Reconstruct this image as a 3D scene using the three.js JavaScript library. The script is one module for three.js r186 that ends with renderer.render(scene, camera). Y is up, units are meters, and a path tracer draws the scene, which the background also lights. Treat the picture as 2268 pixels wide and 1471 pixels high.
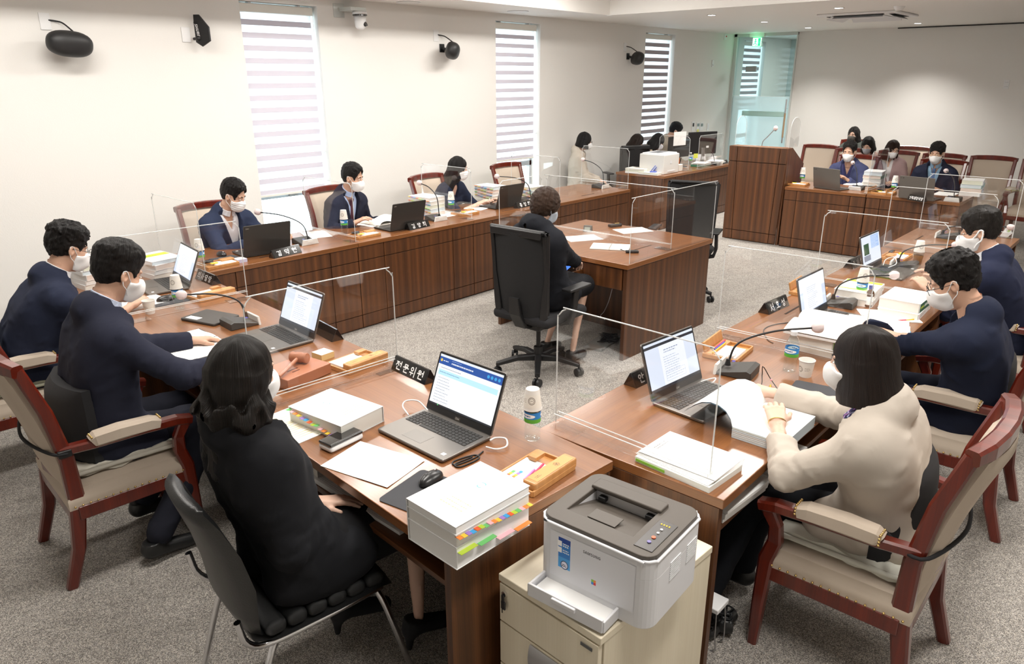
import * as THREE from 'three';
import { mergeGeometries, mergeVertices } from 'three/addons/utils/BufferGeometryUtils.js';
import { RoundedBoxGeometry } from 'three/addons/geometries/RoundedBoxGeometry.js';
import { ImprovedNoise } from 'three/addons/math/ImprovedNoise.js';

// ---------------------------------------------------------------- camera, sky, light, exposure
// World: +x runs along the long window wall away from the camera, -z points to that wall, y up, metres.
const scene = new THREE.Scene();
const renderer = new THREE.WebGLRenderer({ antialias: true });
renderer.toneMapping = THREE.LinearToneMapping;
renderer.toneMappingExposure = 1.3;
renderer.shadowMap.enabled = true;
const D2R = Math.PI / 180;
const FPX = 1617.3, CAMH = 2.03, PITCH = 19.16 * D2R, ROLL = -0.159 * D2R, YAW = 41.82 * D2R;
const camera = new THREE.PerspectiveCamera(2 * Math.atan(735.5 / FPX) / D2R, 2268 / 1471, 0.05, 80);
const camX = new THREE.Vector3(), camY = new THREE.Vector3(), camZ = new THREE.Vector3();
{
  const fwd = new THREE.Vector3(Math.cos(YAW) * Math.cos(PITCH), -Math.sin(PITCH), -Math.sin(YAW) * Math.cos(PITCH));
  const r0 = new THREE.Vector3(Math.sin(YAW), 0, Math.cos(YAW)), d0 = new THREE.Vector3().crossVectors(fwd, r0);
  const c = Math.cos(ROLL), s = Math.sin(ROLL);
  camX.copy(r0).multiplyScalar(c).addScaledVector(d0, -s);
  const dn = r0.clone().multiplyScalar(s).addScaledVector(d0, c);
  camY.copy(dn).negate(); camZ.copy(fwd).negate();
  camera.position.set(0, CAMH, 0);
  camera.quaternion.setFromRotationMatrix(new THREE.Matrix4().makeBasis(camX, camY, camZ));
}
scene.add(camera);
scene.background = new THREE.Color(0.80, 0.91, 1.0);      // bright hazy sky outside the windows
scene.backgroundIntensity = 6.0;

// a point of the photograph on the level y (desk tops, floor, ceiling), or on a wall plane
function ray(px, py) {
  return camX.clone().multiplyScalar((px - 1134) / FPX).addScaledVector(camY, -(py - 735.5) / FPX).addScaledVector(camZ, -1);
}
function at(px, py, y = 0.75) { const d = ray(px, py), t = (y - CAMH) / d.y; return new THREE.Vector3(d.x * t, y, d.z * t); }
function atZ(px, py, z) { const d = ray(px, py), t = z / d.z; return new THREE.Vector3(d.x * t, CAMH + d.y * t, z); }
function atX(px, py, x) { const d = ray(px, py), t = x / d.x; return new THREE.Vector3(x, CAMH + d.y * t, d.z * t); }

const CEIL = 2.785, WALLZ = -6.6, WALLX = 13.6;
const LAMP = new THREE.Color(1.0, 0.957, 0.90);
function areaLight(name, x, y, z, w, d, power) {          // a ceiling panel's light, facing down
  const l = new THREE.RectAreaLight(LAMP, power, w, d);
  l.name = name; l.position.set(x, y, z); l.rotation.x = -Math.PI / 2; scene.add(l);
}
// lamps in the recessed middle of the ceiling (all above the frame): [x, z, length along x, width, radiance]
const LAMPS = [[1.6, -5.0], [4.1, -5.0], [6.6, -5.0], [1.6, -2.6], [4.1, -2.6], [6.6, -2.6], [1.6, -0.2], [4.1, -0.2], [6.6, -0.2]];
const LAMP_W = 1.5, LAMP_D = 0.3, LAMP_Y = 3.09, LAMP_POWER = 28;
for (const [x, z] of LAMPS) areaLight('ceiling_panel_light', x, LAMP_Y - 0.012, z, LAMP_W, LAMP_D, LAMP_POWER);

// ---------------------------------------------------------------- helpers
let seed = 7;
const rnd = () => { seed = (seed + 0x6D2B79F5) | 0; let t = Math.imul(seed ^ (seed >>> 15), 1 | seed); t = (t + Math.imul(t ^ (t >>> 7), 61 | t)) ^ t; return ((t ^ (t >>> 14)) >>> 0) / 4294967296; };
const noise = new ImprovedNoise();
const V = (x, y, z) => new THREE.Vector3(x, y, z);
const taken = {};
function numbered(n) { const k = taken[n] = (taken[n] ?? -1) + 1; return k ? n + '_' + String(k).padStart(3, '0') : n; }
function tag(o, label, category, group, kind) {
  if (label) o.userData.label = label;
  if (category) o.userData.category = category;
  if (group) o.userData.group = group;
  if (kind) o.userData.kind = kind;
  return o;
}
function thing(name, label, category, p = [0, 0, 0], turn = 0, group) {
  const o = new THREE.Group(); o.name = numbered(name); scene.add(o);
  if (p.isVector3) o.position.copy(p); else o.position.set(...p);
  o.rotation.y = turn;
  return tag(o, label, category, group);
}
function obj(name, geos, mat, parent = scene) {
  const g = Array.isArray(geos) ? merge(geos) : geos;
  const m = new THREE.Mesh(g, mat);
  m.name = parent === scene ? numbered(name) : name;
  m.castShadow = m.receiveShadow = true; parent.add(m);
  return m;
}
function merge(list) {
  const gs = list.map((g) => { let q = g.index ? g.toNonIndexed() : g.clone(); for (const k of Object.keys(q.attributes)) if (!['position', 'normal', 'uv'].includes(k)) q.deleteAttribute(k); if (!q.attributes.uv) q.setAttribute('uv', new THREE.BufferAttribute(new Float32Array(q.attributes.position.count * 2), 2)); return q; });
  return gs.length > 1 ? mergeGeometries(gs) : gs[0];
}
function structure(name, geos, mat) { return tag(obj(name, geos, mat), null, null, null, 'structure'); }
function dup(root, p, turn, label, group) {
  const r = root.clone(); r.name = numbered(root.name.replace(/_\d{3}$/, '')); scene.add(r);
  r.userData = { ...root.userData };
  if (p.isVector3) r.position.copy(p); else r.position.set(...p);
  r.rotation.y = turn;
  if (label) r.userData.label = label;
  if (group) r.userData.group = group;
  return r;
}
// uv in metres, projected along the face's main axis; turn=true swaps the grain
function uvBox(g, turn = false, s = 1, ou = 0, ov = 0) {
  const q = g.index ? g.toNonIndexed() : g, p = q.attributes.position, n = q.attributes.normal, uv = new Float32Array(p.count * 2);
  for (let i = 0; i < p.count; i += 3) {
    const nx = Math.abs(n.getX(i) + n.getX(i + 1) + n.getX(i + 2)), ny = Math.abs(n.getY(i) + n.getY(i + 1) + n.getY(i + 2)), nz = Math.abs(n.getZ(i) + n.getZ(i + 1) + n.getZ(i + 2));
    for (let k = i; k < i + 3; k++) {
      const x = p.getX(k), y = p.getY(k), z = p.getZ(k);
      let u, v; if (ny >= nx && ny >= nz) { u = x; v = z; } else if (nx >= nz) { u = z; v = y; } else { u = x; v = y; }
      if (turn) [u, v] = [v, u];
      uv[2 * k] = u * s + ou; uv[2 * k + 1] = v * s + ov;
    }
  }
  q.setAttribute('uv', new THREE.BufferAttribute(uv, 2));
  return q;
}
function box(w, h, d, x = 0, y = 0, z = 0, r = 0.003) {     // centre x, y, z
  const g = r > 0 ? new RoundedBoxGeometry(w, h, d, 1, Math.min(r, w / 2.01, h / 2.01, d / 2.01)) : new THREE.BoxGeometry(w, h, d);
  return g.translate(x, y, z);
}
const cyl = (r0, r1, h, x = 0, y = 0, z = 0, n = 20) => new THREE.CylinderGeometry(r0, r1, h, n).translate(x, y, z);
const sph = (r, x = 0, y = 0, z = 0, sx = 1, sy = 1, sz = 1, n = 16) => new THREE.SphereGeometry(r, n, Math.ceil(n * 0.7)).scale(sx, sy, sz).translate(x, y, z);
function tube(pts, r, n = 20, k = 6, closed = false) {
  return new THREE.TubeGeometry(new THREE.CatmullRomCurve3(pts.map((p) => p.isVector3 ? p : V(...p)), closed, 'catmullrom', 0.5), n, r, k, closed);
}
function rod(a, b, r, k = 8) { a = a.isVector3 ? a : V(...a); b = b.isVector3 ? b : V(...b); const d = b.clone().sub(a), g = new THREE.CylinderGeometry(r, r, d.length(), k); g.applyQuaternion(new THREE.Quaternion().setFromUnitVectors(V(0, 1, 0), d.normalize())); const m = a.clone().add(b).multiplyScalar(0.5); return g.translate(m.x, m.y, m.z); }
const lathe = (pts, n = 24) => new THREE.LatheGeometry(pts.map(([r, y]) => new THREE.Vector2(r, y)), n);
function shape(pts) { const s = new THREE.Shape(); pts.forEach(([x, y], i) => i ? s.lineTo(x, y) : s.moveTo(x, y)); s.closePath(); return s; }
function roundRect(w, h, r, n = 5) { const o = [], R = Array.isArray(r) ? r : [r, r, r, r], c = [[w / 2, h / 2], [-w / 2, h / 2], [-w / 2, -h / 2], [w / 2, -h / 2]];
  c.forEach(([x, y], i) => { const q = R[i], cx = x - Math.sign(x) * q, cy = y - Math.sign(y) * q; for (let k = 0; k <= n; k++) { const a = (i + k / n) * Math.PI / 2; o.push([cx + Math.cos(a) * q, cy + Math.sin(a) * q]); if (!q) break; } }); return o; }
// outline in x-y, thickness t centred on z, edges chamfered by b
function slab(pts, t, b = 0, curve = 1) { const g = new THREE.ExtrudeGeometry(shape(pts), { depth: t - 2 * b, bevelEnabled: b > 0, bevelThickness: b, bevelSize: b, bevelOffset: -b, bevelSegments: curve, curveSegments: 6 }); return g.translate(0, 0, -t / 2 + b); }
const rot = (g, x = 0, y = 0, z = 0) => { if (x) g.rotateX(x); if (y) g.rotateY(y); if (z) g.rotateZ(z); return g; };
// a sweep of a rounded-rectangle section along points with per-point width and height; frame kept upright by `side`
function sweep(path, sec, side = V(1, 0, 0)) {
  const P = path.map((p) => p.isVector3 ? p : V(...p)), pos = [], idx = [], nS = 8;
  P.forEach((p, i) => {
    const t = P[Math.min(i + 1, P.length - 1)].clone().sub(P[Math.max(i - 1, 0)]).normalize(), s = side.clone().addScaledVector(t, -side.dot(t)).normalize(), u = new THREE.Vector3().crossVectors(t, s);
    const [w, h] = sec[Math.min(i, sec.length - 1)], c = Math.min(w, h) * 0.18;
    for (const [a, b] of [[w / 2, h / 2 - c], [w / 2 - c, h / 2], [-w / 2 + c, h / 2], [-w / 2, h / 2 - c], [-w / 2, -h / 2 + c], [-w / 2 + c, -h / 2], [w / 2 - c, -h / 2], [w / 2, -h / 2 + c]]) { const q = p.clone().addScaledVector(s, a).addScaledVector(u, b); pos.push(q.x, q.y, q.z); }
  });
  for (let i = 0; i < P.length - 1; i++) for (let k = 0; k < nS; k++) { const a = i * nS + k, b = i * nS + (k + 1) % nS, c = a + nS, d = b + nS; idx.push(a, b, c, b, d, c); }
  for (let k = 1; k < nS - 1; k++) { idx.push(0, k + 1, k); const o = (P.length - 1) * nS; idx.push(o, o + k, o + k + 1); }
  let g = new THREE.BufferGeometry(); g.setAttribute('position', new THREE.Float32BufferAttribute(pos, 3)); g.setIndex(idx); g = g.toNonIndexed();
  { const q = g.attributes.position; const A = V(), B = V(), C = V(); let vol = 0; for (let i = 0; i < q.count; i += 3) { A.fromBufferAttribute(q, i); B.fromBufferAttribute(q, i + 1); C.fromBufferAttribute(q, i + 2); vol += A.dot(B.cross(C)); }
    if (vol < 0) { const a = q.array; for (let i = 0; i < a.length; i += 9) for (let k = 0; k < 3; k++) { const t = a[i + 3 + k]; a[i + 3 + k] = a[i + 6 + k]; a[i + 6 + k] = t; } } }
  g.computeVertexNormals(); return uvBox(g);
}

// ---------------------------------------------------------------- textures and materials
const col = (c) => Array.isArray(c) ? new THREE.Color().setRGB(...c) : new THREE.Color(c);
function mat(c, r = 0.6, o = {}) { return new THREE.MeshPhysicalMaterial({ color: col(c), roughness: r, ...o }); }
function dataTex(w, h, f, srgb = true, wrap = true) {
  const d = new Uint8Array(w * h * 4);
  for (let y = 0; y < h; y++) for (let x = 0; x < w; x++) { const c = f(x / w, y / h, x, y), i = (y * w + x) * 4; d[i] = c[0]; d[i + 1] = c[1] ?? c[0]; d[i + 2] = c[2] ?? c[0]; d[i + 3] = 255; }
  const t = new THREE.DataTexture(d, w, h); t.magFilter = THREE.LinearFilter; t.minFilter = THREE.LinearMipmapLinearFilter; if (wrap) t.wrapS = t.wrapT = THREE.RepeatWrapping; if (srgb) t.colorSpace = THREE.SRGBColorSpace; t.needsUpdate = true; return t;
}
function canvasTex(w, h, draw) { const c = document.createElement('canvas'); c.width = w; c.height = h; const g = c.getContext('2d'); draw(g, w, h); const t = new THREE.CanvasTexture(c); t.colorSpace = THREE.SRGBColorSpace; t.magFilter = THREE.LinearFilter; return t; }
const per = (x, y, px, py, z = 0) => { // tiling noise on a torus of period 1
  const a = x * 2 * Math.PI, b = y * 2 * Math.PI; return noise.noise(Math.cos(a) * px / 6.283 + 11, Math.sin(a) * px / 6.283 + Math.cos(b) * py / 6.283 + z, Math.sin(b) * py / 6.283 - z); };
const mix3 = (a, b, t) => a.map((v, i) => v + (b[i] - v) * t);
// walnut veneer: straight grain along v, 1 texture = 1 m x 1 m; broad darker and lighter leaves across u
function woodTex(lo, hi, stripe, fine = 1) {
  return dataTex(512, 512, (u, v) => {
    const leaf = per(u, v * 0.1, 26, 0.7, 3), wav = per(u, v, 9, 2.2, 8) * 0.012, g = per(u + wav, v * 0.15, 190, 1.6, 1), g2 = per(u + wav, v, 420, 7, 5);
    const t = THREE.MathUtils.clamp(0.5 + leaf * stripe + g * 0.42 * fine + g2 * 0.22 * fine, 0, 1); return mix3(lo, hi, t);
  });
}
const T = {
  front: woodTex([62, 35, 17], [116, 71, 37], 0.5, 0.7),
  top: woodTex([112, 69, 37], [147, 95, 53], 0.3, 0.7),
  maho: woodTex([74, 19, 9], [124, 38, 17], 0.3, 0.6),
  pine: woodTex([180, 124, 68], [206, 152, 92], 0.3, 0.5),
  cream: woodTex([226, 215, 190], [238, 229, 207], 0.25, 0.6),
};
{
  const r = new Float32Array(512 * 512); for (let i = 0; i < r.length; i++) r[i] = rnd();
  const sm = (x, y) => r[((y + 512) % 512) * 512 + (x + 512) % 512];
  const pile = (x, y) => (sm(x, y) * 2 + sm(x + 1, y) + sm(x, y + 1) + sm(x - 1, y - 1)) / 5;
  T.carpet = dataTex(512, 512, (u, v, x, y) => { const t = THREE.MathUtils.clamp(0.5 + (pile(x, y) - 0.5) * 3.4 + per(u, v, 40, 40, 2) * 0.22 + per(u, v, 9, 9, 6) * 0.12, 0, 1), w = sm(x * 3 + 7, y * 5 + 1); return mix3([96, 92, 88], w > 0.55 ? [220, 210, 194] : [204, 201, 198], t); });
  T.carpetBump = dataTex(512, 512, (u, v, x, y) => [255 * THREE.MathUtils.clamp(pile(x, y) * 1.3 - 0.15, 0, 1)], false);
  T.weave = dataTex(128, 128, (u, v, x, y) => [128 + 60 * Math.sin(x * Math.PI / 2) * Math.sin(y * Math.PI / 2) + 60 * (sm(x, y) - 0.5)], false);
  T.wall = dataTex(256, 256, (u, v) => { const t = 128 + 90 * per(u, v, 60, 60, 4) + 40 * per(u, v, 120, 120, 9); return [t]; }, false);
}
function rep(t, x, y) { const q = t.clone(); q.repeat.set(x, y ?? x); q.needsUpdate = true; return q; }
const M = {
  wall: mat([0.79, 0.775, 0.745], 0.85, { bumpMap: rep(T.wall, 2), bumpScale: 0.0006 }),
  ceiling: mat([0.84, 0.82, 0.785], 0.62, { bumpMap: rep(T.wall, 1.5), bumpScale: 0.0004 }),
  carpet: mat('#ffffff', 0.98, { map: rep(T.carpet, 1.7), bumpMap: rep(T.carpetBump, 1.7), bumpScale: 0.004 }),
  front: mat('#ffffff', 0.42, { map: T.front, clearcoat: 0.25, clearcoatRoughness: 0.35 }),
  deskTop: mat('#ffffff', 0.34, { map: T.top, clearcoat: 0.6, clearcoatRoughness: 0.16 }),
  groove: mat([0.02, 0.009, 0.005], 0.8),
  maho: mat('#ffffff', 0.3, { map: rep(T.maho, 1), clearcoat: 0.7, clearcoatRoughness: 0.12 }),
  pine: mat('#ffffff', 0.4, { map: rep(T.pine, 2), clearcoat: 0.4, clearcoatRoughness: 0.2 }),
  cream: mat('#ffffff', 0.5, { map: T.cream }),
  suede: mat([0.53, 0.445, 0.36], 0.9, { bumpMap: rep(T.weave, 14), bumpScale: 0.0006, sheen: 0.5, sheenRoughness: 0.5, sheenColor: col([0.6, 0.52, 0.42]) }),
  black: mat([0.011, 0.011, 0.012], 0.45),
  blackGloss: mat([0.008, 0.008, 0.009], 0.08, { clearcoat: 1, clearcoatRoughness: 0.03 }),
  blackCloth: mat([0.012, 0.012, 0.014], 0.9),
  leather: mat([0.013, 0.0135, 0.014], 0.36, { bumpMap: rep(T.wall, 6), bumpScale: 0.0006 }),
  chrome: mat([0.75, 0.75, 0.77], 0.16, { metalness: 1 }),
  steel: mat([0.45, 0.45, 0.46], 0.35, { metalness: 1 }),
  brass: mat([0.62, 0.44, 0.18], 0.35, { metalness: 1 }),
  white: mat([0.80, 0.80, 0.80], 0.45),
  plastic: mat([0.72, 0.73, 0.75], 0.4),
  paper: mat([0.86, 0.86, 0.85], 0.85),
  pages: mat([0.80, 0.765, 0.70], 0.9),
  acrylic: mat([1, 1, 1], 0.02, { transmission: 1, ior: 1.49, thickness: 0, specularIntensity: 0.9 }),
  acrylicEdge: mat([0.86, 0.88, 0.88], 0.15, { transmission: 0.45, ior: 1.49, thickness: 0 }),
  glass: mat([0.93, 0.985, 0.97], 0.02, { transmission: 1, ior: 1.5, thickness: 0 }),
  lapGrey: mat([0.20, 0.185, 0.17], 0.38, { metalness: 0.75 }),
  lapDark: mat([0.055, 0.05, 0.046], 0.42, { metalness: 0.4 }),
  key: mat([0.03, 0.029, 0.028], 0.55),
  carpetDark: mat([0.04, 0.04, 0.042], 0.8),
};
// ---------------------------------------------------------------- the room
const NEARX = -3.0, RIGHTZ = 2.8, CORX = 16.2;
structure('floor', uvBox(box(CORX - NEARX + 0.4, 0.2, RIGHTZ - WALLZ + 0.4, (CORX + NEARX) / 2, -0.1, (RIGHTZ + WALLZ) / 2, 0)), M.carpet);
const OPEN = [[3.71, 4.53], [7.09, 7.95], [10.52, 11.42], [14.0, 14.95]], WTOP = 2.70, WBOT = 0.32;
{
  const g = [], t = 0.25, zc = WALLZ - t / 2; let x = NEARX - 0.2;
  for (const [a, b] of OPEN) { g.push(box(a - x, 3.3, t, (a + x) / 2, 1.55, zc, 0), box(b - a, 3.2 - WTOP, t, (a + b) / 2, (3.2 + WTOP) / 2, zc, 0), box(b - a, WBOT + 0.1, t, (a + b) / 2, WBOT / 2 - 0.05, zc, 0)); x = b; }
  g.push(box(CORX + 0.2 - x, 3.3, t, (CORX + 0.2 + x) / 2, 1.55, zc, 0));
  structure('wall_left', uvBox(merge(g)), M.wall);
  structure('wall_back', uvBox(box(0.2, 3.3, RIGHTZ + 5.42, WALLX + 0.1, 1.55, (RIGHTZ - 5.42) / 2, 0)), M.wall);
  structure('wall_right', uvBox(box(CORX - NEARX + 0.4, 3.3, 0.2, (CORX + NEARX) / 2, 1.55, RIGHTZ + 0.1, 0)), M.wall);
  structure('wall_rear', uvBox(box(0.2, 3.3, RIGHTZ - WALLZ, NEARX - 0.1, 1.55, (RIGHTZ + WALLZ) / 2, 0)), M.wall);
  structure('wall_corridor', uvBox(box(0.2, 3.3, RIGHTZ - WALLZ, CORX + 0.1, 1.55, (RIGHTZ + WALLZ) / 2, 0)), mat([0.55, 0.62, 0.62], 0.8));
}
// lowered ceiling round a deep rectangular recess
const RX0 = -1.2, RX1 = 8.36, RZ0 = -5.8, RZ1 = 1.4, RY = 3.1;
{
  const X0 = NEARX - 0.2, X1 = CORX + 0.2, Z0 = WALLZ - 0.2, Z1 = RIGHTZ + 0.2, t = 0.06, y = CEIL + t / 2, g = [];
  const sl = (a, b, c, d, yy = y) => g.push(box(b - a, t, d - c, (a + b) / 2, yy, (c + d) / 2, 0));
  const e = 0.05; sl(X0, X1, Z0, RZ0 - e); sl(X0, X1, RZ1 + e, Z1); sl(X0, RX0 - e, RZ0 - e, RZ1 + e); sl(RX1 + e, X1, RZ0 - e, RZ1 + e); sl(RX0 - 0.1, RX1 + 0.1, RZ0 - 0.1, RZ1 + 0.1, RY + t / 2);
  const h = RY - CEIL, yc = (RY + CEIL) / 2;
  g.push(box(RX1 - RX0, h, 0.05, (RX0 + RX1) / 2, yc, RZ0 - 0.025, 0), box(RX1 - RX0, h, 0.05, (RX0 + RX1) / 2, yc, RZ1 + 0.025, 0), box(0.05, h, RZ1 - RZ0, RX0 - 0.025, yc, (RZ0 + RZ1) / 2, 0), box(0.05, h, RZ1 - RZ0, RX1 + 0.025, yc, (RZ0 + RZ1) / 2, 0));
  structure('ceiling', uvBox(merge(g)), M.ceiling);
  // dark shadow gap along the back wall's head
  structure('trim_1', box(0.02, 0.014, 6.6, WALLX - 0.012, CEIL - 0.012, -0.52, 0), M.black);
}
// recessed panel lamps above the desks
const lampFace = mat([1, 1, 1], 0.5, { emissive: LAMP, emissiveIntensity: 3 });
LAMPS.forEach(([x, z], i) => {
  const o = thing('ceiling_panel_lamp', 'long white panel lamp in the ceiling recess above the desks', 'ceiling lamp', [x, LAMP_Y, z], 0, 'panel lamps in the ceiling recess');
  obj('lamp_frame', [box(LAMP_W + 0.05, 0.02, 0.025, 0, 0, LAMP_D / 2 + 0.0125), box(LAMP_W + 0.05, 0.02, 0.025, 0, 0, -LAMP_D / 2 - 0.0125), box(0.025, 0.02, LAMP_D, LAMP_W / 2 + 0.0125, 0, 0), box(0.025, 0.02, LAMP_D, -LAMP_W / 2 - 0.0125, 0, 0)], M.white, o);
  obj('lamp_diffuser', box(LAMP_W, 0.008, LAMP_D, 0, 0, 0, 0), lampFace, o);
});
{ // corridor lamp beyond the glass door
  const o = thing('corridor_lamp', 'white panel lamp on the corridor ceiling beyond the glass door', 'ceiling lamp', [14.9, CEIL - 0.01, -5.0], 0);
  obj('lamp_frame', box(0.66, 0.02, 0.66, 0, 0.004, 0), M.white, o); obj('lamp_diffuser', box(0.6, 0.004, 0.6, 0, -0.008, 0, 0), lampFace, o);
  areaLight('corridor_panel_light', 14.9, CEIL - 0.025, -5.0, 0.6, 0.6, 24);
}
// round downlights
const dlGlow = mat([1, 1, 1], 0.5, { emissive: LAMP, emissiveIntensity: 14 });
function downlight(px, py, r, big) {
  const p = at(px, py, CEIL), o = thing('downlight', big ? (px < 1000 ? 'large round white ceiling downlight next to the camera dome' : 'large round white ceiling downlight above the middle tall window') : 'small round glowing downlight in the lowered ceiling', 'ceiling lamp', p, 0, big ? undefined : 'small downlights by the back wall');
  obj('trim_ring', lathe([[r, 0.0], [r * 1.02, -0.006], [r * 1.28, -0.006], [r * 1.3, 0], [r, 0]], 28), M.white, o);
  obj('lamp_glass', cyl(r, r, 0.004, 0, -0.003, 0, 24), big ? mat([0.85, 0.84, 0.82], 0.4) : dlGlow, o);
  if (!big) { const l = new THREE.SpotLight(LAMP, 15, 0, 1.0, 0.9, 2); l.name = 'downlight_lamp'; l.position.set(p.x, CEIL - 0.02, p.z); l.target.position.set(p.x, 0, p.z); l.shadow.radius = 3; l.castShadow = true; scene.add(l, l.target); }
}
for (const [x, y] of [[1576, 33], [1693, 48], [1858, 17], [1790, 61], [2033, 51]]) downlight(x, y, 0.045);
downlight(905, 5, 0.1, 1); downlight(1147, 25, 0.1, 1);
// ceiling cassette air conditioner
{
  const o = thing('ceiling_air_conditioner', 'white square cassette air conditioner with open louvres in the ceiling', 'air conditioner', [10.55, CEIL, -3.35], 0);
  obj('panel', box(0.95, 0.025, 0.95, 0, -0.0125, 0, 0.01), M.white, o);
  obj('grille', [box(0.5, 0.01, 0.5, 0, -0.03, 0), ...[-0.16, -0.08, 0, 0.08, 0.16].map((x) => box(0.012, 0.014, 0.46, x, -0.03, 0))], M.plastic, o);
  for (let k = 0; k < 4; k++) { const s = rot(box(0.6, 0.008, 0.075, 0, -0.045, 0.375, 0.002).translate(0, 0.03, -0.375).rotateX(0.5).translate(0, -0.03, 0.375), 0, k * Math.PI / 2); obj('louvre', s, M.plastic, o); obj('vent_slot', rot(box(0.6, 0.004, 0.06, 0, -0.0265, 0.375, 0), 0, k * Math.PI / 2), M.carpetDark, o); }
  const s = thing('smoke_detector', 'small round white smoke detector on the ceiling beside the air conditioner', 'smoke detector', at(1992, 14, CEIL), 0);
  obj('body', lathe([[0.0, -0.045], [0.03, -0.045], [0.045, -0.03], [0.055, -0.012], [0.06, 0]], 20), M.white, s);
}
// windows with steel frames, and the striped roller blinds hanging in the reveals
const frameMat = mat([0.42, 0.44, 0.46], 0.45), sillMat = mat([0.72, 0.70, 0.67], 0.5);
OPEN.forEach(([a, b], i) => {
  const w = b - a, xc = (a + b) / 2, zf = WALLZ - 0.17;
  const o = new THREE.Group(); o.name = 'window_' + (i + 1); scene.add(o); o.userData.kind = 'structure';
  const yT = 0.92, bar = 0.045;
  obj('window_frame', [box(w, bar, 0.06, xc, WTOP - bar / 2, zf), box(w, bar, 0.06, xc, WBOT + bar / 2, zf), box(w, 0.07, 0.06, xc, yT, zf), box(bar, WTOP - WBOT, 0.06, a + bar / 2, (WTOP + WBOT) / 2, zf), box(bar, WTOP - WBOT, 0.06, b - bar / 2, (WTOP + WBOT) / 2, zf)], frameMat, o);
  obj('pane', box(w - 0.09, WTOP - yT - 0.07, 0.006, xc, (WTOP + yT) / 2, zf, 0), M.glass, o);
  obj('pane', box(w - 0.09, yT - WBOT - 0.07, 0.006, xc, (WBOT + yT) / 2, zf, 0), M.glass, o);
  obj('handle', [box(0.1, 0.016, 0.02, xc + 0.03, yT - 0.012, zf + 0.045), box(0.022, 0.03, 0.02, xc - 0.015, yT - 0.01, zf + 0.035)], M.steel, o);
});
const bandA = mat([0.70, 0.675, 0.76], 0.95, { transmission: 0.075, thickness: 0, bumpMap: rep(T.weave, 30), bumpScale: 0.0005 });
const bandB = mat([0.90, 0.90, 0.95], 0.95, { transmission: 0.26, thickness: 0 });
const bandC = mat([0.42, 0.385, 0.415], 0.95, { transmission: 0.05, thickness: 0, bumpMap: rep(T.weave, 30), bumpScale: 0.0005 });
const blindRail = mat([0.76, 0.745, 0.69], 0.45);
[['pale roller blind in the tall window behind the people at the long desk', 0.935, 0.112, 0.45, bandA, bandB], ['pale roller blind in the tall window by the empty armchair', 1.0, 0.108, 0.45, bandA, bandB], ['dark-banded roller blind in the tall window behind the office counter', 0.6, 0.112, 0.54, bandC, bandB], ['dark-banded roller blind in the corridor seen through the glass door', 1.45, 0.112, 0.54, bandC, bandB]].forEach(([label, bot, pitch, part, A, B], i) => {
  const [a, b] = OPEN[i], w = b - a - 0.035, xc = (a + b) / 2 - 0.012, z = WALLZ - 0.085, top = WTOP - 0.05;
  const o = thing('roller_blind', label, 'window blind', [xc, 0, z], 0);
  obj('cassette', box(w + 0.02, 0.075, 0.07, 0, top, 0.005, 0.008), blindRail, o);
  for (const s of [-1, 1]) obj('bracket', box(0.03, 0.02, 0.05, s * w * 0.33, top + 0.045, 0, 0.002), M.steel, o);
  let y = top - 0.035;
  while (y > bot + 0.02) {
    const h1 = Math.min(pitch * (1 - part), y - bot), h2 = Math.min(pitch * part, Math.max(0, y - h1 - bot));
    obj('sheer_band', new THREE.PlaneGeometry(w, h1).translate(0, y - h1 / 2, 0), B, o); y -= h1;
    if (h2 > 0.004) { obj('fabric_band', uvBox(new THREE.BoxGeometry(w, h2, 0.0015).translate(0, y - h2 / 2, 0.0035)), A, o); y -= h2; }
  }
  obj('bottom_rail', box(w, 0.022, 0.022, 0, bot - 0.004, 0.002, 0.004), blindRail, o);
  obj('pull_cord', [tube([[w / 2 + 0.012, top - 0.02, 0.03], [w / 2 + 0.014, 1.6, 0.035], [w / 2 + 0.012, 1.2, 0.03]], 0.0022, 10, 5), cyl(0.016, 0.016, 0.008, w / 2 + 0.012, 1.32, 0.03).rotateX(0)], M.white, o);
});
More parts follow.
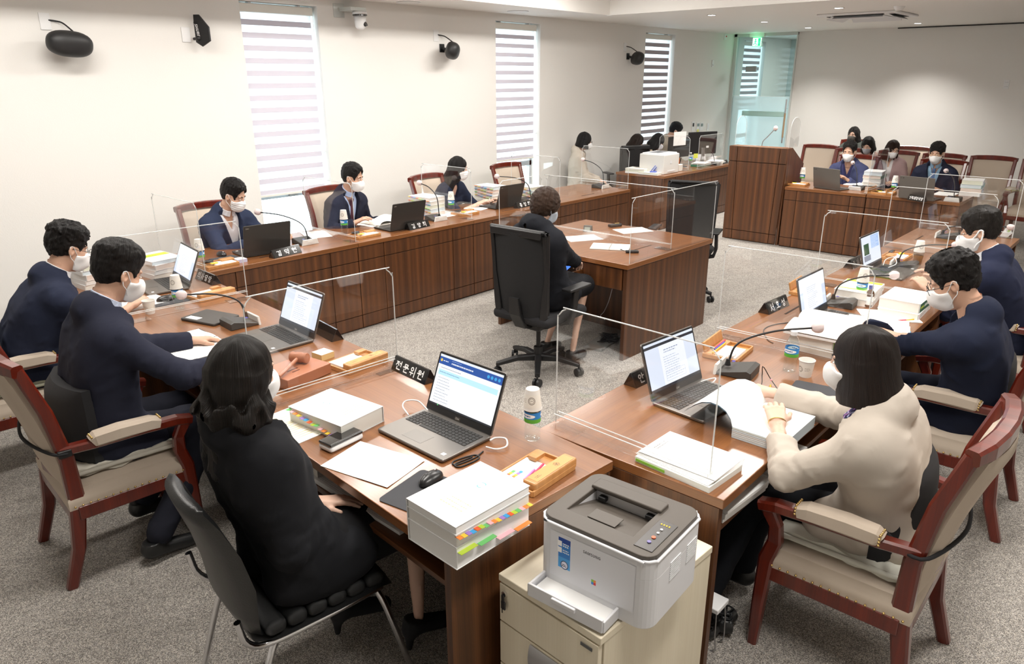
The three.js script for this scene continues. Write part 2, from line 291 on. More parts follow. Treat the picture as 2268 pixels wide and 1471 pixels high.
// glass door in the corner, frosted below
{
  const o = new THREE.Group(); o.name = 'door_1'; scene.add(o); o.userData.kind = 'structure';
  const z0 = WALLZ, z1 = -5.42, zc = (z0 + z1) / 2, w = z1 - z0, x = WALLX, f = mat([0.62, 0.66, 0.64], 0.4);
  obj('door_frame', [box(0.1, 0.05, w, x, CEIL - 0.025, zc), box(0.1, CEIL, 0.06, x, CEIL / 2, z0 + 0.03), box(0.06, CEIL, 0.025, x, CEIL / 2, z1 - 0.0125)], f, o);
  const dg = mat([0.80, 0.90, 0.90], 0.03, { transmission: 1, ior: 1.5, thickness: 0 }), fr = mat([0.80, 0.90, 0.91], 0.75, { transmission: 0.8, thickness: 0 });
  obj('clear_pane', box(0.012, CEIL - 0.05 - 1.71, w - 0.09, x, (CEIL - 0.05 + 1.71) / 2, zc + 0.015, 0), dg, o);
  obj('frosted_pane', box(0.012, 1.7, w - 0.09, x, 0.855, zc + 0.015, 0), fr, o);
  obj('push_bar', box(0.03, 0.09, 0.8, x - 0.05, 1.40, zc + 0.1, 0.01), mat([0.62, 0.80, 0.75], 0.2, { transmission: 0.4, thickness: 0 }), o);
  obj('door_handle', [rod([x - 0.07, 0.9, z1 - 0.06], [x - 0.07, 1.66, z1 - 0.06], 0.014), rod([x - 0.07, 1.5, z1 - 0.06], [x, 1.5, z1 - 0.06], 0.008), rod([x - 0.07, 1.0, z1 - 0.06], [x, 1.0, z1 - 0.06], 0.008)], M.chrome, o);
  obj('handle_grip', rod([x - 0.07, 1.0, z1 - 0.06], [x - 0.07, 1.42, z1 - 0.06], 0.017), mat([0.42, 0.28, 0.16], 0.5), o);
  obj('door_closer', [box(0.05, 0.1, 0.2, x - 0.035, 2.18, -6.22, 0.008), box(0.015, 0.012, 0.16, x - 0.065, 2.19, -6.19)], M.steel, o);
  const e = thing('exit_sign', 'small green glowing exit sign hanging above the glass door', 'exit sign', at(1679, 74, CEIL), 0);
  const ty = -CEIL + CEIL;
  obj('mount', box(0.08, 0.06, 0.28, 0, -0.03, 0, 0.004), blindRail, e);
  const st = canvasTex(64, 64, (g) => { g.fillStyle = '#e9fff2'; g.fillRect(0, 0, 64, 64); g.fillStyle = '#12b463'; g.fillRect(40, 6, 20, 52); g.fillRect(0, 0, 64, 4); g.fillRect(0, 60, 64, 4); g.beginPath(); g.arc(22, 16, 6, 0, 7); g.fill(); g.lineWidth = 5; g.strokeStyle = '#12b463'; g.beginPath(); g.moveTo(22, 22); g.lineTo(20, 38); g.lineTo(30, 46); g.lineTo(28, 58); g.moveTo(20, 38); g.lineTo(10, 48); g.lineTo(4, 46); g.moveTo(22, 26); g.lineTo(33, 32); g.moveTo(22, 26); g.lineTo(11, 32); g.stroke(); });
  obj('sign_light', box(0.03, 0.16, 0.16, 0, -0.145, 0, 0.003), mat('#ffffff', 0.4, { map: st, emissive: col('#ffffff'), emissiveMap: st, emissiveIntensity: 1.1 }), e);
  const l = new THREE.PointLight(col([0.2, 1, 0.5]), 0.05); l.name = 'exit_sign_light'; const p = at(1679, 74, CEIL); l.position.set(p.x - 0.1, CEIL - 0.15, p.z); scene.add(l);
}
// things fixed to the window wall
function wallSpeaker(px, py, label, turn) {
  const p = atZ(px, py, WALLZ + 0.17), o = thing('wall_speaker', label, 'loudspeaker', [p.x, p.y, WALLZ], 0, 'black loudspeakers on the window wall');
  const g = new THREE.SphereGeometry(0.13, 28, 20), q = g.attributes.position;
  for (let i = 0; i < q.count; i++) { const x = q.getX(i) / 0.13, y = q.getY(i) / 0.13, z = q.getZ(i) / 0.13, n = Math.pow(Math.abs(x) ** 2.6 + Math.abs(y) ** 2.6 + Math.abs(z) ** 2.6, 1 / 2.6); q.setXYZ(i, x / n * 0.165, y / n * 0.093, z / n * 0.088 * (z > 0 ? 1 : 0.8)); }
  g.computeVertexNormals(); g.rotateX(0.28).rotateZ(-0.05).rotateY(turn).translate(0, 0, 0.17);
  obj('cabinet', g, mat([0.016, 0.016, 0.017], 0.5), o);
  obj('mount_arm', [rod([0, 0.03, 0], [0, 0.01, 0.1], 0.016), box(0.07, 0.09, 0.012, 0, 0.03, 0.006)], M.black, o);
  obj('cable', tube([[-0.06, 0.17, 0.004], [-0.02, 0.165, 0.02], [0.02, 0.15, 0.05], [0.05, 0.09, 0.14]], 0.006, 14), M.black, o);
  obj('wall_plate', box(0.075, 0.12, 0.008, -0.085, 0.16, 0.004, 0.002), M.white, o);
}
wallSpeaker(154, 97, 'black bean-shaped loudspeaker on the wall left of the wireless antenna', 0.15);
wallSpeaker(1001, 112, 'black bean-shaped loudspeaker on the wall between the white dome camera and the middle tall window', 0.75);
wallSpeaker(1411, 129, 'black bean-shaped loudspeaker beside the dark-banded blind behind the office counter', 0.9);
{
  const p = atZ(447, 66, WALLZ + 0.1), o = thing('wireless_antenna', 'flat black paddle antenna with white lettering beside the first tall window', 'antenna', [p.x, p.y, WALLZ], 0);
  const fin = slab([[-0.07, 0.12], [-0.075, 0.05], [-0.075, -0.1], [-0.02, -0.135], [0.06, -0.09], [0.06, 0.02], [-0.02, 0.12]], 0.02, 0.004);
  const at_ = canvasTex(128, 32, (g) => { g.fillStyle = '#0b0b0c'; g.fillRect(0, 0, 128, 32); g.fillStyle = '#eee'; g.font = 'bold italic 27px sans-serif'; g.fillText('SHURE', 14, 26); });
  obj('paddle', fin.rotateY(-1.0).translate(0.0, 0, 0.12), M.black, o);
  obj('lettering', new THREE.PlaneGeometry(0.15, 0.04).rotateZ(-Math.PI / 2 + 0.12).translate(-0.045, -0.01, 0.0111).rotateY(-1.0).translate(0, 0, 0.12), mat('#fff', 0.5, { map: at_ }), o);
  obj('mount_arm', [rod([-0.03, -0.07, 0], [-0.03, -0.07, 0.1], 0.012), sph(0.024, -0.03, -0.07, 0.08)], M.black, o);
  obj('wall_plate', box(0.075, 0.12, 0.008, -0.1, -0.04, 0.004, 0.002), M.white, o);
}
{
  const p = atZ(790, 30, WALLZ + 0.16), o = thing('dome_camera', 'white motorised dome camera on a steel wall bracket near the ceiling', 'security camera', [p.x, p.y, WALLZ], 0);
  obj('bracket', [box(0.13, 0.13, 0.008, -0.1, 0.03, 0.004), box(0.19, 0.035, 0.19, -0.0, 0.04, 0.1)], mat([0.6, 0.62, 0.6], 0.4, { metalness: 0.5 }), o);
  obj('base', lathe([[0, 0.02], [0.07, 0.02], [0.073, 0.005], [0.073, -0.012], [0, -0.012]], 26).translate(0.03, 0, 0.17), M.white, o);
  obj('black_band', cyl(0.0735, 0.0735, 0.012, 0.03, -0.015, 0.17, 26), M.blackGloss, o);
  obj('dome', lathe([[0, -0.15], [0.03, -0.145], [0.05, -0.125], [0.058, -0.09], [0.062, -0.02], [0, -0.02]], 24).translate(0.03, 0, 0.17), M.white, o);
  obj('lens', [cyl(0.022, 0.022, 0.02, 0, 0, 0, 18).rotateX(1.2).rotateY(0.35).translate(0.05, -0.1, 0.225)], M.blackGloss, o);
}
function plate(name, label, cat, p, w, h, along, m = M.white, extra) {
  const o = thing(name, label, cat, p, along ? -Math.PI / 2 : 0);
  obj('plate', box(w, h, 0.012, 0, 0, 0.006, 0.003), m, o); if (extra) extra(o); return o;
}
plate('motion_sensor', 'small white wall sensor beside the corridor door', 'sensor', atZ(1578, 141, WALLZ), 0.07, 0.12, 0, M.white, (o) => obj('lens', sph(0.02, 0, -0.02, 0.012, 1, 1, 0.5), M.plastic, o));
plate('fire_alarm', 'small white alarm unit with a red light high on the window wall', 'alarm', atZ(1606, 82, WALLZ), 0.1, 0.09, 0, M.white, (o) => obj('alarm_light', sph(0.012, 0.02, 0.01, 0.014), mat([0.7, 0.02, 0.02], 0.3), o));
plate('thermostat', 'narrow white wall thermostat left of the pair of controllers', 'thermostat', atZ(1534, 281, WALLZ), 0.1, 0.19, 0, M.white, (o) => obj('display', box(0.05, 0.06, 0.003, 0, 0.035, 0.0135, 0), M.carpetDark, o));
for (const [px, l] of [[1545, 'white wall controller with a yellow note stuck under it'], [1553, 'white wall controller between the noted controller and the light switch']]) plate('wall_controller', l, 'controller', atZ(px, 280, WALLZ), 0.115, 0.14, 0, M.white, (o) => { obj('display', box(0.08, 0.05, 0.003, 0, 0.025, 0.0135, 0), mat([0.2, 0.26, 0.25], 0.3), o); if (px < 1550) obj('sticky_note', box(0.07, 0.1, 0.002, 0, -0.1, 0.013, 0), mat([0.75, 0.72, 0.2], 0.8), o); });
plate('light_switch', 'white light switch plate on the window wall by the counter', 'switch', atZ(1567, 281, WALLZ), 0.08, 0.13, 0, M.white, (o) => obj('rocker', box(0.045, 0.08, 0.005, 0, 0, 0.0135), M.plastic, o));
{
  const p = atX(2229, 187, WALLX); const o = thing('wall_socket', 'white double wall socket high on the back wall', 'socket', [WALLX, p.y, p.z], -Math.PI / 2);
  obj('plate', box(0.075, 0.13, 0.01, 0, 0, 0.005, 0.003), M.white, o);
  for (const s of [-1, 1]) obj('outlet', cyl(0.022, 0.02, 0.006, 0, s * 0.03, 0.012).rotateX(0), M.plastic, o);
}
// ---------------------------------------------------------------- desks
const PI = Math.PI;
let panelNo = 0;
// local frame: the user sits at +z, the panelled public side is -z
function desk(label, cx, cz, turn, w, d, o = {}) {
  const t = thing('desk', label, 'desk', [cx, 0, cz], turn), H = 0.75, inset = 0.014, cols = o.cols ?? [0.2, 0.6, 0.2];
  obj('top', uvBox(box(w - 0.002, 0.036, d, 0, H - 0.018, 0, 0.003), true, 1, rnd(), rnd()), M.deskTop, t);
  const zf = -d / 2 + inset;
  obj('carcass', box(w - 0.004, H - 0.04, 0.02, 0, (H - 0.036) / 2, zf + 0.022, 0), M.groove, t);
  let x = -w / 2;
  for (const c of cols) {
    const pw = c * w;
    for (const [a, b] of [[0.012, 0.119], [0.125, 0.589], [0.595, H - 0.04]]) { const g = uvBox(box(pw - 0.006, b - a, 0.016, x + pw / 2, (a + b) / 2, zf + 0.006, 0.0012), false, 1, (panelNo * 0.37) % 1, 0.1 * panelNo); obj('panel', g, M.front, t); }
    x += pw; panelNo++;
  }
  for (const s of [-1, 1]) obj('side_panel', uvBox(box(0.028, H - 0.037, d - 0.045, s * (w / 2 - 0.015), (H - 0.037) / 2, 0.01, 0.001), false, 1, rnd()), M.front, t);
  obj('shelf', uvBox(box(w - 0.06, 0.02, d - 0.12, 0, 0.60, 0.03, 0.001), true), M.front, t);
  if (o.slot !== false) obj('cable_slot', box(0.24, 0.002, 0.012, 0.02, H + 0.0002, -d * 0.33, 0), M.groove, t);
  return t;
}
const UW = 1.357, LZ = -4.9, LD = 0.77;
[[2.898, 'walnut desk unit at the corner where the window-wall row meets the left row'], [4.256, 'walnut desk unit with the name plate reading 김양희 at the window wall'], [5.613, 'walnut desk unit of the person in the navy polo shirt'], [6.97, 'unoccupied walnut desk unit at the end of the window-wall row']].forEach(([x, l]) => desk(l.replace('with the name plate reading 김양희 at the window wall', 'of the person with the dotted tie at the window wall'), x, LZ - LD / 2, PI, UW, LD));
// the left row stands about four degrees askew
const LT = -94.3 * D2R, LU = V(-0.0763, 0, 0.997), LF = V(0.997, 0, 0.0763), LE = V(1.945, 0, -1.26);
const onL = (s, f) => LE.clone().addScaledVector(LU, -s).addScaledVector(LF, f);   // s along the row from its free end, f forward from the far edge
[[0, 1.275, 'walnut desk with an open shelf, with the tall stacks of white books'], [1.275, 2.86, 'wide walnut desk of the chairman with the gavel block'], [2.86, 4.36, 'walnut desk in the corner under the stacks of tabbed files']].forEach(([a, b, l]) => { const c = onL((a + b) / 2, -0.38); desk(l, c.x, c.z, LT, b - a, 0.76); });
[[1.965, 3.42, 'walnut desk of the person in the beige jacket'], [3.42, 4.80, 'walnut desk loaded with the open thick books, beside the beige-jacketed person\'s desk'], [4.80, 6.25, 'walnut desk of the young person with the round glasses'], [6.25, 7.34, 'unoccupied walnut desk at the far end of the right row']].forEach(([a, b, l]) => desk(l, (a + b) / 2, -1.235, 0, b - a, 0.77));
[[-3.095, 'walnut desk beside the lectern'], [-2.13, 'walnut desk facing the room next to the empty armchairs']].forEach(([z, l]) => desk(l, 9.08 + 0.34, z, PI / 2, 0.958, 0.68, { cols: [0.18, 0.66, 0.16] }));
{ // counter of the office staff
  const t = desk('long walnut office counter with the white printer on it', 10.1, -5.23 - 0.4, PI, 2.2, 0.8, { cols: [0.1, 0.25, 0.25, 0.25, 0.15], slot: false }); t.userData.category = 'counter';
}
{ // stenographers' double desk in the middle
  const t = thing('stenographer_desk', 'square walnut double desk standing alone on the carpet', 'desk', [5.03, 0, -3.46], -1.2 * D2R), w = 1.25, d = 1.34, H = 0.75;
  obj('top', uvBox(box(w, 0.036, d, 0, H - 0.018, 0, 0.003), true, 1, 0.3), M.deskTop, t);
  for (const s of [-1, 1]) { obj('side_panel', uvBox(box(w - 0.03, H - 0.04, 0.03, 0, (H - 0.04) / 2, s * (d / 2 - 0.03), 0.001), false, 1, 0.2 + s), M.front, t); }
  obj('centre_panel', uvBox(box(0.03, H - 0.04, d - 0.1, 0, (H - 0.04) / 2, 0)), M.front, t);
  for (const sx of [-1, 1]) for (const s of [-1, 1]) obj('drawer_front', uvBox(box(0.02, 0.16, 0.36, sx * (w / 2 - 0.03), H - 0.125, s * (d / 2 - 0.24), 0.002), false, 1, 0.5), M.front, t);
  const dr = obj('open_drawer', uvBox(merge([box(0.4, 0.09, 0.014, -w / 2 - 0.1, H - 0.15, 0.24), box(0.4, 0.09, 0.014, -w / 2 - 0.1, H - 0.15, -0.24), box(0.4, 0.012, 0.48, -w / 2 - 0.1, H - 0.19, 0), box(0.016, 0.14, 0.52, -w / 2 - 0.305, H - 0.13, 0)])), M.front, t);
  obj('drawer_slide', box(0.3, 0.03, 0.01, -w / 2 - 0.05, H - 0.155, 0.255, 0.001), M.steel, dr);
  obj('cable_slot', [box(0.012, 0.002, 0.22, 0.2, H + 0.0003, -0.4, 0), box(0.24, 0.002, 0.008, -0.05, H + 0.0003, 0.42, 0)], M.groove, t);
}
{ // lectern
  const t = thing('lectern', 'tall tapered walnut lectern beside the back desks', 'lectern', [9.12, 0, -3.985], PI / 2), h = 1.204;
  const wt = 0.385, wb = 0.345, g = [];
  const face = (u0, u1, y0, y1) => { const wid = (y) => wb + (wt - wb) * y / h, q = [[u0, y0], [u1, y0], [u1, y1], [u0, y1]].map(([u, y]) => [u * 2 * wid(y) - wid(y), y]); obj('panel', uvBox(slab(q, 0.018).translate(0, 0, -0.0), false, 1, u0), M.front, t); };
  for (const [u0, u1] of [[0.002, 0.118], [0.128, 0.845], [0.855, 0.998]]) for (const [y0, y1] of [[0.01, 0.125], [0.133, 1.01], [1.018, h - 0.002]]) face(u0, u1, y0, y1);
  const pf = [[0, 0], [0.5, 0], [0.56, 0.98], [0.14, h], [0, h]];
  for (const s of [-1, 1]) { const q = slab(pf, 0.03).rotateY(-PI / 2); obj('side_panel', uvBox(q.translate(s * (wt - 0.02) , 0, 0.012)), M.front, t); }
  obj('carcass', slab([[-wb + 0.01, 0], [wb - 0.01, 0], [wt - 0.01, h - 0.01], [-wt + 0.01, h - 0.01]], 0.012).translate(0, 0, 0.016), M.groove, t);
  obj('top', uvBox(merge([box(wt * 2 - 0.06, 0.02, 0.15, 0, h - 0.012, 0.075), box(wt * 2 - 0.06, 0.02, 0.47, 0, 0, 0).rotateX(0.49).translate(0, h - 0.115, 0.345)])), M.deskTop, t);
}
// ---------------------------------------------------------------- armchairs
function makeArmchair() {
  const t = thing('armchair', 'x', 'armchair');
  for (const s of [-1, 1]) {
    obj('back_leg', sweep([[s * 0.235, 0, -0.30], [s * 0.235, 0.18, -0.245], [s * 0.235, 0.40, -0.215], [s * 0.24, 0.62, -0.22], [s * 0.245, 0.84, -0.255], [s * 0.25, 1.045, -0.315]], [[0.04, 0.042], [0.044, 0.05], [0.046, 0.064], [0.044, 0.056], [0.042, 0.05], [0.04, 0.044]]), M.maho, t);
    obj('front_leg', sweep([[s * 0.25, 0, 0.245], [s * 0.25, 0.2, 0.24], [s * 0.25, 0.41, 0.23], [s * 0.262, 0.5, 0.205], [s * 0.278, 0.575, 0.205], [s * 0.285, 0.635, 0.235]], [[0.036, 0.036], [0.043, 0.045], [0.05, 0.055], [0.04, 0.05], [0.036, 0.045], [0.036, 0.05]]), M.maho, t);
    const arm = obj('armrest', sweep([[s * 0.245, 0.655, -0.235], [s * 0.27, 0.66, -0.12], [s * 0.285, 0.665, 0.08], [s * 0.287, 0.66, 0.205], [s * 0.285, 0.645, 0.265]], [[0.042, 0.04], [0.046, 0.04], [0.05, 0.04], [0.052, 0.042], [0.05, 0.04]]), M.maho, t);
    obj('arm_pad', sweep([[s * 0.274, 0.672, -0.125], [s * 0.275, 0.68, -0.11], [s * 0.281, 0.686, -0.02], [s * 0.285, 0.682, 0.1], [s * 0.286, 0.672, 0.135]], [[0.052, 0.05], [0.06, 0.062], [0.064, 0.066], [0.06, 0.062], [0.052, 0.05]]), M.suede, arm);
    for (const z of [-0.128, 0.138]) obj('nail_trim', [z].flatMap((z) => [-0.022, -0.011, 0, 0.011, 0.022].map((x) => sph(0.005, s * 0.28 + x, 0.70, z, 1, 1, 1, 6)).concat([-0.008, -0.02, -0.032].map((y) => sph(0.005, s * 0.28 + 0.031, 0.70 + y, z, 1, 1, 1, 6)))), M.brass, arm);
  }
  const rail = [[-0.27, 1.045, -0.315], [-0.2, 1.052, -0.34], [-0.1, 1.056, -0.355], [0, 1.058, -0.36], [0.1, 1.056, -0.355], [0.2, 1.052, -0.34], [0.27, 1.045, -0.315]];
  obj('top_rail', sweep(rail, [[0.05, 0.045], [0.06, 0.05], [0.062, 0.05], [0.062, 0.05], [0.062, 0.05], [0.06, 0.05], [0.05, 0.045]], V(0, 1, 0)), M.maho, t);
  // padded back, bowed like the rail; bulging front and rear
  const bp = new THREE.BoxGeometry(0.46, 0.56, 0.07, 12, 12, 3), q = bp.attributes.position;
  for (let i = 0; i < q.count; i++) { let x = q.getX(i), y = q.getY(i), z = q.getZ(i); const e = Math.min(1, (0.23 - Math.abs(x)) / 0.05) * Math.min(1, (0.28 - Math.abs(y)) / 0.05), b = Math.sqrt(Math.max(0, e)); z *= 0.45 + 0.62 * b; const yy = y + 0.745; q.setXYZ(i, x, yy, z - 0.225 - Math.max(0, yy - 0.5) ** 1.6 * 0.3 - 0.035 * (1 - (x / 0.25) ** 2) * (yy - 0.4) / 0.6); }
  bp.computeVertexNormals(); obj('backrest', uvBox(bp), M.suede, t);
  const sp = new THREE.BoxGeometry(0.53, 0.1, 0.5, 14, 4, 14), r = sp.attributes.position;
  for (let i = 0; i < r.count; i++) { let x = r.getX(i), y = r.getY(i), z = r.getZ(i); const u = Math.max(0, 1 - Math.abs(x / 0.265) ** 4) * Math.max(0, 1 - Math.abs(z / 0.25) ** 4); const k = 1 - 0.05 * (y > 0 ? 1 : 0) * (1 - u); r.setXYZ(i, x * k * (1 - 0.05 * (0.25 - z)), y + 0.425 + (y > 0.01 ? 0.022 * u - 0.012 * (1 - u) : 0), z * k); }
  sp.computeVertexNormals(); obj('seat', uvBox(sp), M.suede, t);
  for (const s of [-1, 1]) obj('seat_rail', uvBox(box(0.03, 0.065, 0.44, s * 0.25, 0.352, 0, 0.006)), M.maho, t);
  for (const s of [-1, 1]) obj('seat_rail', uvBox(box(0.46, 0.065, 0.03, 0, 0.352, s * 0.235, 0.006)), M.maho, t);
  obj('lower_back_rail', sweep([[-0.23, 0.5, -0.225], [0, 0.5, -0.255], [0.23, 0.5, -0.225]], [[0.05, 0.03]], V(0, 1, 0)), M.maho, t);
  const nails = []; for (let k = 0; k <= 16; k++) { const z = -0.23 + k * 0.029; for (const s of [-1, 1]) nails.push(sph(0.0048, s * 0.268, 0.392, z, 1, 1, 1, 6)); } for (let k = 0; k <= 17; k++) nails.push(sph(0.0048, -0.25 + k * 0.0294, 0.392, 0.253, 1, 1, 1, 6));
  obj('nail_trim', nails, M.brass, t);
  return t;
}
const chair0 = makeArmchair(); chair0.scale.y = 0.955; let chairUsed = false;
function armchair(x, z, turn, label, group) { const t = turn * D2R; if (!chairUsed) { chairUsed = true; chair0.position.set(x, 0, z); chair0.rotation.y = t; tag(chair0, label, 'armchair', group); if (!group) delete chair0.userData.group; return chair0; } const c = dup(chair0, [x, 0, z], t, label, group); if (!group) delete c.userData.group; return c; }
const chB = armchair(0.985, -3.31, 86, 'mahogany armchair with cream pads under the chairman with the red tie');
armchair(0.96, -4.5, 86, 'mahogany armchair with cream pads under the person hunched over the tabbed files');
armchair(2.53, -0.57, 180, 'mahogany armchair with cream pads under the person in the beige jacket');
armchair(3.87, -0.55, 180, 'mahogany armchair with a green tag hanging at its rear leg');
armchair(5.25, -0.62, 180, 'mahogany armchair under the young person in the stretchy white mask');
armchair(2.92, -5.83, -4, 'mahogany armchair behind the person typing beside the open window');
armchair(4.2, -5.86, 2, 'mahogany armchair behind the person with the dotted tie');
armchair(5.5, -5.84, 6, 'mahogany armchair behind the person in the navy polo shirt');
armchair(6.88, -5.93, 0, 'empty mahogany armchair in front of the middle tall window');
const BG = 'empty mahogany armchairs by the back wall';
[[11.74, -4.24, 'empty mahogany armchair next to the lectern, by the back wall'], [11.38, -3.62, 'mahogany armchair under the person in the pale pink blouse'], [11.42, -3.03, 'mahogany armchair under the person in the pink tweed jacket'], [12.32, -3.06], [11.36, -2.43], [11.4, -1.84, 'empty mahogany armchair beside the tall book stack on the last back desk'], [11.36, -1.25], [13.1, -4.13, 'mahogany armchair under the long-haired person in the charcoal mask']].forEach(([x, z, l], i) => armchair(x, z, -90 + [2, -1, -1, 2, -1, 1, -1, 0][i], l ?? 'empty mahogany armchair with a cream padded back by the back wall', l ? undefined : BG));
armchair(10.42, -3.27, -93, 'mahogany armchair under the person in the blue blazer at the back desk');
armchair(10.5, -2.24, -90, 'mahogany armchair under the person with thin glasses at the back desk');
// ---------------------------------------------------------------- office chairs
const mesh = mat([0.010, 0.010, 0.011], 0.85, { bumpMap: rep(T.weave, 40), bumpScale: 0.001 });
function makeOfficeChair(label) {
  const t = thing('office_chair', label, 'office chair');
  for (let k = 0; k < 5; k++) { const a = k * 2 * PI / 5 + 0.3, c = Math.cos(a), s = Math.sin(a);
    obj('base_leg', sweep([[c * 0.03, 0.11, s * 0.03], [c * 0.16, 0.115, s * 0.16], [c * 0.31, 0.085, s * 0.31]], [[0.05, 0.05], [0.045, 0.035], [0.035, 0.028]], V(-s, 0, c)), M.black, t);
    const w = obj('caster', [cyl(0.03, 0.03, 0.016, 0, 0.016, 0, 18), cyl(0.03, 0.03, 0.016, 0, -0.016, 0, 18)].map((g) => g.rotateX(PI / 2).rotateY(-a - 0.6).translate(c * 0.31, 0.031, s * 0.31)).concat(cyl(0.008, 0.008, 0.05, c * 0.31, 0.065, s * 0.31, 10)), M.black, t); }
  obj('gas_lift', [cyl(0.032, 0.036, 0.1, 0, 0.14, 0), cyl(0.016, 0.016, 0.26, 0, 0.3, 0)], M.black, t);
  obj('mechanism', box(0.22, 0.06, 0.24, 0, 0.385, -0.02, 0.015), M.black, t);
  const g = new RoundedBoxGeometry(0.5, 0.075, 0.49, 4, 0.036); obj('seat', g.translate(0, 0.455, 0.02), M.blackCloth, t);
  // tall back: outer frame bow and mesh sheet, both bent
  const bend = (x, y) => -0.235 - 0.07 * Math.max(0, (y - 0.62)) - 0.05 * Math.max(0, 0.62 - y) * -1.4 + 0.10 * (x / 0.25) ** 2 * 0.6 - 0.16 * Math.max(0, y - 0.85) ** 2;
  const outline = roundRect(0.47, 0.62, [0.03, 0.03, 0.09, 0.09], 6).map(([x, y]) => { const k = 1 - 0.12 * Math.max(0, -y) / 0.31; return [x * k, y + 0.77]; });
  obj('back_frame', tube(outline.map(([x, y]) => V(x, y, bend(x, y))), 0.017, 90, 8, true), M.black, t);
  for (const s of [-1, 1]) obj('back_frame', sweep(Array.from({ length: 9 }, (_, i) => { const y = 0.46 + i * 0.075, x = s * (0.195 + 0.03 * Math.min(1, i / 4)); return [x, y, bend(x, y) - 0.012]; }), [[0.05, 0.03], [0.055, 0.03], [0.05, 0.026], [0.04, 0.022], [0.03, 0.02]]), M.black, t);
  obj('head_rail', [box(0.43, 0.05, 0.02, 0, 0, 0, 0.008).translate(0, 1.065, bend(0, 1.06) + 0.008)], M.black, t);
  const pg = new THREE.PlaneGeometry(0.44, 0.59, 14, 16), q = pg.attributes.position; for (let i = 0; i < q.count; i++) { const x = q.getX(i), y = q.getY(i) + 0.775; q.setXYZ(i, x * (1 - 0.12 * Math.max(0, 0.77 - y) / 0.31), y, bend(x, y)); } pg.computeVertexNormals();
  obj('mesh_back', [uvBox(pg), uvBox(pg.clone().translate(0, 0, -0.004))], mesh, t);
  obj('back_spine', sweep([[0, 0.38, -0.1], [0, 0.4, -0.2], [0, 0.5, -0.26], [0, 0.62, -0.275]], [[0.09, 0.03], [0.1, 0.03], [0.1, 0.028], [0.08, 0.02]]), M.black, t);
  for (const s of [-1, 1]) { const a = obj('armrest', box(0.085, 0.022, 0.25, s * 0.29, 0.675, 0.05, 0.01), M.black, t); obj('arm_post', sweep([[s * 0.2, 0.41, 0], [s * 0.275, 0.43, 0.0], [s * 0.295, 0.5, 0.01], [s * 0.29, 0.66, 0.04]], [[0.03, 0.05], [0.03, 0.055], [0.028, 0.055], [0.026, 0.06]]), M.black, a); }
  return t;
}
const oc = makeOfficeChair('black mesh office chair under the stenographer'); oc.position.set(3.84, 0, -3.18); oc.rotation.y = 92 * D2R;
dup(oc, [6.25, 0, -3.36], -108 * D2R, 'empty black mesh office chair behind the stenographers\' desk');
dup(oc, [9.55, 0, -6.2], 28 * D2R, 'black mesh office chair under the long-haired person at the counter');
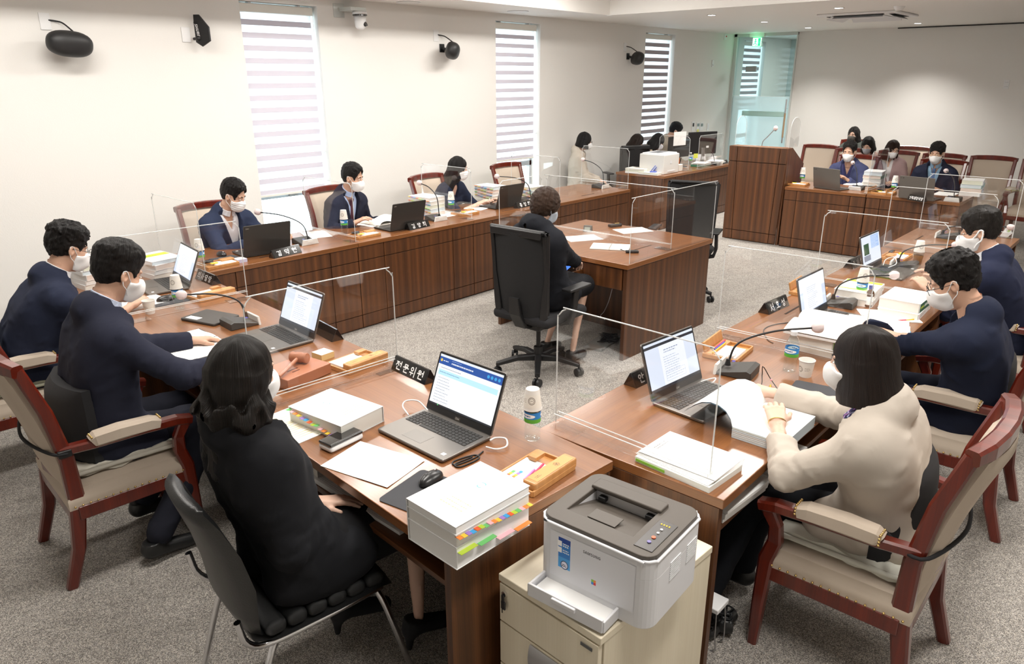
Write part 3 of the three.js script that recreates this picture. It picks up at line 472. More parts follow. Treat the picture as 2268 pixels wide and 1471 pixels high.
// ---------------------------------------------------------------- leather chair with chrome legs
{
  const t = thing('leather_chair', 'black leather side chair with padded ribbed seat and chrome legs', 'chair', [1.06, 0, -1.95], 82 * D2R);
  const sheet = (w0, path, th, m, name) => { // a bent shell: profile path in z-y, width per point
    const n = path.length, nx = 10, pos = [], idx = [];
    for (const o of [0, 1]) path.forEach(([z, y, w, bow], i) => { const a = path[Math.max(0, i - 1)], b = path[Math.min(n - 1, i + 1)], tz = b[0] - a[0], ty = b[1] - a[1], l = Math.hypot(tz, ty); for (let k = 0; k <= nx; k++) { const u = k / nx * 2 - 1, e = 1 - u ** 6, f = (o ? 1 : -1) * th / 2 * e; pos.push(u * w, y + tz / l * f, z - ty / l * f + (bow ?? 0) * u * u); } });
    const S = n * (nx + 1); for (const o of [0, 1]) for (let i = 0; i < n - 1; i++) for (let k = 0; k < nx; k++) { const a = o * S + i * (nx + 1) + k, b = a + 1, c = a + nx + 1, d = c + 1; o ? idx.push(a, b, c, b, d, c) : idx.push(a, c, b, b, c, d); }
    for (let k = 0; k < nx; k++) { let a = k, b = k + 1, c = a + S, d = b + S; idx.push(a, b, c, b, d, c); a += (n - 1) * (nx + 1); b = a + 1; c = a + S; d = b + S; idx.push(a, c, b, b, c, d); }
    const g = new THREE.BufferGeometry(); g.setAttribute('position', new THREE.Float32BufferAttribute(pos, 3)); g.setIndex(idx); g.computeVertexNormals(); obj(name, uvBox(g), m, t); };
  sheet(0, [[-0.17, 0.40, 0.19], [-0.215, 0.425, 0.205, 0.015], [-0.235, 0.48, 0.215, 0.03], [-0.25, 0.6, 0.225, 0.045], [-0.275, 0.72, 0.215, 0.045], [-0.305, 0.82, 0.19, 0.035], [-0.318, 0.865, 0.155, 0.02]], 0.045, M.leather, 'backrest');
  sheet(0, [[-0.22, 0.405, 0.2], [-0.15, 0.398, 0.225], [0.05, 0.405, 0.235], [0.2, 0.415, 0.235], [0.245, 0.402, 0.225]], 0.03, M.leather, 'seat_shell');
  for (let k = 0; k < 6; k++) { const z = -0.155 + k * 0.069, g = new RoundedBoxGeometry(0.45, 0.05, 0.069, 4, 0.024); obj('seat_rib', g.translate(0, 0.432, z), M.leather, t); }
  for (const s of [-1, 1]) {
    obj('leg', tube([[s * 0.2, 0.38, 0.2], [s * 0.215, 0.3, 0.225], [s * 0.235, 0, 0.3]], 0.012, 14, 8), M.chrome, t);
    obj('leg', tube([[s * 0.2, 0.38, -0.16], [s * 0.215, 0.3, -0.2], [s * 0.235, 0, -0.29]], 0.012, 14, 8), M.chrome, t);
    obj('side_frame', tube([[s * 0.2, 0.385, 0.22], [s * 0.205, 0.38, 0], [s * 0.205, 0.383, -0.18], [s * 0.215, 0.43, -0.25], [s * 0.22, 0.52, -0.27]], 0.011, 24, 8), M.chrome, t);
  }
  obj('cross_bar', [rod([-0.2, 0.375, 0.15], [0.2, 0.375, 0.15], 0.01), rod([-0.2, 0.375, -0.14], [0.2, 0.375, -0.14], 0.01)], M.chrome, t);
}
// plain black chair under the person waiting by the wall
{
  const t = thing('waiting_chair', 'thin black chair under the person waiting against the window wall', 'chair', [8.62, 0, -6.2], 30 * D2R);
  obj('seat', new RoundedBoxGeometry(0.44, 0.05, 0.44, 2, 0.02).translate(0, 0.44, 0), M.black, t);
  obj('backrest', new RoundedBoxGeometry(0.42, 0.34, 0.03, 2, 0.014).rotateX(-0.15).translate(0, 0.72, -0.23), M.black, t);
  for (const sx of [-1, 1]) for (const sz of [-1, 1]) obj('leg', rod([sx * 0.19, 0.43, sz * 0.18], [sx * 0.22, 0, sz * 0.22], 0.011), M.steel, t);
  for (const s of [-1, 1]) obj('back_post', rod([s * 0.19, 0.43, -0.2], [s * 0.19, 0.75, -0.24], 0.01), M.steel, t);
}
// ---------------------------------------------------------------- writing: Hangul syllables drawn from strokes
const JA = { 0: [[[0, .1], [1, .1], [.8, 1]]], 2: [[[.1, 0], [.1, .9], [1, .9]]], 3: [[[1, .1], [.1, .1], [.1, .9], [1, .9]]], 5: [[[0, .05], [.95, .05], [.95, .5], [.05, .5], [.05, .95], [1, .95]]], 6: [[[.1, .1], [.9, .1], [.9, .95], [.1, .95], [.1, .1]]], 7: [[[.1, 0], [.1, 1], [.9, 1], [.9, 0]], [[.1, .5], [.9, .5]]], 9: [[[.5, 0], [.45, .4], [.02, 1]], [[.48, .35], [.98, 1]]], 11: 'o', 12: [[[.05, .1], [.95, .1]], [[.55, .1], [.02, 1]], [[.5, .45], [.98, 1]]], 14: [[[.4, -.12], [.65, -.08]], [[.05, .16], [.95, .16]], [[.5, .16], [.02, 1]], [[.5, .5], [.98, 1]]], 17: [[[.05, .1], [.95, .1]], [[.3, .1], [.3, .9]], [[.7, .1], [.7, .9]], [[0, .9], [1, .9]]], 18: 'h' };
const FIN = { 1: 0, 4: 2, 7: 3, 8: 5, 16: 6, 17: 7, 19: 9, 21: 11, 22: 12, 27: 18 };
const VO = { 0: [1, [[[.3, -.1], [.3, 1.1]], [[.3, .45], [.95, .45]]]], 1: [1, [[[.2, -.05], [.2, 1.05]], [[.75, -.1], [.75, 1.1]], [[.2, .45], [.75, .45]]]], 4: [1, [[[.75, -.1], [.75, 1.1]], [[.0, .45], [.75, .45]]]], 6: [1, [[[.75, -.1], [.75, 1.1]], [[0, .3], [.75, .3]], [[0, .6], [.75, .6]]]], 20: [1, [[[.5, -.1], [.5, 1.1]]]], 2: [1, [[[.3, -.1], [.3, 1.1]], [[.3, .3], [.95, .3]], [[.3, .6], [.95, .6]]]],
  8: [0, [[[.5, 0], [.5, .8]], [[-.1, .8], [1.1, .8]]]], 13: [0, [[[-.1, .25], [1.1, .25]], [[.5, .25], [.5, 1.1]]]], 18: [0, [[[-.1, .5], [1.1, .5]]]], 5: [1, [[[.5, -.05], [.5, 1.05]], [[.9, -.1], [.9, 1.1]], [[0, .5], [.5, .5]]]],
  19: [2, [[[-.1, .5], [1.0, .5]]], 20], 16: [2, [[[-.1, .3], [1.0, .3]], [[.45, .3], [.45, 1.1]]], 20], 11: [2, [[[.5, 0], [.5, .7]], [[-.1, .7], [1, .7]]], 20], 14: [2, [[[-.1, .3], [1.0, .3]], [[.45, .3], [.45, 1.1]]], 4], 9: [2, [[[.5, 0], [.5, .7]], [[-.1, .7], [1, .7]]], 0] };
function hangul(g, text, x, y, s, lw = 0.11, gap = 1.12) {
  g.lineWidth = s * lw; g.lineCap = 'round'; g.lineJoin = 'round';
  const run = (st, X, Y, W, H) => { if (st === 'o' || st === 'h') { const o = st === 'h' ? 0.34 : 0.02; g.beginPath(); g.ellipse(X + W / 2, Y + H * (o + (1 - o) / 2), W * 0.4, H * (1 - o) * 0.46, 0, 0, 7); g.stroke(); if (st === 'h') { g.beginPath(); g.moveTo(X + W * .35, Y - H * .05); g.lineTo(X + W * .65, Y - H * .05); g.moveTo(X, Y + H * .18); g.lineTo(X + W, Y + H * .18); g.stroke(); } return; }
    for (const l of st) { g.beginPath(); l.forEach(([a, b], i) => i ? g.lineTo(X + a * W, Y + b * H) : g.moveTo(X + a * W, Y + b * H)); g.stroke(); } };
  for (const ch of text) {
    const c = ch.charCodeAt(0) - 0xac00; if (c < 0 || c > 11171) { if (ch !== ' ') { g.font = 'bold ' + s + 'px serif'; g.fillText(ch, x, y + s * 0.85); } x += s * (ch === ' ' ? 0.45 : 0.7); continue; }
    const L = (c / 588) | 0, v = ((c % 588) / 28) | 0, t = c % 28, [dir, vs, ex] = VO[v] ?? VO[20], B = t ? 0.52 : 0.92;
    const l = JA[L] ?? JA[11];
    if (dir === 1) { run(l, x + s * .06, y + s * .08, s * .46, s * (B - .12)); run(vs, x + s * .6, y + s * .04, s * .34, s * (B - .06)); }
    else if (dir === 0) { run(l, x + s * .22, y + s * .05, s * .56, s * (t ? .26 : .42)); run(vs, x + s * .14, y + s * (t ? .37 : .55), s * .72, s * (t ? .2 : .34)); }
    else { run(l, x + s * .1, y + s * .05, s * .44, s * (t ? .24 : .4)); run(vs, x + s * .08, y + s * (t ? .36 : .56), s * .5, s * (t ? .18 : .3)); run(VO[ex][1], x + s * .66, y + s * .04, s * .3, s * (B - .04)); }
    if (t) run(JA[FIN[t]] ?? JA[2], x + s * .22, y + s * .64, s * .58, s * .3);
    x += s * gap;
  }
}
function greek(g, x, y, w, rows, dy, c = '#9aa', h = 2) { g.fillStyle = c; for (let k = 0; k < rows; k++) { let X = x; const e = x + w * (0.6 + 0.4 * rnd()); while (X < e) { const l = 3 + rnd() * 9; g.fillRect(X, y + k * dy, Math.min(l, e - X), h); X += l + 3; } } }
// ---------------------------------------------------------------- small things on the desks
// two picture points of an edge (left and right as its user sees it) give place, turn and length
function edge(l, r, y = 0.75) { const a = at(l[0], l[1], y), b = at(r[0], r[1], y), d = b.clone().sub(a); return { p: a.clone().add(b).multiplyScalar(0.5), a, b, w: Math.hypot(d.x, d.z), turn: Math.atan2(-d.z, d.x) }; }
const keyGeo = (() => { const g = []; for (let r = 0; r < 6; r++) for (let k = 0; k < 18; k++) { if (r === 5 && k > 3 && k < 9) continue; g.push(new THREE.BoxGeometry(0.0155, 0.0022, 0.0138).translate(-0.158 + k * 0.0186, 0.001, -0.052 + r * 0.0168)); } g.push(new THREE.BoxGeometry(0.09, 0.0022, 0.0138).translate(-0.04, 0.001, 0.032)); return merge(g); })();
const screens = {
  site: canvasTex(512, 300, (g, w, h) => { g.fillStyle = '#fbfcff'; g.fillRect(0, 0, w, h); g.fillStyle = '#e6ebf5'; g.fillRect(0, 0, w, 14); g.fillStyle = '#1f4f9e'; g.fillRect(0, 14, w, 44); g.fillStyle = '#f2c94c'; g.beginPath(); g.arc(18, 34, 9, 0, 7); g.fill(); greek(g, 34, 32, 60, 1, 9, '#fff', 5); greek(g, 104, 22, 80, 1, 5, '#cfe0ff', 2); greek(g, 104, 34, 260, 1, 9, '#fff', 8); for (let k = 0; k < 4; k++) { g.fillStyle = '#3aa0dc'; g.beginPath(); g.arc(404 + k * 28, 36, 10, 0, 7); g.fill(); } greek(g, 24, 74, 250, 1, 8, '#8a93a3', 4); g.fillStyle = '#bfeafb'; g.fillRect(14, 88, 484, 32); greek(g, 24, 100, 260, 1, 8, '#6a90b5', 4); greek(g, 24, 134, 130, 9, 17, '#a9b0bd', 4); g.fillStyle = '#20242c'; g.fillRect(0, 290, w, 10); g.fillStyle = '#5fd07a'; g.fillRect(70, 291, 8, 8); }),
  doc: canvasTex(256, 160, (g, w, h) => { g.fillStyle = '#dfe7f7'; g.fillRect(0, 0, w, h); g.fillStyle = '#20242e'; g.fillRect(0, 8, w, 9); g.fillRect(0, 150, w, 10); g.fillStyle = '#f4f7ff'; g.fillRect(70, 17, 130, 133); greek(g, 92, 34, 80, 2, 8, '#8f9bb5', 3); greek(g, 84, 58, 104, 10, 8, '#b9c3d8', 2); g.strokeStyle = '#c3cbdc'; g.strokeRect(84, 110, 100, 30); }),
  mixed: canvasTex(256, 160, (g, w, h) => { g.fillStyle = '#cfdcf6'; g.fillRect(0, 0, w, h); g.fillStyle = '#f8faff'; g.fillRect(0, 0, w, 60); g.fillRect(30, 30, 190, 116); greek(g, 70, 46, 110, 12, 8, '#aab6cc', 2); g.fillStyle = '#1d2430'; g.fillRect(0, 150, w, 10); }),
  dark: canvasTex(256, 160, (g, w, h) => { g.fillStyle = '#e4ecfb'; g.fillRect(0, 0, w, h); g.fillStyle = '#0e4a2c'; g.fillRect(26, 40, 70, 60); g.fillStyle = '#a8c6f2'; g.fillRect(130, 4, 110, 70); greek(g, 138, 12, 95, 8, 8, '#dfe9fb', 3); g.fillStyle = '#8a93a3'; g.fillRect(20, 104, 90, 30); g.fillStyle = '#1d2430'; g.fillRect(0, 150, w, 10); }),
};
const logoTex = canvasTex(64, 32, (g) => { g.fillStyle = '#433d38'; g.fillRect(0, 0, 64, 32); g.strokeStyle = '#d8d4ce'; g.fillStyle = '#d8d4ce'; g.lineWidth = 2; g.beginPath(); g.arc(18, 16, 8, 0, 7); g.stroke(); g.font = 'bold 15px sans-serif'; g.fillText('LG', 30, 21); });
const logoMat = mat('#fff', 0.4, { map: logoTex });
function laptop(label, hl, hr, o = {}) {   // hl, hr: picture points of the hinge ends as the user sees them
  const e = edge(hl, hr), t = thing('laptop', label, 'laptop', e.p, e.turn), w = o.w ?? 0.37, d = 0.25, h = 0.245, open = (o.open ?? 105) * D2R;
  obj('base', slab(roundRect(w, d, 0.012), 0.013, 0.003).rotateX(-PI / 2).translate(0, 0.009, d / 2), o.dark ? M.lapDark : M.lapGrey, t);
  obj('keyboard', keyGeo.clone().scale(w / 0.37, 1, 1).translate(0, 0.0155, 0.085), M.key, t);
  obj('touchpad', box(0.105, 0.0006, 0.068, -0.02, 0.0157, 0.185, 0), mat([0.17, 0.158, 0.146], 0.35, { metalness: 0.6 }), t);
  const L = new THREE.Group(); L.name = 'lid'; t.add(L); L.position.set(0, 0.014, 0.004); L.rotation.x = open - PI / 2 > 0 ? -(open - PI / 2) : 0;
  obj('lid_shell', slab(roundRect(w, h, 0.01), 0.007, 0.002).translate(0, h / 2, -0.004), o.dark ? M.lapDark : M.lapGrey, L);
  obj('bezel', slab(roundRect(w - 0.006, h - 0.008, 0.008), 0.001).translate(0, h / 2, 0), M.black, L);
  const s = screens[o.screen ?? 'doc'];
  obj('screen', new THREE.PlaneGeometry(w - 0.022, h - 0.042).translate(0, h / 2 + 0.01, 0.0011), mat([0.02, 0.02, 0.02], 0.12, { emissive: col('#ffffff'), emissiveMap: s, emissiveIntensity: 0.85 }), L);
  obj('logo', new THREE.PlaneGeometry(0.03, 0.014).translate(0, 0.012, 0.0012), logoMat, L);
  obj('logo', new THREE.PlaneGeometry(0.035, 0.017).rotateY(PI).translate(w / 2 - 0.03, h - 0.022, -0.0082), logoMat, L);
  obj('sticker', box(0.018, 0.0005, 0.016, w / 2 - 0.03, 0.0158, 0.215, 0), M.white, t);
  return t;
}
laptop('open grey laptop showing a blue-headed web page', [944.7, 911], [1088.6, 974], { screen: 'site', open: 112 });
laptop('open grey laptop with a document on screen beside the gavel block', [618, 722], [697.6, 758], { screen: 'doc', open: 110 });
laptop('open grey laptop with a pale screen beside the stacks of tabbed files', [377, 613], [426.6, 645], { screen: 'mixed', open: 112 });
laptop('open grey laptop with a table on screen before the person in the beige jacket', [1446, 896], [1551, 846], { screen: 'doc', open: 108 });
laptop('open grey laptop behind the opened thick book on the right row', [1774, 722], [1832, 688], { screen: 'mixed', open: 104 });
laptop('open laptop with a green picture on screen on the right row', [1911.6, 608], [1951, 588], { screen: 'dark', open: 104 });
laptop('dark laptop lid before the person typing beside the open window', [640, 557], [544, 572], { dark: 1, open: 104 });
laptop('dark laptop lid before the person with the dotted tie', [939.5, 501], [861, 515], { dark: 1, open: 104 });
laptop('dark laptop lid before the person in the navy polo shirt', [1151, 455], [1097.6, 464.5], { dark: 1, open: 108 });
laptop('grey laptop lid before the person in the blue blazer at the back desk', [1865, 424], [1796.8, 414.5], { open: 102 });
laptop('grey laptop lid before the spectacled person at the back desk', [2068, 447], [1988, 438], { open: 102 });

// gooseneck microphones: desk station, bent neck, head in a thin cover
const micDark = mat([0.05, 0.047, 0.043], 0.45), micSilver = mat([0.66, 0.65, 0.62], 0.35), cover = mat([0.86, 0.74, 0.73], 0.8, { transmission: 0.35, thickness: 0 });
function mic(label, b, h, hy, turn, y0 = 0.75) {
  const p = at(b[0], b[1], y0), t = thing('gooseneck_microphone', label, 'microphone', p, turn * D2R);
  obj('station', slab([[-0.08, 0], [0.085, 0], [0.085, 0.012], [-0.06, 0.046], [-0.08, 0.038]], 0.145, 0.004).rotateY(PI / 2).translate(0, 0, 0), micDark, t);
  obj('rear_shell', [slab([[-0.078, 0], [0.078, 0], [0.066, 0.046], [-0.066, 0.046]], 0.014, 0.003).translate(0, 0.0, -0.082), slab([[-0.03, 0.012], [0.03, 0.012], [0.024, 0.032], [-0.024, 0.032]], 0.004).translate(0, 0, -0.09)], micSilver, t);
  obj('display', box(0.018, 0.001, 0.014, 0.028, 0.0425, -0.03, 0).rotateX(0.0), mat([0.02, 0.02, 0.1], 0.2, { emissive: col([0.12, 0.1, 0.6]), emissiveIntensity: 0.6 }), t);
  obj('sticker', box(0.05, 0.0006, 0.03, -0.025, 0.031, 0.03, 0).rotateX(0.0), M.white, t);
  const inv = new THREE.Matrix4().makeRotationY(-turn * D2R), H = at(h[0], h[1], hy).sub(p).applyMatrix4(inv), R0 = V(-0.01, 0.04, -0.045);
  const d = H.clone().sub(R0), up = V(R0.x + d.x * 0.12, R0.y + Math.max(0.05, d.y * 0.6), R0.z + d.z * 0.1), md = V(R0.x + d.x * 0.5, R0.y + d.y * 0.85 + 0.012, R0.z + d.z * 0.5);
  obj('neck_socket', cyl(0.008, 0.014, 0.03, R0.x, R0.y + 0.008, R0.z), M.black, t);
  obj('gooseneck', tube([R0, up, md, H], 0.0048, 30, 8), M.black, t);
  const dir = H.clone().sub(md).normalize(), q = new THREE.Quaternion().setFromUnitVectors(V(0, 1, 0), dir);
  obj('head', lathe([[0, -0.01], [0.009, -0.008], [0.0115, 0.005], [0.0115, 0.03], [0, 0.034]], 14).applyQuaternion(q).translate(H.x, H.y, H.z), M.black, t);
  const cg = sph(0.026, 0, 0.014, 0, 1, 1.15, 1, 14), cp = cg.attributes.position; for (let i = 0; i < cp.count; i++) { const k = 1 + 0.12 * noise.noise(cp.getX(i) * 60, cp.getY(i) * 60, cp.getZ(i) * 60 + b[0]); cp.setXYZ(i, cp.getX(i) * k, cp.getY(i) * k, cp.getZ(i) * k); } cg.computeVertexNormals();
  obj('head_cover', cg.applyQuaternion(q).translate(H.x, H.y, H.z), cover, t);
}
mic('gooseneck microphone bent over the chairman\'s open folder', [531, 720], [408, 653], 0.94, -94);
mic('gooseneck microphone before the person typing beside the open window', [675, 539], [574, 470], 0.99, 180);
mic('gooseneck microphone before the person with the dotted tie', [965, 487], [931, 406], 1.08, 175);
mic('gooseneck microphone before the person in the navy polo shirt', [1168, 447], [1103, 391], 1.05, 180);
mic('gooseneck microphone on the unoccupied window-wall desk', [1329, 416], [1293, 354], 1.06, 180);
mic('gooseneck microphone before the person in the beige jacket', [1633, 826], [1805, 726], 0.95, 8);
mic('gooseneck microphone behind the brown drink bottle', [1862, 676], [1975, 610], 0.93, 5);
mic('gooseneck microphone before the young person in round glasses', [2003, 592], [2112, 543], 0.92, 5);
mic('gooseneck microphone on the unoccupied right-row desk', [2100, 527], [2234, 503], 0.87, 0);
mic('gooseneck microphone before the person in the blue blazer', [1897, 420], [1889, 361], 1.0, 90);
mic('gooseneck microphone before the spectacled person at the back desk', [2111, 445], [2096, 379], 1.02, 90);

// name plates: black gloss prisms lettered in white on both faces
function namePlate(label, l, r, text, o = {}) {
  const e = edge(l, r), w = o.w ?? 0.26, h = 0.062, d = 0.07, t = thing('name_plate', label, 'name plate', e.p, e.turn + (o.turn ?? 0));
  obj('prism', slab([[-d / 2, 0], [d / 2, 0], [0.004, h], [-0.004, h]], w, 0.002).rotateY(PI / 2), M.blackGloss, t);
  const tx = canvasTex(256, 64, (g) => { g.fillStyle = '#0a0a0b'; g.fillRect(0, 0, 256, 64); g.strokeStyle = g.fillStyle = '#f4f4f4'; const n = [...text].length, s = n > 4 ? 38 : 46, gap = n > 4 ? 1.04 : n > 3 ? 1.22 : 1.55; hangul(g, text, (o.left ? 30 : 128 - (n * gap - (gap - 1)) * s / 2), 32 - s / 2, s, 0.13, gap); });
  const m = mat('#fff', 0.12, { map: tx, clearcoat: 1, clearcoatRoughness: 0.03 }), a = Math.atan2(d / 2 - 0.004, h);
  for (const k of [0, 1]) obj('lettering', new THREE.PlaneGeometry(w - 0.01, h * 0.95).translate(0, h * 0.52, 0.0).rotateX(-a).translate(0, 0, d / 2 + 0.0006).rotateY(k * PI), m, t);
}
namePlate('black name plate with white lettering before the person typing beside the open window', [597, 573], [667, 557], '김덕현');
namePlate('black name plate with white lettering before the person with the dotted tie', [897, 511], [952, 499], '김양희');
namePlate('black name plate with white lettering before the person in the navy polo shirt', [1136, 463], [1182, 453], '홍정희');
namePlate('black name plate with white lettering at the laptop by the stacked tabbed files', [437, 612], [486, 633], '의사담당');
namePlate('black name plate standing behind the chairman\'s laptop', [692, 724], [752, 757], '', { w: 0.28 });
namePlate('glossy black four-letter name plate left of the laptop with the blue web page', [880, 814], [953, 848], '전문위원');
namePlate('black name plate half hidden behind the beige-jacketed person\'s laptop', [1393, 857], [1470, 820], '안', { left: 1 });
namePlate('black name plate with white lettering standing next to a cable slot on the right row', [1686, 697], [1741, 672], '서호성');
namePlate('black name plate with white lettering beside the laptop with a green picture', [1872, 598], [1912, 578], '주이삭');
namePlate('low black six-letter name plate before the spectacled person at the back desk', [2007, 441], [2055, 449], '기획재정국장', { w: 0.2 });

// clear acrylic screens: sheet, bright polished edge, and a pair of base rails
function acrylic(label, far, near, o = {}) {    // world points at desk level
  const d = near.clone().sub(far), L = o.len ?? Math.hypot(d.x, d.z), t = thing('acrylic_screen', label, 'screen', far.clone().add(near).multiplyScalar(0.5), Math.atan2(-d.z, d.x)), h = o.h ?? 0.475, r = o.r ?? 0.06;
  const out = roundRect(L, h, [r, r, 0, 0], 6).map(([x, y]) => [x, y + h / 2 + 0.006]);
  obj('sheet', slab(out, 0.005).rotateX(0), M.acrylic, t);
  const n = out.length, up = out.slice(n - 1).concat(out.slice(0, n - 1));
  obj('polished_edge', tube(up.map(([x, y]) => V(x, y, 0)), 0.0027, 80, 5), M.acrylicEdge, t);
  if (o.rails !== false) { for (const s of [-1, 1]) obj('base_rail', box(L, 0.045, 0.004, 0, 0.024, s * 0.014, 0.001), M.acrylic, t); for (const s of [-1, 1]) obj('polished_edge', [box(L, 0.003, 0.005, 0, 0.0465, s * 0.014, 0.001), box(0.004, 0.045, 0.005, L / 2, 0.024, s * 0.014, 0.001)], M.acrylicEdge, t); for (const s of [-1, 1]) obj('base_plate', box(0.13, 0.005, 0.09, s * (L / 2 - 0.065), 0.0025, 0, 0.001), M.acrylic, t); }
}
const W = (x, z, y = 0.75) => V(x, y, z);
{ const a = onL(1.275, -0.02).setY(0.75), b = onL(1.275, -0.72).setY(0.75); acrylic('clear acrylic screen between the chairman and the person with wavy hair', a, b); }
{ const a = onL(2.86, -0.02).setY(0.75), b = onL(2.86, -0.73).setY(0.75); acrylic('clear acrylic screen between the chairman and the person at the tabbed files', a, b); }
acrylic('clear acrylic screen at the joint of the left and right rows behind the printer', W(2.045, -1.60), W(2.02, -0.93));
acrylic('clear acrylic screen beside the water bottle on the right row', W(3.42, -1.61), W(3.44, -0.9));
acrylic('clear acrylic screen between the stacked white books and the laptop with a green picture', W(4.80, -1.61), W(4.82, -0.9));
acrylic('clear acrylic screen behind the cup of tea on the right row', W(6.25, -1.61), W(6.25, -0.9));
acrylic('clear acrylic screen at the far end of the right row', W(7.30, -1.61), W(7.30, -0.9));
acrylic('clear acrylic screen at the corner end of the window-wall row', W(2.28, -4.93), W(2.28, -5.63));
acrylic('clear acrylic screen between the two people at the window wall', W(3.575, -4.93), W(3.575, -5.63));
acrylic('clear acrylic screen between the person with the dotted tie and the person in navy', W(4.937, -4.93), W(4.937, -5.63));
acrylic('clear acrylic screen beside the unoccupied window-wall desk', W(6.29, -4.93), W(6.29, -5.63));
acrylic('clear acrylic screen at the free end of the window-wall row', W(7.63, -4.93), W(7.63, -5.63));
acrylic('clear acrylic screen across the middle of the stenographers\' desk', W(5.04, -2.83), W(5.04, -4.1));
acrylic('clear acrylic screen along the side edge of the stenographers\' desk', W(4.42, -2.81), W(5.64, -2.785), { rails: false });
acrylic('clear acrylic screen along the wall-side edge of the stenographers\' desk', W(4.45, -4.12), W(5.0, -4.12), { rails: false });
acrylic('clear acrylic screen between the two people at the back desks', W(9.1, -2.614), W(9.72, -2.614));
acrylic('clear acrylic screen on the counter beside the white printer', W(9.78, -5.3), W(9.78, -5.8));
acrylic('clear acrylic screen on the counter before the two monitors', W(10.0, -5.27), W(10.75, -5.27));
for (const [z, l] of [[-4.34, 'wall'], [-3.63, 'desk']]) acrylic('clear acrylic shield on the lectern, ' + (l === 'wall' ? 'on the side of the glass door' : 'on the side of the back desks'), V(9.2, 1.2, z), V(9.5, 1.2, z), { h: 0.36, r: 0.14, rails: false });
// ---------------------------------------------------------------- people: smooth distance fields meshed with surface nets
function nets(f, lo, hi, c) {
  const nx = Math.ceil((hi[0] - lo[0]) / c) + 1, ny = Math.ceil((hi[1] - lo[1]) / c) + 1, nz = Math.ceil((hi[2] - lo[2]) / c) + 1;
  const F = new Float32Array(nx * ny * nz); let i = 0;
  for (let z = 0; z < nz; z++) for (let y = 0; y < ny; y++) for (let x = 0; x < nx; x++) F[i++] = f(lo[0] + x * c, lo[1] + y * c, lo[2] + z * c);
  const id = new Int32Array(nx * ny * nz).fill(-1), pos = [], idx = [], sy = nx, sz = nx * ny, off = [0, 1, sy, sy + 1, sz, sz + 1, sz + sy, sz + sy + 1];
  const E = [[0, 1], [2, 3], [4, 5], [6, 7], [0, 2], [1, 3], [4, 6], [5, 7], [0, 4], [1, 5], [2, 6], [3, 7]];
  for (let z = 0; z < nz - 1; z++) for (let y = 0; y < ny - 1; y++) for (let x = 0; x < nx - 1; x++) {
    const b = x + y * sy + z * sz; let m = 0; for (let k = 0; k < 8; k++) if (F[b + off[k]] < 0) m |= 1 << k;
    if (m === 0 || m === 255) continue;
    let px = 0, py = 0, pz = 0, n = 0;
    for (const [p, q] of E) if (((m >> p) & 1) !== ((m >> q) & 1)) { const u = F[b + off[p]], v = F[b + off[q]], t = u / (u - v); px += (p & 1) + ((q & 1) - (p & 1)) * t; py += ((p >> 1) & 1) + (((q >> 1) & 1) - ((p >> 1) & 1)) * t; pz += (p >> 2) + ((q >> 2) - (p >> 2)) * t; n++; }
    id[b] = pos.length / 3; pos.push(lo[0] + (x + px / n) * c, lo[1] + (y + py / n) * c, lo[2] + (z + pz / n) * c);
  }
  const quad = (a, b, d, e, fl) => { if (a < 0 || b < 0 || d < 0 || e < 0) return; fl ? idx.push(a, b, d, a, d, e) : idx.push(a, d, b, a, e, d); };
  for (let z = 1; z < nz - 1; z++) for (let y = 1; y < ny - 1; y++) for (let x = 1; x < nx - 1; x++) {
    const b = x + y * sy + z * sz, s = F[b] < 0;
    if (s !== F[b + 1] < 0) quad(id[b - sy - sz], id[b - sz], id[b], id[b - sy], s);
    if (s !== F[b + sy] < 0) quad(id[b - 1 - sz], id[b - 1], id[b], id[b - sz], s);
    if (s !== F[b + sz] < 0) quad(id[b - 1 - sy], id[b - sy], id[b], id[b - 1], s);
  }
  const g = new THREE.BufferGeometry(); g.setAttribute('position', new THREE.Float32BufferAttribute(pos, 3)); g.setIndex(idx); g.computeVertexNormals();
  g.setAttribute('uv', new THREE.Float32BufferAttribute(new Float32Array(pos.length / 3 * 2), 2)); return g;
}
const smin = (a, b, k) => { const h = Math.max(k - Math.abs(a - b), 0) / k; return Math.min(a, b) - h * h * k * 0.25; };
// a list of tapered capsules [ax,ay,az, bx,by,bz, ra, rb] joined smoothly
function caps(list, k) {
  const n = list.length, P = new Float64Array(n * 14);
  list.forEach((c, i) => { const [ax, ay, az, bx, by, bz, ra, rb] = c, dx = bx - ax, dy = by - ay, dz = bz - az, l2 = dx * dx + dy * dy + dz * dz || 1e-9; P.set([ax, ay, az, dx, dy, dz, 1 / l2, ra, rb - ra, (ax + bx) / 2, (ay + by) / 2, (az + bz) / 2, Math.sqrt(l2) / 2 + Math.max(ra, rb), 0], i * 14); });
  return (x, y, z) => { let d = 1e9; for (let i = 0, o = 0; i < n; i++, o += 14) { const ex = x - P[o + 9], ey = y - P[o + 10], ez = z - P[o + 11], far = Math.sqrt(ex * ex + ey * ey + ez * ez) - P[o + 12]; if (far > d + k) continue; const px = x - P[o], py = y - P[o + 1], pz = z - P[o + 2]; let t = (px * P[o + 3] + py * P[o + 4] + pz * P[o + 5]) * P[o + 6]; t = t < 0 ? 0 : t > 1 ? 1 : t; const qx = px - P[o + 3] * t, qy = py - P[o + 4] * t, qz = pz - P[o + 5] * t; d = smin(d, Math.sqrt(qx * qx + qy * qy + qz * qz) - P[o + 7] - P[o + 8] * t, k); } return d; };
}
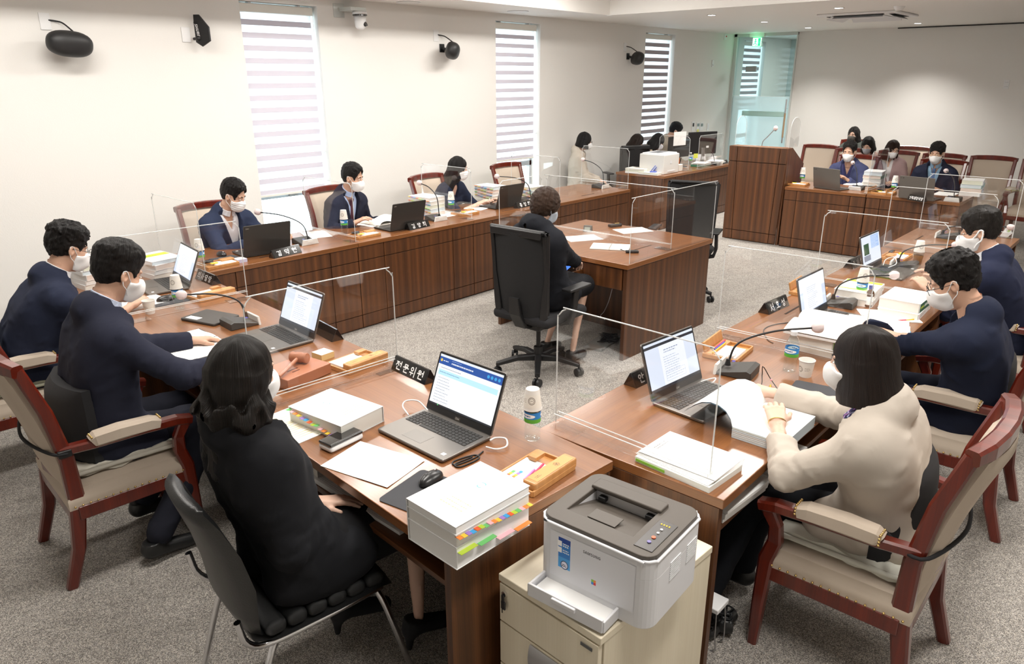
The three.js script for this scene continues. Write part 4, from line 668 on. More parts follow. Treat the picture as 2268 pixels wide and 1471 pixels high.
function bounds(list, m) { const lo = [9, 9, 9], hi = [-9, -9, -9]; for (const c of list) for (let k = 0; k < 3; k++) { lo[k] = Math.min(lo[k], c[k] - c[6] - m, c[k + 3] - c[7] - m); hi[k] = Math.max(hi[k], c[k] + c[6] + m, c[k + 3] + c[7] + m); } return [lo, hi]; }
const ell = (x, y, z, cx, cy, cz, rx, ry, rz) => { const a = (x - cx) / rx, b = (y - cy) / ry, c = (z - cz) / rz, k0 = Math.sqrt(a * a + b * b + c * c), p = (x - cx) / rx / rx, q = (y - cy) / ry / ry, r = (z - cz) / rz / rz, k1 = Math.sqrt(p * p + q * q + r * r); return k1 < 1e-9 ? -Math.min(rx, ry, rz) : k0 * (k0 - 1) / k1; };
const clamp = THREE.MathUtils.clamp;
// --- head (origin between the ears at eye level, +z the face)
function faceField(x, y, z) {
  const ax = Math.abs(x);
  let d = ell(x, y, z, 0, 0.032, -0.012, 0.0755, 0.096, 0.094);
  d = smin(d, ell(x, y, z, 0, -0.035, 0.026, 0.058, 0.078, 0.066), 0.035);
  d = smin(d, ell(x, y, z, 0, -0.096, 0.05, 0.03, 0.021, 0.03), 0.03);
  d = smin(d, ell(ax, y, z, 0.042, -0.028, 0.052, 0.021, 0.017, 0.022), 0.025);
  d = smin(d, ell(ax, y, z, 0.029, 0.03, 0.077, 0.022, 0.008, 0.008), 0.014);
  d = -smin(-d, ell(ax, y, z, 0.031, 0.008, 0.094, 0.015, 0.0095, 0.013), 0.012);
  return d;
}
const nose = caps([[0, 0.016, 0.083, 0, -0.026, 0.104, 0.0065, 0.0115], [0.008, -0.03, 0.092, -0.008, -0.03, 0.092, 0.0085, 0.0085]], 0.012);
function headField(x, y, z) {
  let d = faceField(x, y, z); const ax = Math.abs(x);
  d = smin(d, nose(x, y, z), 0.012);
  let e = ell(ax, y, z, 0.079 + (0.004 - z) * 0.25, 0.0, -0.006, 0.009, 0.031, 0.018); e = Math.max(e, -ell(ax, y, z, 0.09, 0.002, 0.001, 0.008, 0.019, 0.011)); d = smin(d, e, 0.008);
  d = smin(d, ell(ax, y, z, 0.0, -0.062, 0.083, 0.022, 0.0055, 0.012), 0.006);
  const t = clamp((-0.05 - y) / 0.13, 0, 1), r = 0.052 + 0.008 * t; const cz = -0.022 - 0.03 * t; const n = Math.hypot(x, z - cz, Math.max(0, y + 0.05, -0.19 - y)) - r; return smin(d, n, 0.03);
}
const cache = {};
const cached = (k, f) => cache[k] ?? (cache[k] = f());
const headGeo = (c) => cached('head' + c, () => nets(headField, [-0.1, -0.215, -0.12], [0.1, 0.145, 0.13], c));
// --- hair, per style, in the same axes
const nz3 = (x, y, z, s, o = 0) => noise.noise(x * s + o, y * s + o, z * s - o);
const HAIR = {
  short(x, y, z, o) { const t = 0.010 + 0.012 * clamp((y - 0.03) / 0.08, 0, 1) + (o.top ?? 0) * clamp((y - 0.06) / 0.06, 0, 1); let d = ell(x, y, z, 0, 0.034, -0.014, 0.0765, 0.097, 0.096) - t; d += nz3(x, y, z, 38, o.s) * 0.0055 * (o.rough ?? 1) + nz3(x * 1.2, y * 0.8, z, 85, o.s) * 0.0038 * (o.rough ?? 1);
    const F = ell(x, y, z, (o.part ?? 0), -0.024 - (o.fringe ? o.fringe + 0.012 : 0), 0.092, 0.07, 0.118, 0.088), S = ell(Math.abs(x), y, z, 0.088, -0.03, 0.022, 0.03, 0.066, 0.043); d = Math.max(d, -F, -S, -0.03 - y - Math.max(0, -z - 0.03) * 0.75); return d; },
  pixie(x, y, z, o) { let d = smin(ell(x, y, z, 0, 0.026, -0.02, 0.102, 0.112, 0.118), ell(x, y, z, 0, -0.035, -0.052, 0.072, 0.075, 0.058), 0.04); d += nz3(x, y * 1.6, z, 34, o.s) * 0.006; const F = ell(x, y, z, 0.012, -0.07, 0.105, 0.064, 0.125, 0.09); return Math.max(d, -F, -0.075 - y - Math.max(0, -z) * 0.35); },
  bob(x, y, z, o) { const w = 0.084 + 0.03 * clamp((0.03 - y) / 0.13, 0, 1), L = o.len ?? 0.125; let d = smin(ell(x, y, z, 0, 0.03, -0.016, 0.092, 0.106, 0.108), Math.max(Math.hypot(x / 1.02, z + 0.022) - w, Math.abs(y + L / 2) - L / 2 - 0.01), 0.035); d += nz3(x, y * 0.3, z, 34, o.s) * 0.004; const F = ell(x, y, z, 0.012 * (o.side ?? 1), -0.075, 0.1, 0.06, 0.14, 0.1); return Math.max(d, -F, -L - y + nz3(x, 0, z, 60) * 0.006, -Math.max(Math.hypot(x, z + 0.02) - 0.06, y + 0.02)); },
  long(x, y, z, o) { const L = o.len ?? 0.28, wv = (o.wave ?? 0) * Math.sin(y * 42 + 5 * nz3(x, y * 0.2, z, 16)) * clamp(-y / 0.06, 0, 1), w = 0.082 + 0.034 * clamp((0.03 - y) / 0.15, 0, 1) + wv, zc = -0.03 - 0.022 * clamp(-y / 0.2, 0, 1); let d = smin(ell(x, y, z, 0, 0.03, -0.016, 0.092, 0.106, 0.108), Math.max(Math.hypot(x / (o.wide ?? 1.05), (z - zc) * (1 + 1.1 * clamp((-y - 0.1) / 0.15, 0, 1))) - w, Math.abs(y + L / 2) - L / 2 - 0.02), 0.035); d += nz3(x, y * 0.35, z, 30, o.s) * 0.007 + (o.wave ? nz3(x, y * 0.8, z, 26, 3) * 0.012 * clamp(-y / 0.1, 0, 1) : 0); const F = ell(x, y, z, 0.012, -0.08, 0.105, 0.06, 0.15, 0.1); return Math.max(d, -F, -L - y + nz3(x, 0, z, 45, 2) * 0.03, -Math.max(Math.hypot(x, z - 0.012) - 0.055, y + 0.02), (y < -0.1 ? z - 0.05 : -1)); },
};
const strandC = dataTex(1024, 32, (u, v) => [150 + 105 * clamp(0.5 + 0.55 * per(u, v, 520, 2.5, 2) + 0.5 * per(u, v, 140, 2, 6), 0, 1)]), strandB = dataTex(1024, 32, (u, v) => [128 + 120 * (0.6 * per(u, v, 520, 2.5, 2) + 0.7 * per(u, v, 200, 2, 6))], false);
function hairUV(g, style) { const p = g.attributes.position, uv = g.attributes.uv; for (let i = 0; i < p.count; i++) { const x = p.getX(i), y = p.getY(i), z = p.getZ(i), a = Math.abs(Math.atan2(x, z + 0.02)) / PI, wob = 0.02 * nz3(x, y, z, 14); uv.setXY(i, a * (style === 'short' ? 1.1 : 1.4) + wob + 0.06 * (style === 'short' ? y * 3 : 0), y * 2.2); } return g; }
function hairGeo(style, o, c) { return cached(style + JSON.stringify(o) + c, () => hairUV(nets((x, y, z) => HAIR[style](x, y, z, o), [-0.15, -(style === 'long' ? (o.len ?? 0.28) + 0.06 : 0.18), -0.165], [0.15, 0.165, 0.13], c), style)); }
// --- mask: fitted over the lower face
function maskGeo(kind, c) { return cached('mask' + kind + c, () => nets((x, y, z) => {
  let d = Math.min(faceField(x, y, z) - 0.005, 1); const ax = Math.abs(x);
  d = smin(d, nose(x, y, z) - 0.006, 0.02);
  const cone = kind === 'flat' ? ell(x, y, z, 0, -0.06, 0.062, 0.052, 0.052, 0.058) : ell(x, y, z, 0, -0.052, 0.06, 0.05 + 0.0 * ax, 0.058, 0.07); d = smin(d, cone, 0.02);
  if (kind === 'flat') d += Math.sin(y * 330) * 0.0012;
  const top = y - (-0.004 - 0.35 * Math.max(0, ax - 0.016)), low = -0.115 + 0.25 * Math.max(0, 0.06 - z) - y, back = (kind === 'wide' ? 0.0 : 0.022) + 0.15 * Math.abs(y + 0.055) - z;
  return Math.max(d, top, low, back, -(faceField(x, y, z) + 0.006));
}, [-0.085, -0.135, -0.02], [0.085, 0.03, 0.145], c)); }
function loopGeo(kind) { const g = []; for (const s of [-1, 1]) { const r = kind === 'wide' ? 0.005 : 0.0019; g.push(tube([[s * 0.064, -0.024, 0.034], [s * 0.079, -0.006, 0.018], [s * 0.088, 0.024, -0.004], [s * 0.089, 0.02, -0.02]], r, 14, 5), tube([[s * 0.062, -0.083, 0.032], [s * 0.078, -0.055, 0.014], [s * 0.086, -0.034, -0.008], [s * 0.089, 0.02, -0.02]], r, 14, 5)); } return g; }
function glassesGeo(r, flat) { const g = []; for (const s of [-1, 1]) { const q = []; for (let k = 0; k < 16; k++) { const a = k / 16 * 2 * PI; q.push([s * 0.033 + Math.cos(a) * r * 1.1, 0.003 + Math.sin(a) * r * (flat ? 0.72 : 1), 0.108 - 0.25 * Math.abs(Math.cos(a) * r * 0.4 * (Math.sign(Math.cos(a)) === s ? 1 : 0))]); } g.push(tube(q, 0.0014, 36, 5, true), tube([[s * (0.033 + r * 1.1), 0.008, 0.1], [s * 0.08, 0.01, 0.06], [s * 0.086, 0.012, -0.01]], 0.0014, 10, 5)); } g.push(tube([[-0.01, 0.008, 0.109], [0, 0.011, 0.112], [0.01, 0.008, 0.109]], 0.0014, 8, 5)); return g; }
// --- hand: wrist at the origin, fingers along +z, palm down, thumb on +x (right hand)
function handGeo(pose, left, c) { return cached('hand' + pose + left + c, () => {
  const curl = { flat: [0.12, 0.18, 0.12], rest: [0.3, 0.35, 0.25], type: [0.45, 0.6, 0.35], grip: [1.0, 1.05, 0.6] }[pose], palm = [], fingers = [];
  const K = [[0.029, 0.083, 0.07], [0.0095, 0.088, 0.078], [-0.0095, 0.085, 0.072], [-0.027, 0.077, 0.056]];
  for (const [x, z] of K) palm.push([x * 0.45, 0, 0.005, x, 0.002, z, 0.0185, 0.0115]);
  palm.push([0, 0, -0.05, 0, 0, 0.0, 0.0265, 0.0225], [0.012, -0.006, 0.02, 0.026, -0.01, 0.05, 0.016, 0.012]);
  const fs = K.map(([x, z, l], i) => { let p = [x, 0.002, z], a = 0, L = []; const sp = (1.5 - i) * 0.07; [0.45, 0.31, 0.26].forEach((f, k) => { a += curl[k]; const q = [p[0] + Math.sin(sp) * Math.cos(a) * l * f, p[1] - Math.sin(a) * l * f, p[2] + Math.cos(a) * l * f]; L.push([...p, ...q, 0.0093 - k * 0.0009, 0.0087 - k * 0.0011]); p = q; }); return L; });
  const th = pose === 'grip' ? [[0.024, -0.008, 0.028, 0.043, -0.026, 0.056, 0.0125, 0.0108], [0.043, -0.026, 0.056, 0.028, -0.042, 0.08, 0.0108, 0.0088]] : [[0.022, -0.006, 0.024, 0.048, -0.014, 0.052, 0.0128, 0.011], [0.048, -0.014, 0.052, 0.06, -0.022, 0.082, 0.0108, 0.0085]];
  const A = caps(palm, 0.016), Fs = fs.map((l) => caps(l, 0.004)), Tm = caps(th, 0.006), [lo, hi] = bounds([...palm, ...fs.flat(), ...th], 0.008);
  let g = nets((x, y, z) => { let d = A(x, y * 1.25, z); let e = 1; for (const f of Fs) e = Math.min(e, f(x, y, z)); return smin(smin(d, e, 0.007), Tm(x, y, z), 0.008); }, lo, hi, c);
  if (left) { g = g.clone(); g.scale(-1, 1, 1); const ix = g.index.array; for (let i = 0; i < ix.length; i += 3) { const t = ix[i]; ix[i] = ix[i + 1]; ix[i + 1] = t; } g.computeVertexNormals(); }
  return g; }); }
const skinM = mat([0.56, 0.335, 0.235], 0.5, { sheen: 0.2, sheenRoughness: 0.5, sheenColor: col([0.6, 0.3, 0.2]) }), skinF = mat([0.66, 0.43, 0.325], 0.5, { sheen: 0.2, sheenRoughness: 0.5, sheenColor: col([0.6, 0.35, 0.25]) });
const cloth = (c, o = {}) => mat(c, 0.9, { specularIntensity: 0.35, sheen: 0.15, sheenRoughness: 0.6, sheenColor: col(c).multiplyScalar(2.2), ...o });
const hairM = (c) => mat(col(c).toArray(), 0.45, { specularIntensity: 0.6, map: strandC, bumpMap: strandB, bumpScale: 0.006 });
const maskWhite = mat([0.82, 0.82, 0.82], 0.9), eyeDark = mat([0.015, 0.01, 0.008], 0.2), eyeWhite = mat([0.75, 0.72, 0.68], 0.3);
const toGeo = (list, k, c, mod) => { const f = caps(list, k), [lo, hi] = bounds(list, 0.03); return nets(mod ? (x, y, z) => mod(f(x, y, z), x, y, z) : f, lo, hi, c); };
function person(label, o) {
  const near = o.near ? 1 : 0, c = near ? 0.0095 : 0.013, turn = o.turn * D2R, fwd = V(Math.sin(turn), 0, Math.cos(turn)), fem = !!o.fem, S = o.size ?? (fem ? 0.94 : 1);
  const top = at(o.head[0], o.head[1], o.head[2]), pel = o.pos ? V(o.pos[0], 0, o.pos[1]) : top.clone().setY(0).addScaledVector(fwd, -(o.lean ?? 0.15));
  const t = thing('person', label, 'person', pel, turn), inv = new THREE.Matrix4().makeRotationY(-turn), loc = (p) => p.clone().sub(pel).applyMatrix4(inv), L = (p) => p.isVector3 ? loc(p) : V(...p);
  const seat = o.seat ?? 0.455, hs = 0.955 * (fem ? 0.97 : 1), hE = new THREE.Euler((o.pitch ?? 10) * D2R, (o.yaw ?? 0) * D2R, (o.roll ?? 0) * D2R, 'YXZ'), hq = new THREE.Quaternion().setFromEuler(hE);
  const T0 = loc(top), hair = o.hair?.[0], hc = T0.clone().sub(V(0, (hair === 'short' ? 0.146 : 0.138) * hs, -0.01).applyQuaternion(hq));
  const HM = new THREE.Matrix4().compose(hc, hq, V(hs, hs, hs)), nk = V(0, -0.1, -0.035).applyMatrix4(HM), nb = nk.clone().add(V(0, -0.098 * S, -0.032));
  nb.z = Math.max(nb.z, -0.12);
  const p0 = V(0, seat + 0.095, 0.0), sw = (fem ? 0.158 : 0.182) * S, ctl = p0.clone().lerp(nb, 0.5).add(V(0, 0, -0.045 - 0.06 * Math.max(0, nb.z)));
  const spL = nb.distanceTo(p0), sp = (u) => V(0, 0, 0).addScaledVector(p0, (1 - u) * (1 - u)).addScaledVector(ctl, 2 * u * (1 - u)).addScaledVector(nb, u * u);
  const up = nb.clone().sub(sp(0.5)).normalize(), ff = V(0, -up.z, up.y);          // torso up and forward
  // arms by two-bone reach
  const arm = {}, uA = 0.285 * S, fA = 0.25 * S;
  for (const [k, s] of [['l', 1], ['r', -1]]) {
    const sh = nb.clone().addScaledVector(up, -0.06).add(V(s * sw, 0, 0.012)), h = o[k] ? L(o[k].p ?? o[k]) : V(s * 0.1, seat + 0.2, 0.28), d = h.clone().sub(sh); let D = d.length(); const mx = uA + fA - 0.005; if (D > mx) { d.multiplyScalar(mx / D); D = mx; h.copy(sh).add(d); }
    const a = (uA * uA - fA * fA + D * D) / (2 * D), r = Math.sqrt(Math.max(0, uA * uA - a * a)), dn = d.clone().normalize(), pole = V(s * (o[k]?.out ?? 0.55), -1, -0.25), pp = pole.addScaledVector(dn, -pole.dot(dn)).normalize();
    arm[k] = { sh, el: sh.clone().addScaledVector(dn, a).addScaledVector(pp, r), wr: h, s, pose: o[k]?.pose ?? 'rest', dir: o[k]?.dir, up: o[k]?.up };
  }
  // torso slices -> capsules lying across
  const torso = (g) => { const q = [[0, 0.085, 0.116], [0.16, 0.08, 0.111], [0.32, 0.076, 0.106], [0.48, 0.083, 0.104], [0.62, 0.096, 0.1], [0.73, 0.108, 0.092], [0.82, 0.116, 0.082], [0.9, 0.116, 0.067], [0.965, 0.085, 0.054]].map(([u, w, r]) => { const p = sp(u), k = S * (fem && u > 0.2 && u < 0.5 ? 0.9 : 1) * (o.fat ?? 1); return [p.x - w * k, p.y, p.z, p.x + w * k, p.y, p.z, r * k + g, r * k + g]; }); if (fem) for (const s of [-1, 1]) { const p = sp(0.66).addScaledVector(ff, 0.075); q.push([p.x + s * 0.06, p.y, p.z, p.x + s * 0.05, p.y, p.z, 0.055 + g, 0.055 + g]); } return q; };
  const shoulders = (g) => [1, -1].map((s) => { const a = s > 0 ? arm.l : arm.r, n = nb.clone().addScaledVector(up, -0.015); return [nb.x + s * 0.045, n.y, n.z, a.sh.x - s * 0.02, a.sh.y + 0.008, a.sh.z, 0.042 + g, 0.042 + g]; });
  const sleeves = (g, cut = 1, w = 1) => ['l', 'r'].flatMap((k) => { const a = arm[k], e = a.el.clone().lerp(a.wr, cut); return [[a.sh.x, a.sh.y, a.sh.z, a.el.x, a.el.y, a.el.z, (0.05 * S + g) * w, (0.043 * S + g) * w], [a.el.x, a.el.y, a.el.z, e.x, e.y, e.z, (0.043 * S + g) * w, (0.034 * S + g * (o.cuff ?? 1)) * w]]; });
  // legs
  const kx = o.knee ?? (fem ? 0.075 : 0.12), kz = o.kneeZ ?? 0.42, leg = [1, -1].map((s) => { const f = s > 0 ? o.lf : o.rf, an = f ? L(f) : V(s * (kx + 0.01), 0.085, kz - 0.03); return { s, hip: V(s * 0.085, seat + 0.085, 0.03), kn: V(s * kx, seat + 0.062, kz), an }; });
  const legs = (g, cut = 1) => leg.flatMap((l) => { const e = l.kn.clone().lerp(l.an, cut); return [[l.hip.x, l.hip.y, l.hip.z, l.kn.x, l.kn.y, l.kn.z, 0.078 * S + g, 0.056 * S + g], [l.kn.x, l.kn.y, l.kn.z, e.x, e.y, e.z, 0.053 * S + g, 0.037 * S + g * 1.6]]; });
  const sd = (o.head[0] * 0.013) % 7, fold = (d, x, y, z) => d + (nz3(x, y * 0.8, z, 9, sd) * 0.006 + Math.max(0, nz3(x + y * 0.4, y * 1.3, z - x * 0.3, 14, sd) - 0.12) * -0.012) * (o.crease ?? 1);
  // body: one mesh (bare parts show, the rest fills the clothes)
  const bl = [...torso(-0.022), ...shoulders(-0.016), ...sleeves(-0.01), ...legs(-0.008)], bgeo = [toGeo(bl, 0.05, 0.02), headGeo(near ? 0.0042 : 0.006).clone().applyMatrix4(HM)];
  for (const k of ['l', 'r']) { const a = arm[k], z = a.dir ? V(...a.dir).normalize() : a.wr.clone().sub(a.el).normalize(); const u = a.up ? V(...a.up) : V(a.s * 0.15, 1, 0), x = new THREE.Vector3().crossVectors(u, z).normalize(), y = new THREE.Vector3().crossVectors(z, x); bgeo.push(handGeo(a.pose, k === 'l', near ? 0.0035 : 0.005).clone().applyMatrix4(new THREE.Matrix4().makeBasis(x, y, z).setPosition(a.wr).scale(V(S, S, S)))); }
  bgeo.push(tube([nk.clone().add(V(0, 0.02, 0.01)), nb.clone().addScaledVector(up, -0.02)], 0.053 * S, 8, 14));
  const skin = o.skin ?? (fem ? skinF : skinM);
  obj('body', bgeo.map((g) => g.index ? g : mergeVertices(g)), skin, t);
  // eyes
  for (const s of [-1, 1]) { const e = obj('eye', sph(0.0085, 0, 0, 0, 1.45, 0.36, 0.7, 12).translate(s * 0.031, 0.007, 0.083).applyMatrix4(HM), eyeWhite, t); obj('iris', sph(0.0055, 0, 0, 0, 1, 0.58, 0.6, 10).translate(s * 0.0305, 0.0065, 0.0868).applyMatrix4(HM), eyeDark, e); obj('eyebrow', tube([[s * 0.014, 0.027, 0.091], [s * 0.03, 0.033, 0.087], [s * 0.046, 0.028, 0.075]], 0.003, 8, 5).applyMatrix4(HM), o.browM ?? hairM([0.012, 0.009, 0.008]), t); }
  // clothes
  const jm = o.jacket ? cloth(o.jacket) : null, sm = cloth(o.shirt ?? [0.75, 0.76, 0.78]);
  const vcut = (depth, w) => (d, x, y, z) => { const p = V(x, y, z).sub(nb), v = p.dot(up), f = p.dot(ff); const hw = w * (1 + v / depth), xc = nb.x * clamp(1 + v / spL, 0, 1.1); return Math.max(d, -Math.max(Math.abs(x - xc) - hw, 0.018 - f, -0.06 - (v + depth))); };
  if (o.jacket) {
    const JS = o.jw ?? 1, list = [...torso(0.017), ...shoulders(0.012)], slv = sleeves(0.0145, 1, JS), cut = vcut(o.v ?? 0.3, 0.07);
    for (const s of [-1, 1]) { const a = s > 0 ? arm.l : arm.r; list.push([nb.x + s * 0.07, nb.y - 0.012, nb.z - 0.006, a.sh.x - s * 0.008, a.sh.y + 0.008, a.sh.z, 0.05, fem ? 0.05 : 0.056]); const q = sp(0.3), r = sp(0.8); list.push([q.x + s * 0.085 * S, q.y, q.z, r.x + s * 0.108 * S, r.y, r.z, 0.106, 0.084]); }
    const nd = nk.clone().sub(nb).normalize(), nf = V(0, -nd.z, nd.y), ring = []; for (let i = 0; i <= 10; i++) { const g = (0.13 + 0.74 * i / 10) * 2 * PI; ring.push(nb.clone().addScaledVector(nd, 0.062 - 0.018 * Math.cos(g)).addScaledVector(nf, 0.004 + Math.cos(g) * 0.064).add(V(Math.sin(g) * 0.066, 0, 0))); }
    for (let i = 0; i < 10; i++) list.push([...ring[i].toArray(), ...ring[i + 1].toArray(), 0.012, 0.012], [...ring[i].clone().addScaledVector(nd, -0.02).addScaledVector(nf, -0.004).toArray(), ...ring[i + 1].clone().addScaledVector(nd, -0.02).addScaledVector(nf, -0.004).toArray(), 0.018, 0.018], [...ring[i].clone().addScaledVector(nd, -0.045).addScaledVector(nf, -0.012).toArray(), ...ring[i + 1].clone().addScaledVector(nd, -0.045).addScaledVector(nf, -0.012).toArray(), 0.03, 0.03]);
    for (const s of [-1, 1]) { const a = nb.clone().addScaledVector(up, 0.045).add(V(s * 0.05, 0, -0.035)), b = nb.clone().addScaledVector(up, 0.0).addScaledVector(ff, 0.075).add(V(s * 0.07, 0, 0)), m = sp(0.5).addScaledVector(ff, 0.125).add(V(s * 0.02, 0, 0)); list.push([nb.x, a.y, a.z - 0.025, a.x, a.y, a.z, 0.016, 0.016], [a.x, a.y, a.z, b.x, b.y, b.z, 0.016, 0.014], [b.x, b.y, b.z, m.x, m.y, m.z, 0.014, 0.012]); }
    if (o.skirted !== false) for (const s of [-1, 1]) list.push([s * 0.1, seat + 0.1, -0.05, s * 0.115, seat + 0.07, 0.13, 0.095, 0.09], [s * 0.1, seat + 0.05, -0.09, s * 0.11, seat + 0.03, 0.06, 0.075, 0.08]);
    const elb = ['l', 'r'].map((k) => ({ e: arm[k].el, w: arm[k].wr, d: arm[k].wr.clone().sub(arm[k].el).normalize(), u: arm[k].sh.clone().sub(arm[k].el).normalize() }));
    const sleeveMod = (d, x, y, z) => { if (d > 0.03 || d < -0.03) return d; for (const q of elb) { const ex = x - q.e.x, ey = y - q.e.y, ez = z - q.e.z, r = Math.hypot(ex, ey, ez); if (r < 0.17) { const a = ex * q.d.x + ey * q.d.y + ez * q.d.z, b = ex * q.u.x + ey * q.u.y + ez * q.u.z, s = Math.max(a, b); d += 0.0042 * Math.sin(s * 130 + nz3(x, y, z, 16, sd) * 4) * (1 - r / 0.17); } const wx = x - q.w.x, wy = y - q.w.y, wz = z - q.w.z; if (Math.hypot(wx, wy, wz) < 0.09) d = Math.max(d, wx * q.d.x + wy * q.d.y + wz * q.d.z + 0.008); } return d; };
    const slF = caps(slv, 0.03), bodyF = caps(list, 0.045), [jlo, jhi] = bounds([...list, ...slv], 0.03), jF = (x, y, z) => smin(bodyF(x, y, z), slF(x, y, z), 0.05);
    const jk = obj('jacket', nets((x, y, z) => { const d = jF(x, y, z);  return d > 0.06 ? d : jMod(d, x, y, z); }, jlo, jhi, c), jm, t); function jMod(d, x, y, z) { return cut(sleeveMod(fold(d, x, y, z), x, y, z), x, y, z); }
    if (o.buttons) for (const k of ['l', 'r']) { const a = arm[k], dr = a.wr.clone().sub(a.el).normalize(); for (let i = 0; i < 3; i++) { const q = a.wr.clone().addScaledVector(dr, -0.015 - i * 0.018).add(V(a.s * 0.046, 0.0, -0.012)); obj('button', sph(0.0065, q.x, q.y, q.z, 1, 1, 1, 8), M.brass, jk); } }
    obj(o.fem ? 'blouse' : 'shirt', toGeo([...torso(-0.002), ...shoulders(-0.004)], 0.045, c, vcut(0.09, 0.03)), sm, t);
    if (o.tie) { const a = nb.clone().addScaledVector(ff, 0.07).addScaledVector(up, 0.005), b = sp(0.66).addScaledVector(ff, 0.108 * S), e = sp(0.25).addScaledVector(ff, 0.125 * S); obj('necktie', [sweep([a.clone().addScaledVector(up, 0.025), a, a.clone().addScaledVector(up, -0.025), b, e], [[0.035, 0.02], [0.038, 0.02], [0.03, 0.012], [0.052, 0.01], [0.066, 0.008]])], cloth(o.tie), t); }
  } else {
    obj(o.topName ?? 'polo_shirt', toGeo([...torso(0.006), ...shoulders(0.004), ...sleeves(0.012, o.sleeve ?? -0.05)], 0.045, c, (d, x, y, z) => vcut(o.v ?? 0.13, 0.05)(fold(d, x, y, z), x, y, z)), cloth(o.top), t);
  }
  if (o.collar) { const nd = nk.clone().sub(nb).normalize(), nf = V(0, -nd.z, nd.y), pts = []; for (let i = 0; i <= 14; i++) { const g = (0.03 + 0.94 * i / 14) * 2 * PI; pts.push(nb.clone().addScaledVector(nd, 0.074 - 0.02 * Math.cos(g)).addScaledVector(nf, 0.006 + Math.cos(g) * 0.058).add(V(Math.sin(g) * 0.059, 0, 0))); } obj('collar', sweep(pts, [[0.046, 0.008]], nd), o.collarM ?? sm, t); }
  const leggings = o.skirt ? null : cloth(o.pants ?? [0.012, 0.013, 0.018]);
  if (o.skirt) obj('skirt', toGeo([[-0.08, seat + 0.1, 0, 0.08, seat + 0.1, 0, 0.13, 0.13], ...leg.map((l) => [l.hip.x, l.hip.y, l.hip.z, l.kn.x * 0.98, l.kn.y - 0.005, l.kn.z + 0.01, 0.098, 0.075]), [leg[0].kn.x * 0.9, leg[0].kn.y, leg[0].kn.z - 0.03, leg[1].kn.x * 0.9, leg[1].kn.y, leg[1].kn.z - 0.03, 0.07, 0.07], [0.0, seat + 0.08, 0.12, 0, seat + 0.07, 0.32, 0.1, 0.09]], 0.05, c), cloth(o.skirt), t);
  else obj('trousers', toGeo([[-0.08, seat + 0.09, 0, 0.08, seat + 0.09, 0, 0.12, 0.12], ...legs(0.012, 0.93)], 0.04, c + 0.002, fold), leggings, t);
  if (o.shoes !== false) for (const l of leg) { const a = l.an, heel = o.heels ? 0.07 : 0.02, toe = V(a.x, 0.032, a.z + 0.16), sf = caps([[a.x, a.y - 0.03, a.z - 0.025, toe.x, toe.y, toe.z, 0.036, 0.03], [a.x, a.y - 0.02, a.z - 0.02, a.x, a.y + 0.0, a.z - 0.015, 0.038, 0.04], ...(o.heels ? [[a.x, a.y - 0.05, a.z - 0.045, a.x, 0.012, a.z - 0.05, 0.022, 0.011]] : [])], 0.03); obj('shoe', nets((x, y, z) => Math.max(sf(x, y, z), 0.003 - y, o.heels ? y - (a.y - 0.012 - (z - a.z) * 0.3) : y - (a.y + 0.01)), [a.x - 0.07, -0.01, a.z - 0.1], [a.x + 0.07, 0.16, a.z + 0.22], 0.006), o.shoeM ?? M.leather, t); }
  // hair, mask, glasses
  if (o.hair) obj('hair', hairGeo(o.hair[0], o.hair[1] ?? {}, near ? 0.0048 : 0.0065).clone().applyMatrix4(HM), hairM(o.hairC ?? [0.012, 0.0095, 0.009]), t);
  if (o.mask !== null) { const k = o.mask ?? 'cone', m = obj('face_mask', maskGeo(k, near ? 0.004 : 0.0055).clone().applyMatrix4(HM), o.maskM ?? maskWhite, t); obj('ear_loop', merge(loopGeo(k)).applyMatrix4(HM), o.maskM ?? maskWhite, m); }
  if (o.glasses) obj('glasses', merge(glassesGeo(o.glasses, o.flatGlasses)).applyMatrix4(HM), o.glassesM ?? M.black, t);
  if (o.extra) o.extra(t, { arm, nb, up, ff, sp, HM, L });
  return t;
}
const NAVY = [0.020, 0.025, 0.048], BLACKS = [0.012, 0.0125, 0.015];
// left row
person('person in a navy suit and glasses hunched over stacked tabbed files', { near: 1, turn: 82, head: [156, 495, 1.30], pos: [1.0, -4.5], pitch: 20, yaw: 8, jacket: NAVY, collar: 1, glasses: 0.021, hair: ['short', { s: 1, top: 0.016, rough: 1.6 }], l: { p: V(1.5, 0.79, -4.66), pose: 'type' }, r: { p: V(1.56, 0.79, -4.36), pose: 'type' }, pants: NAVY });
person('person in a dark navy suit and red tie, chairing beside the gavel block', { near: 1, turn: 86, head: [272, 536, 1.375], pos: [0.99, -3.31], pitch: 22, yaw: 6, jacket: [0.019, 0.021, 0.036], collar: 1, tie: [0.30, 0.02, 0.05], shirt: [0.55, 0.62, 0.78], hair: ['short', { s: 2, top: 0.014, rough: 0.8 }], l: { p: V(1.5, 0.79, -3.5), pose: 'rest' }, r: { p: V(1.46, 0.8, -3.02), pose: 'rest', out: 1.1 }, pants: [0.015, 0.016, 0.024], rf: V(1.0, 0.09, -3.02), lf: V(1.1, 0.09, -3.4) });
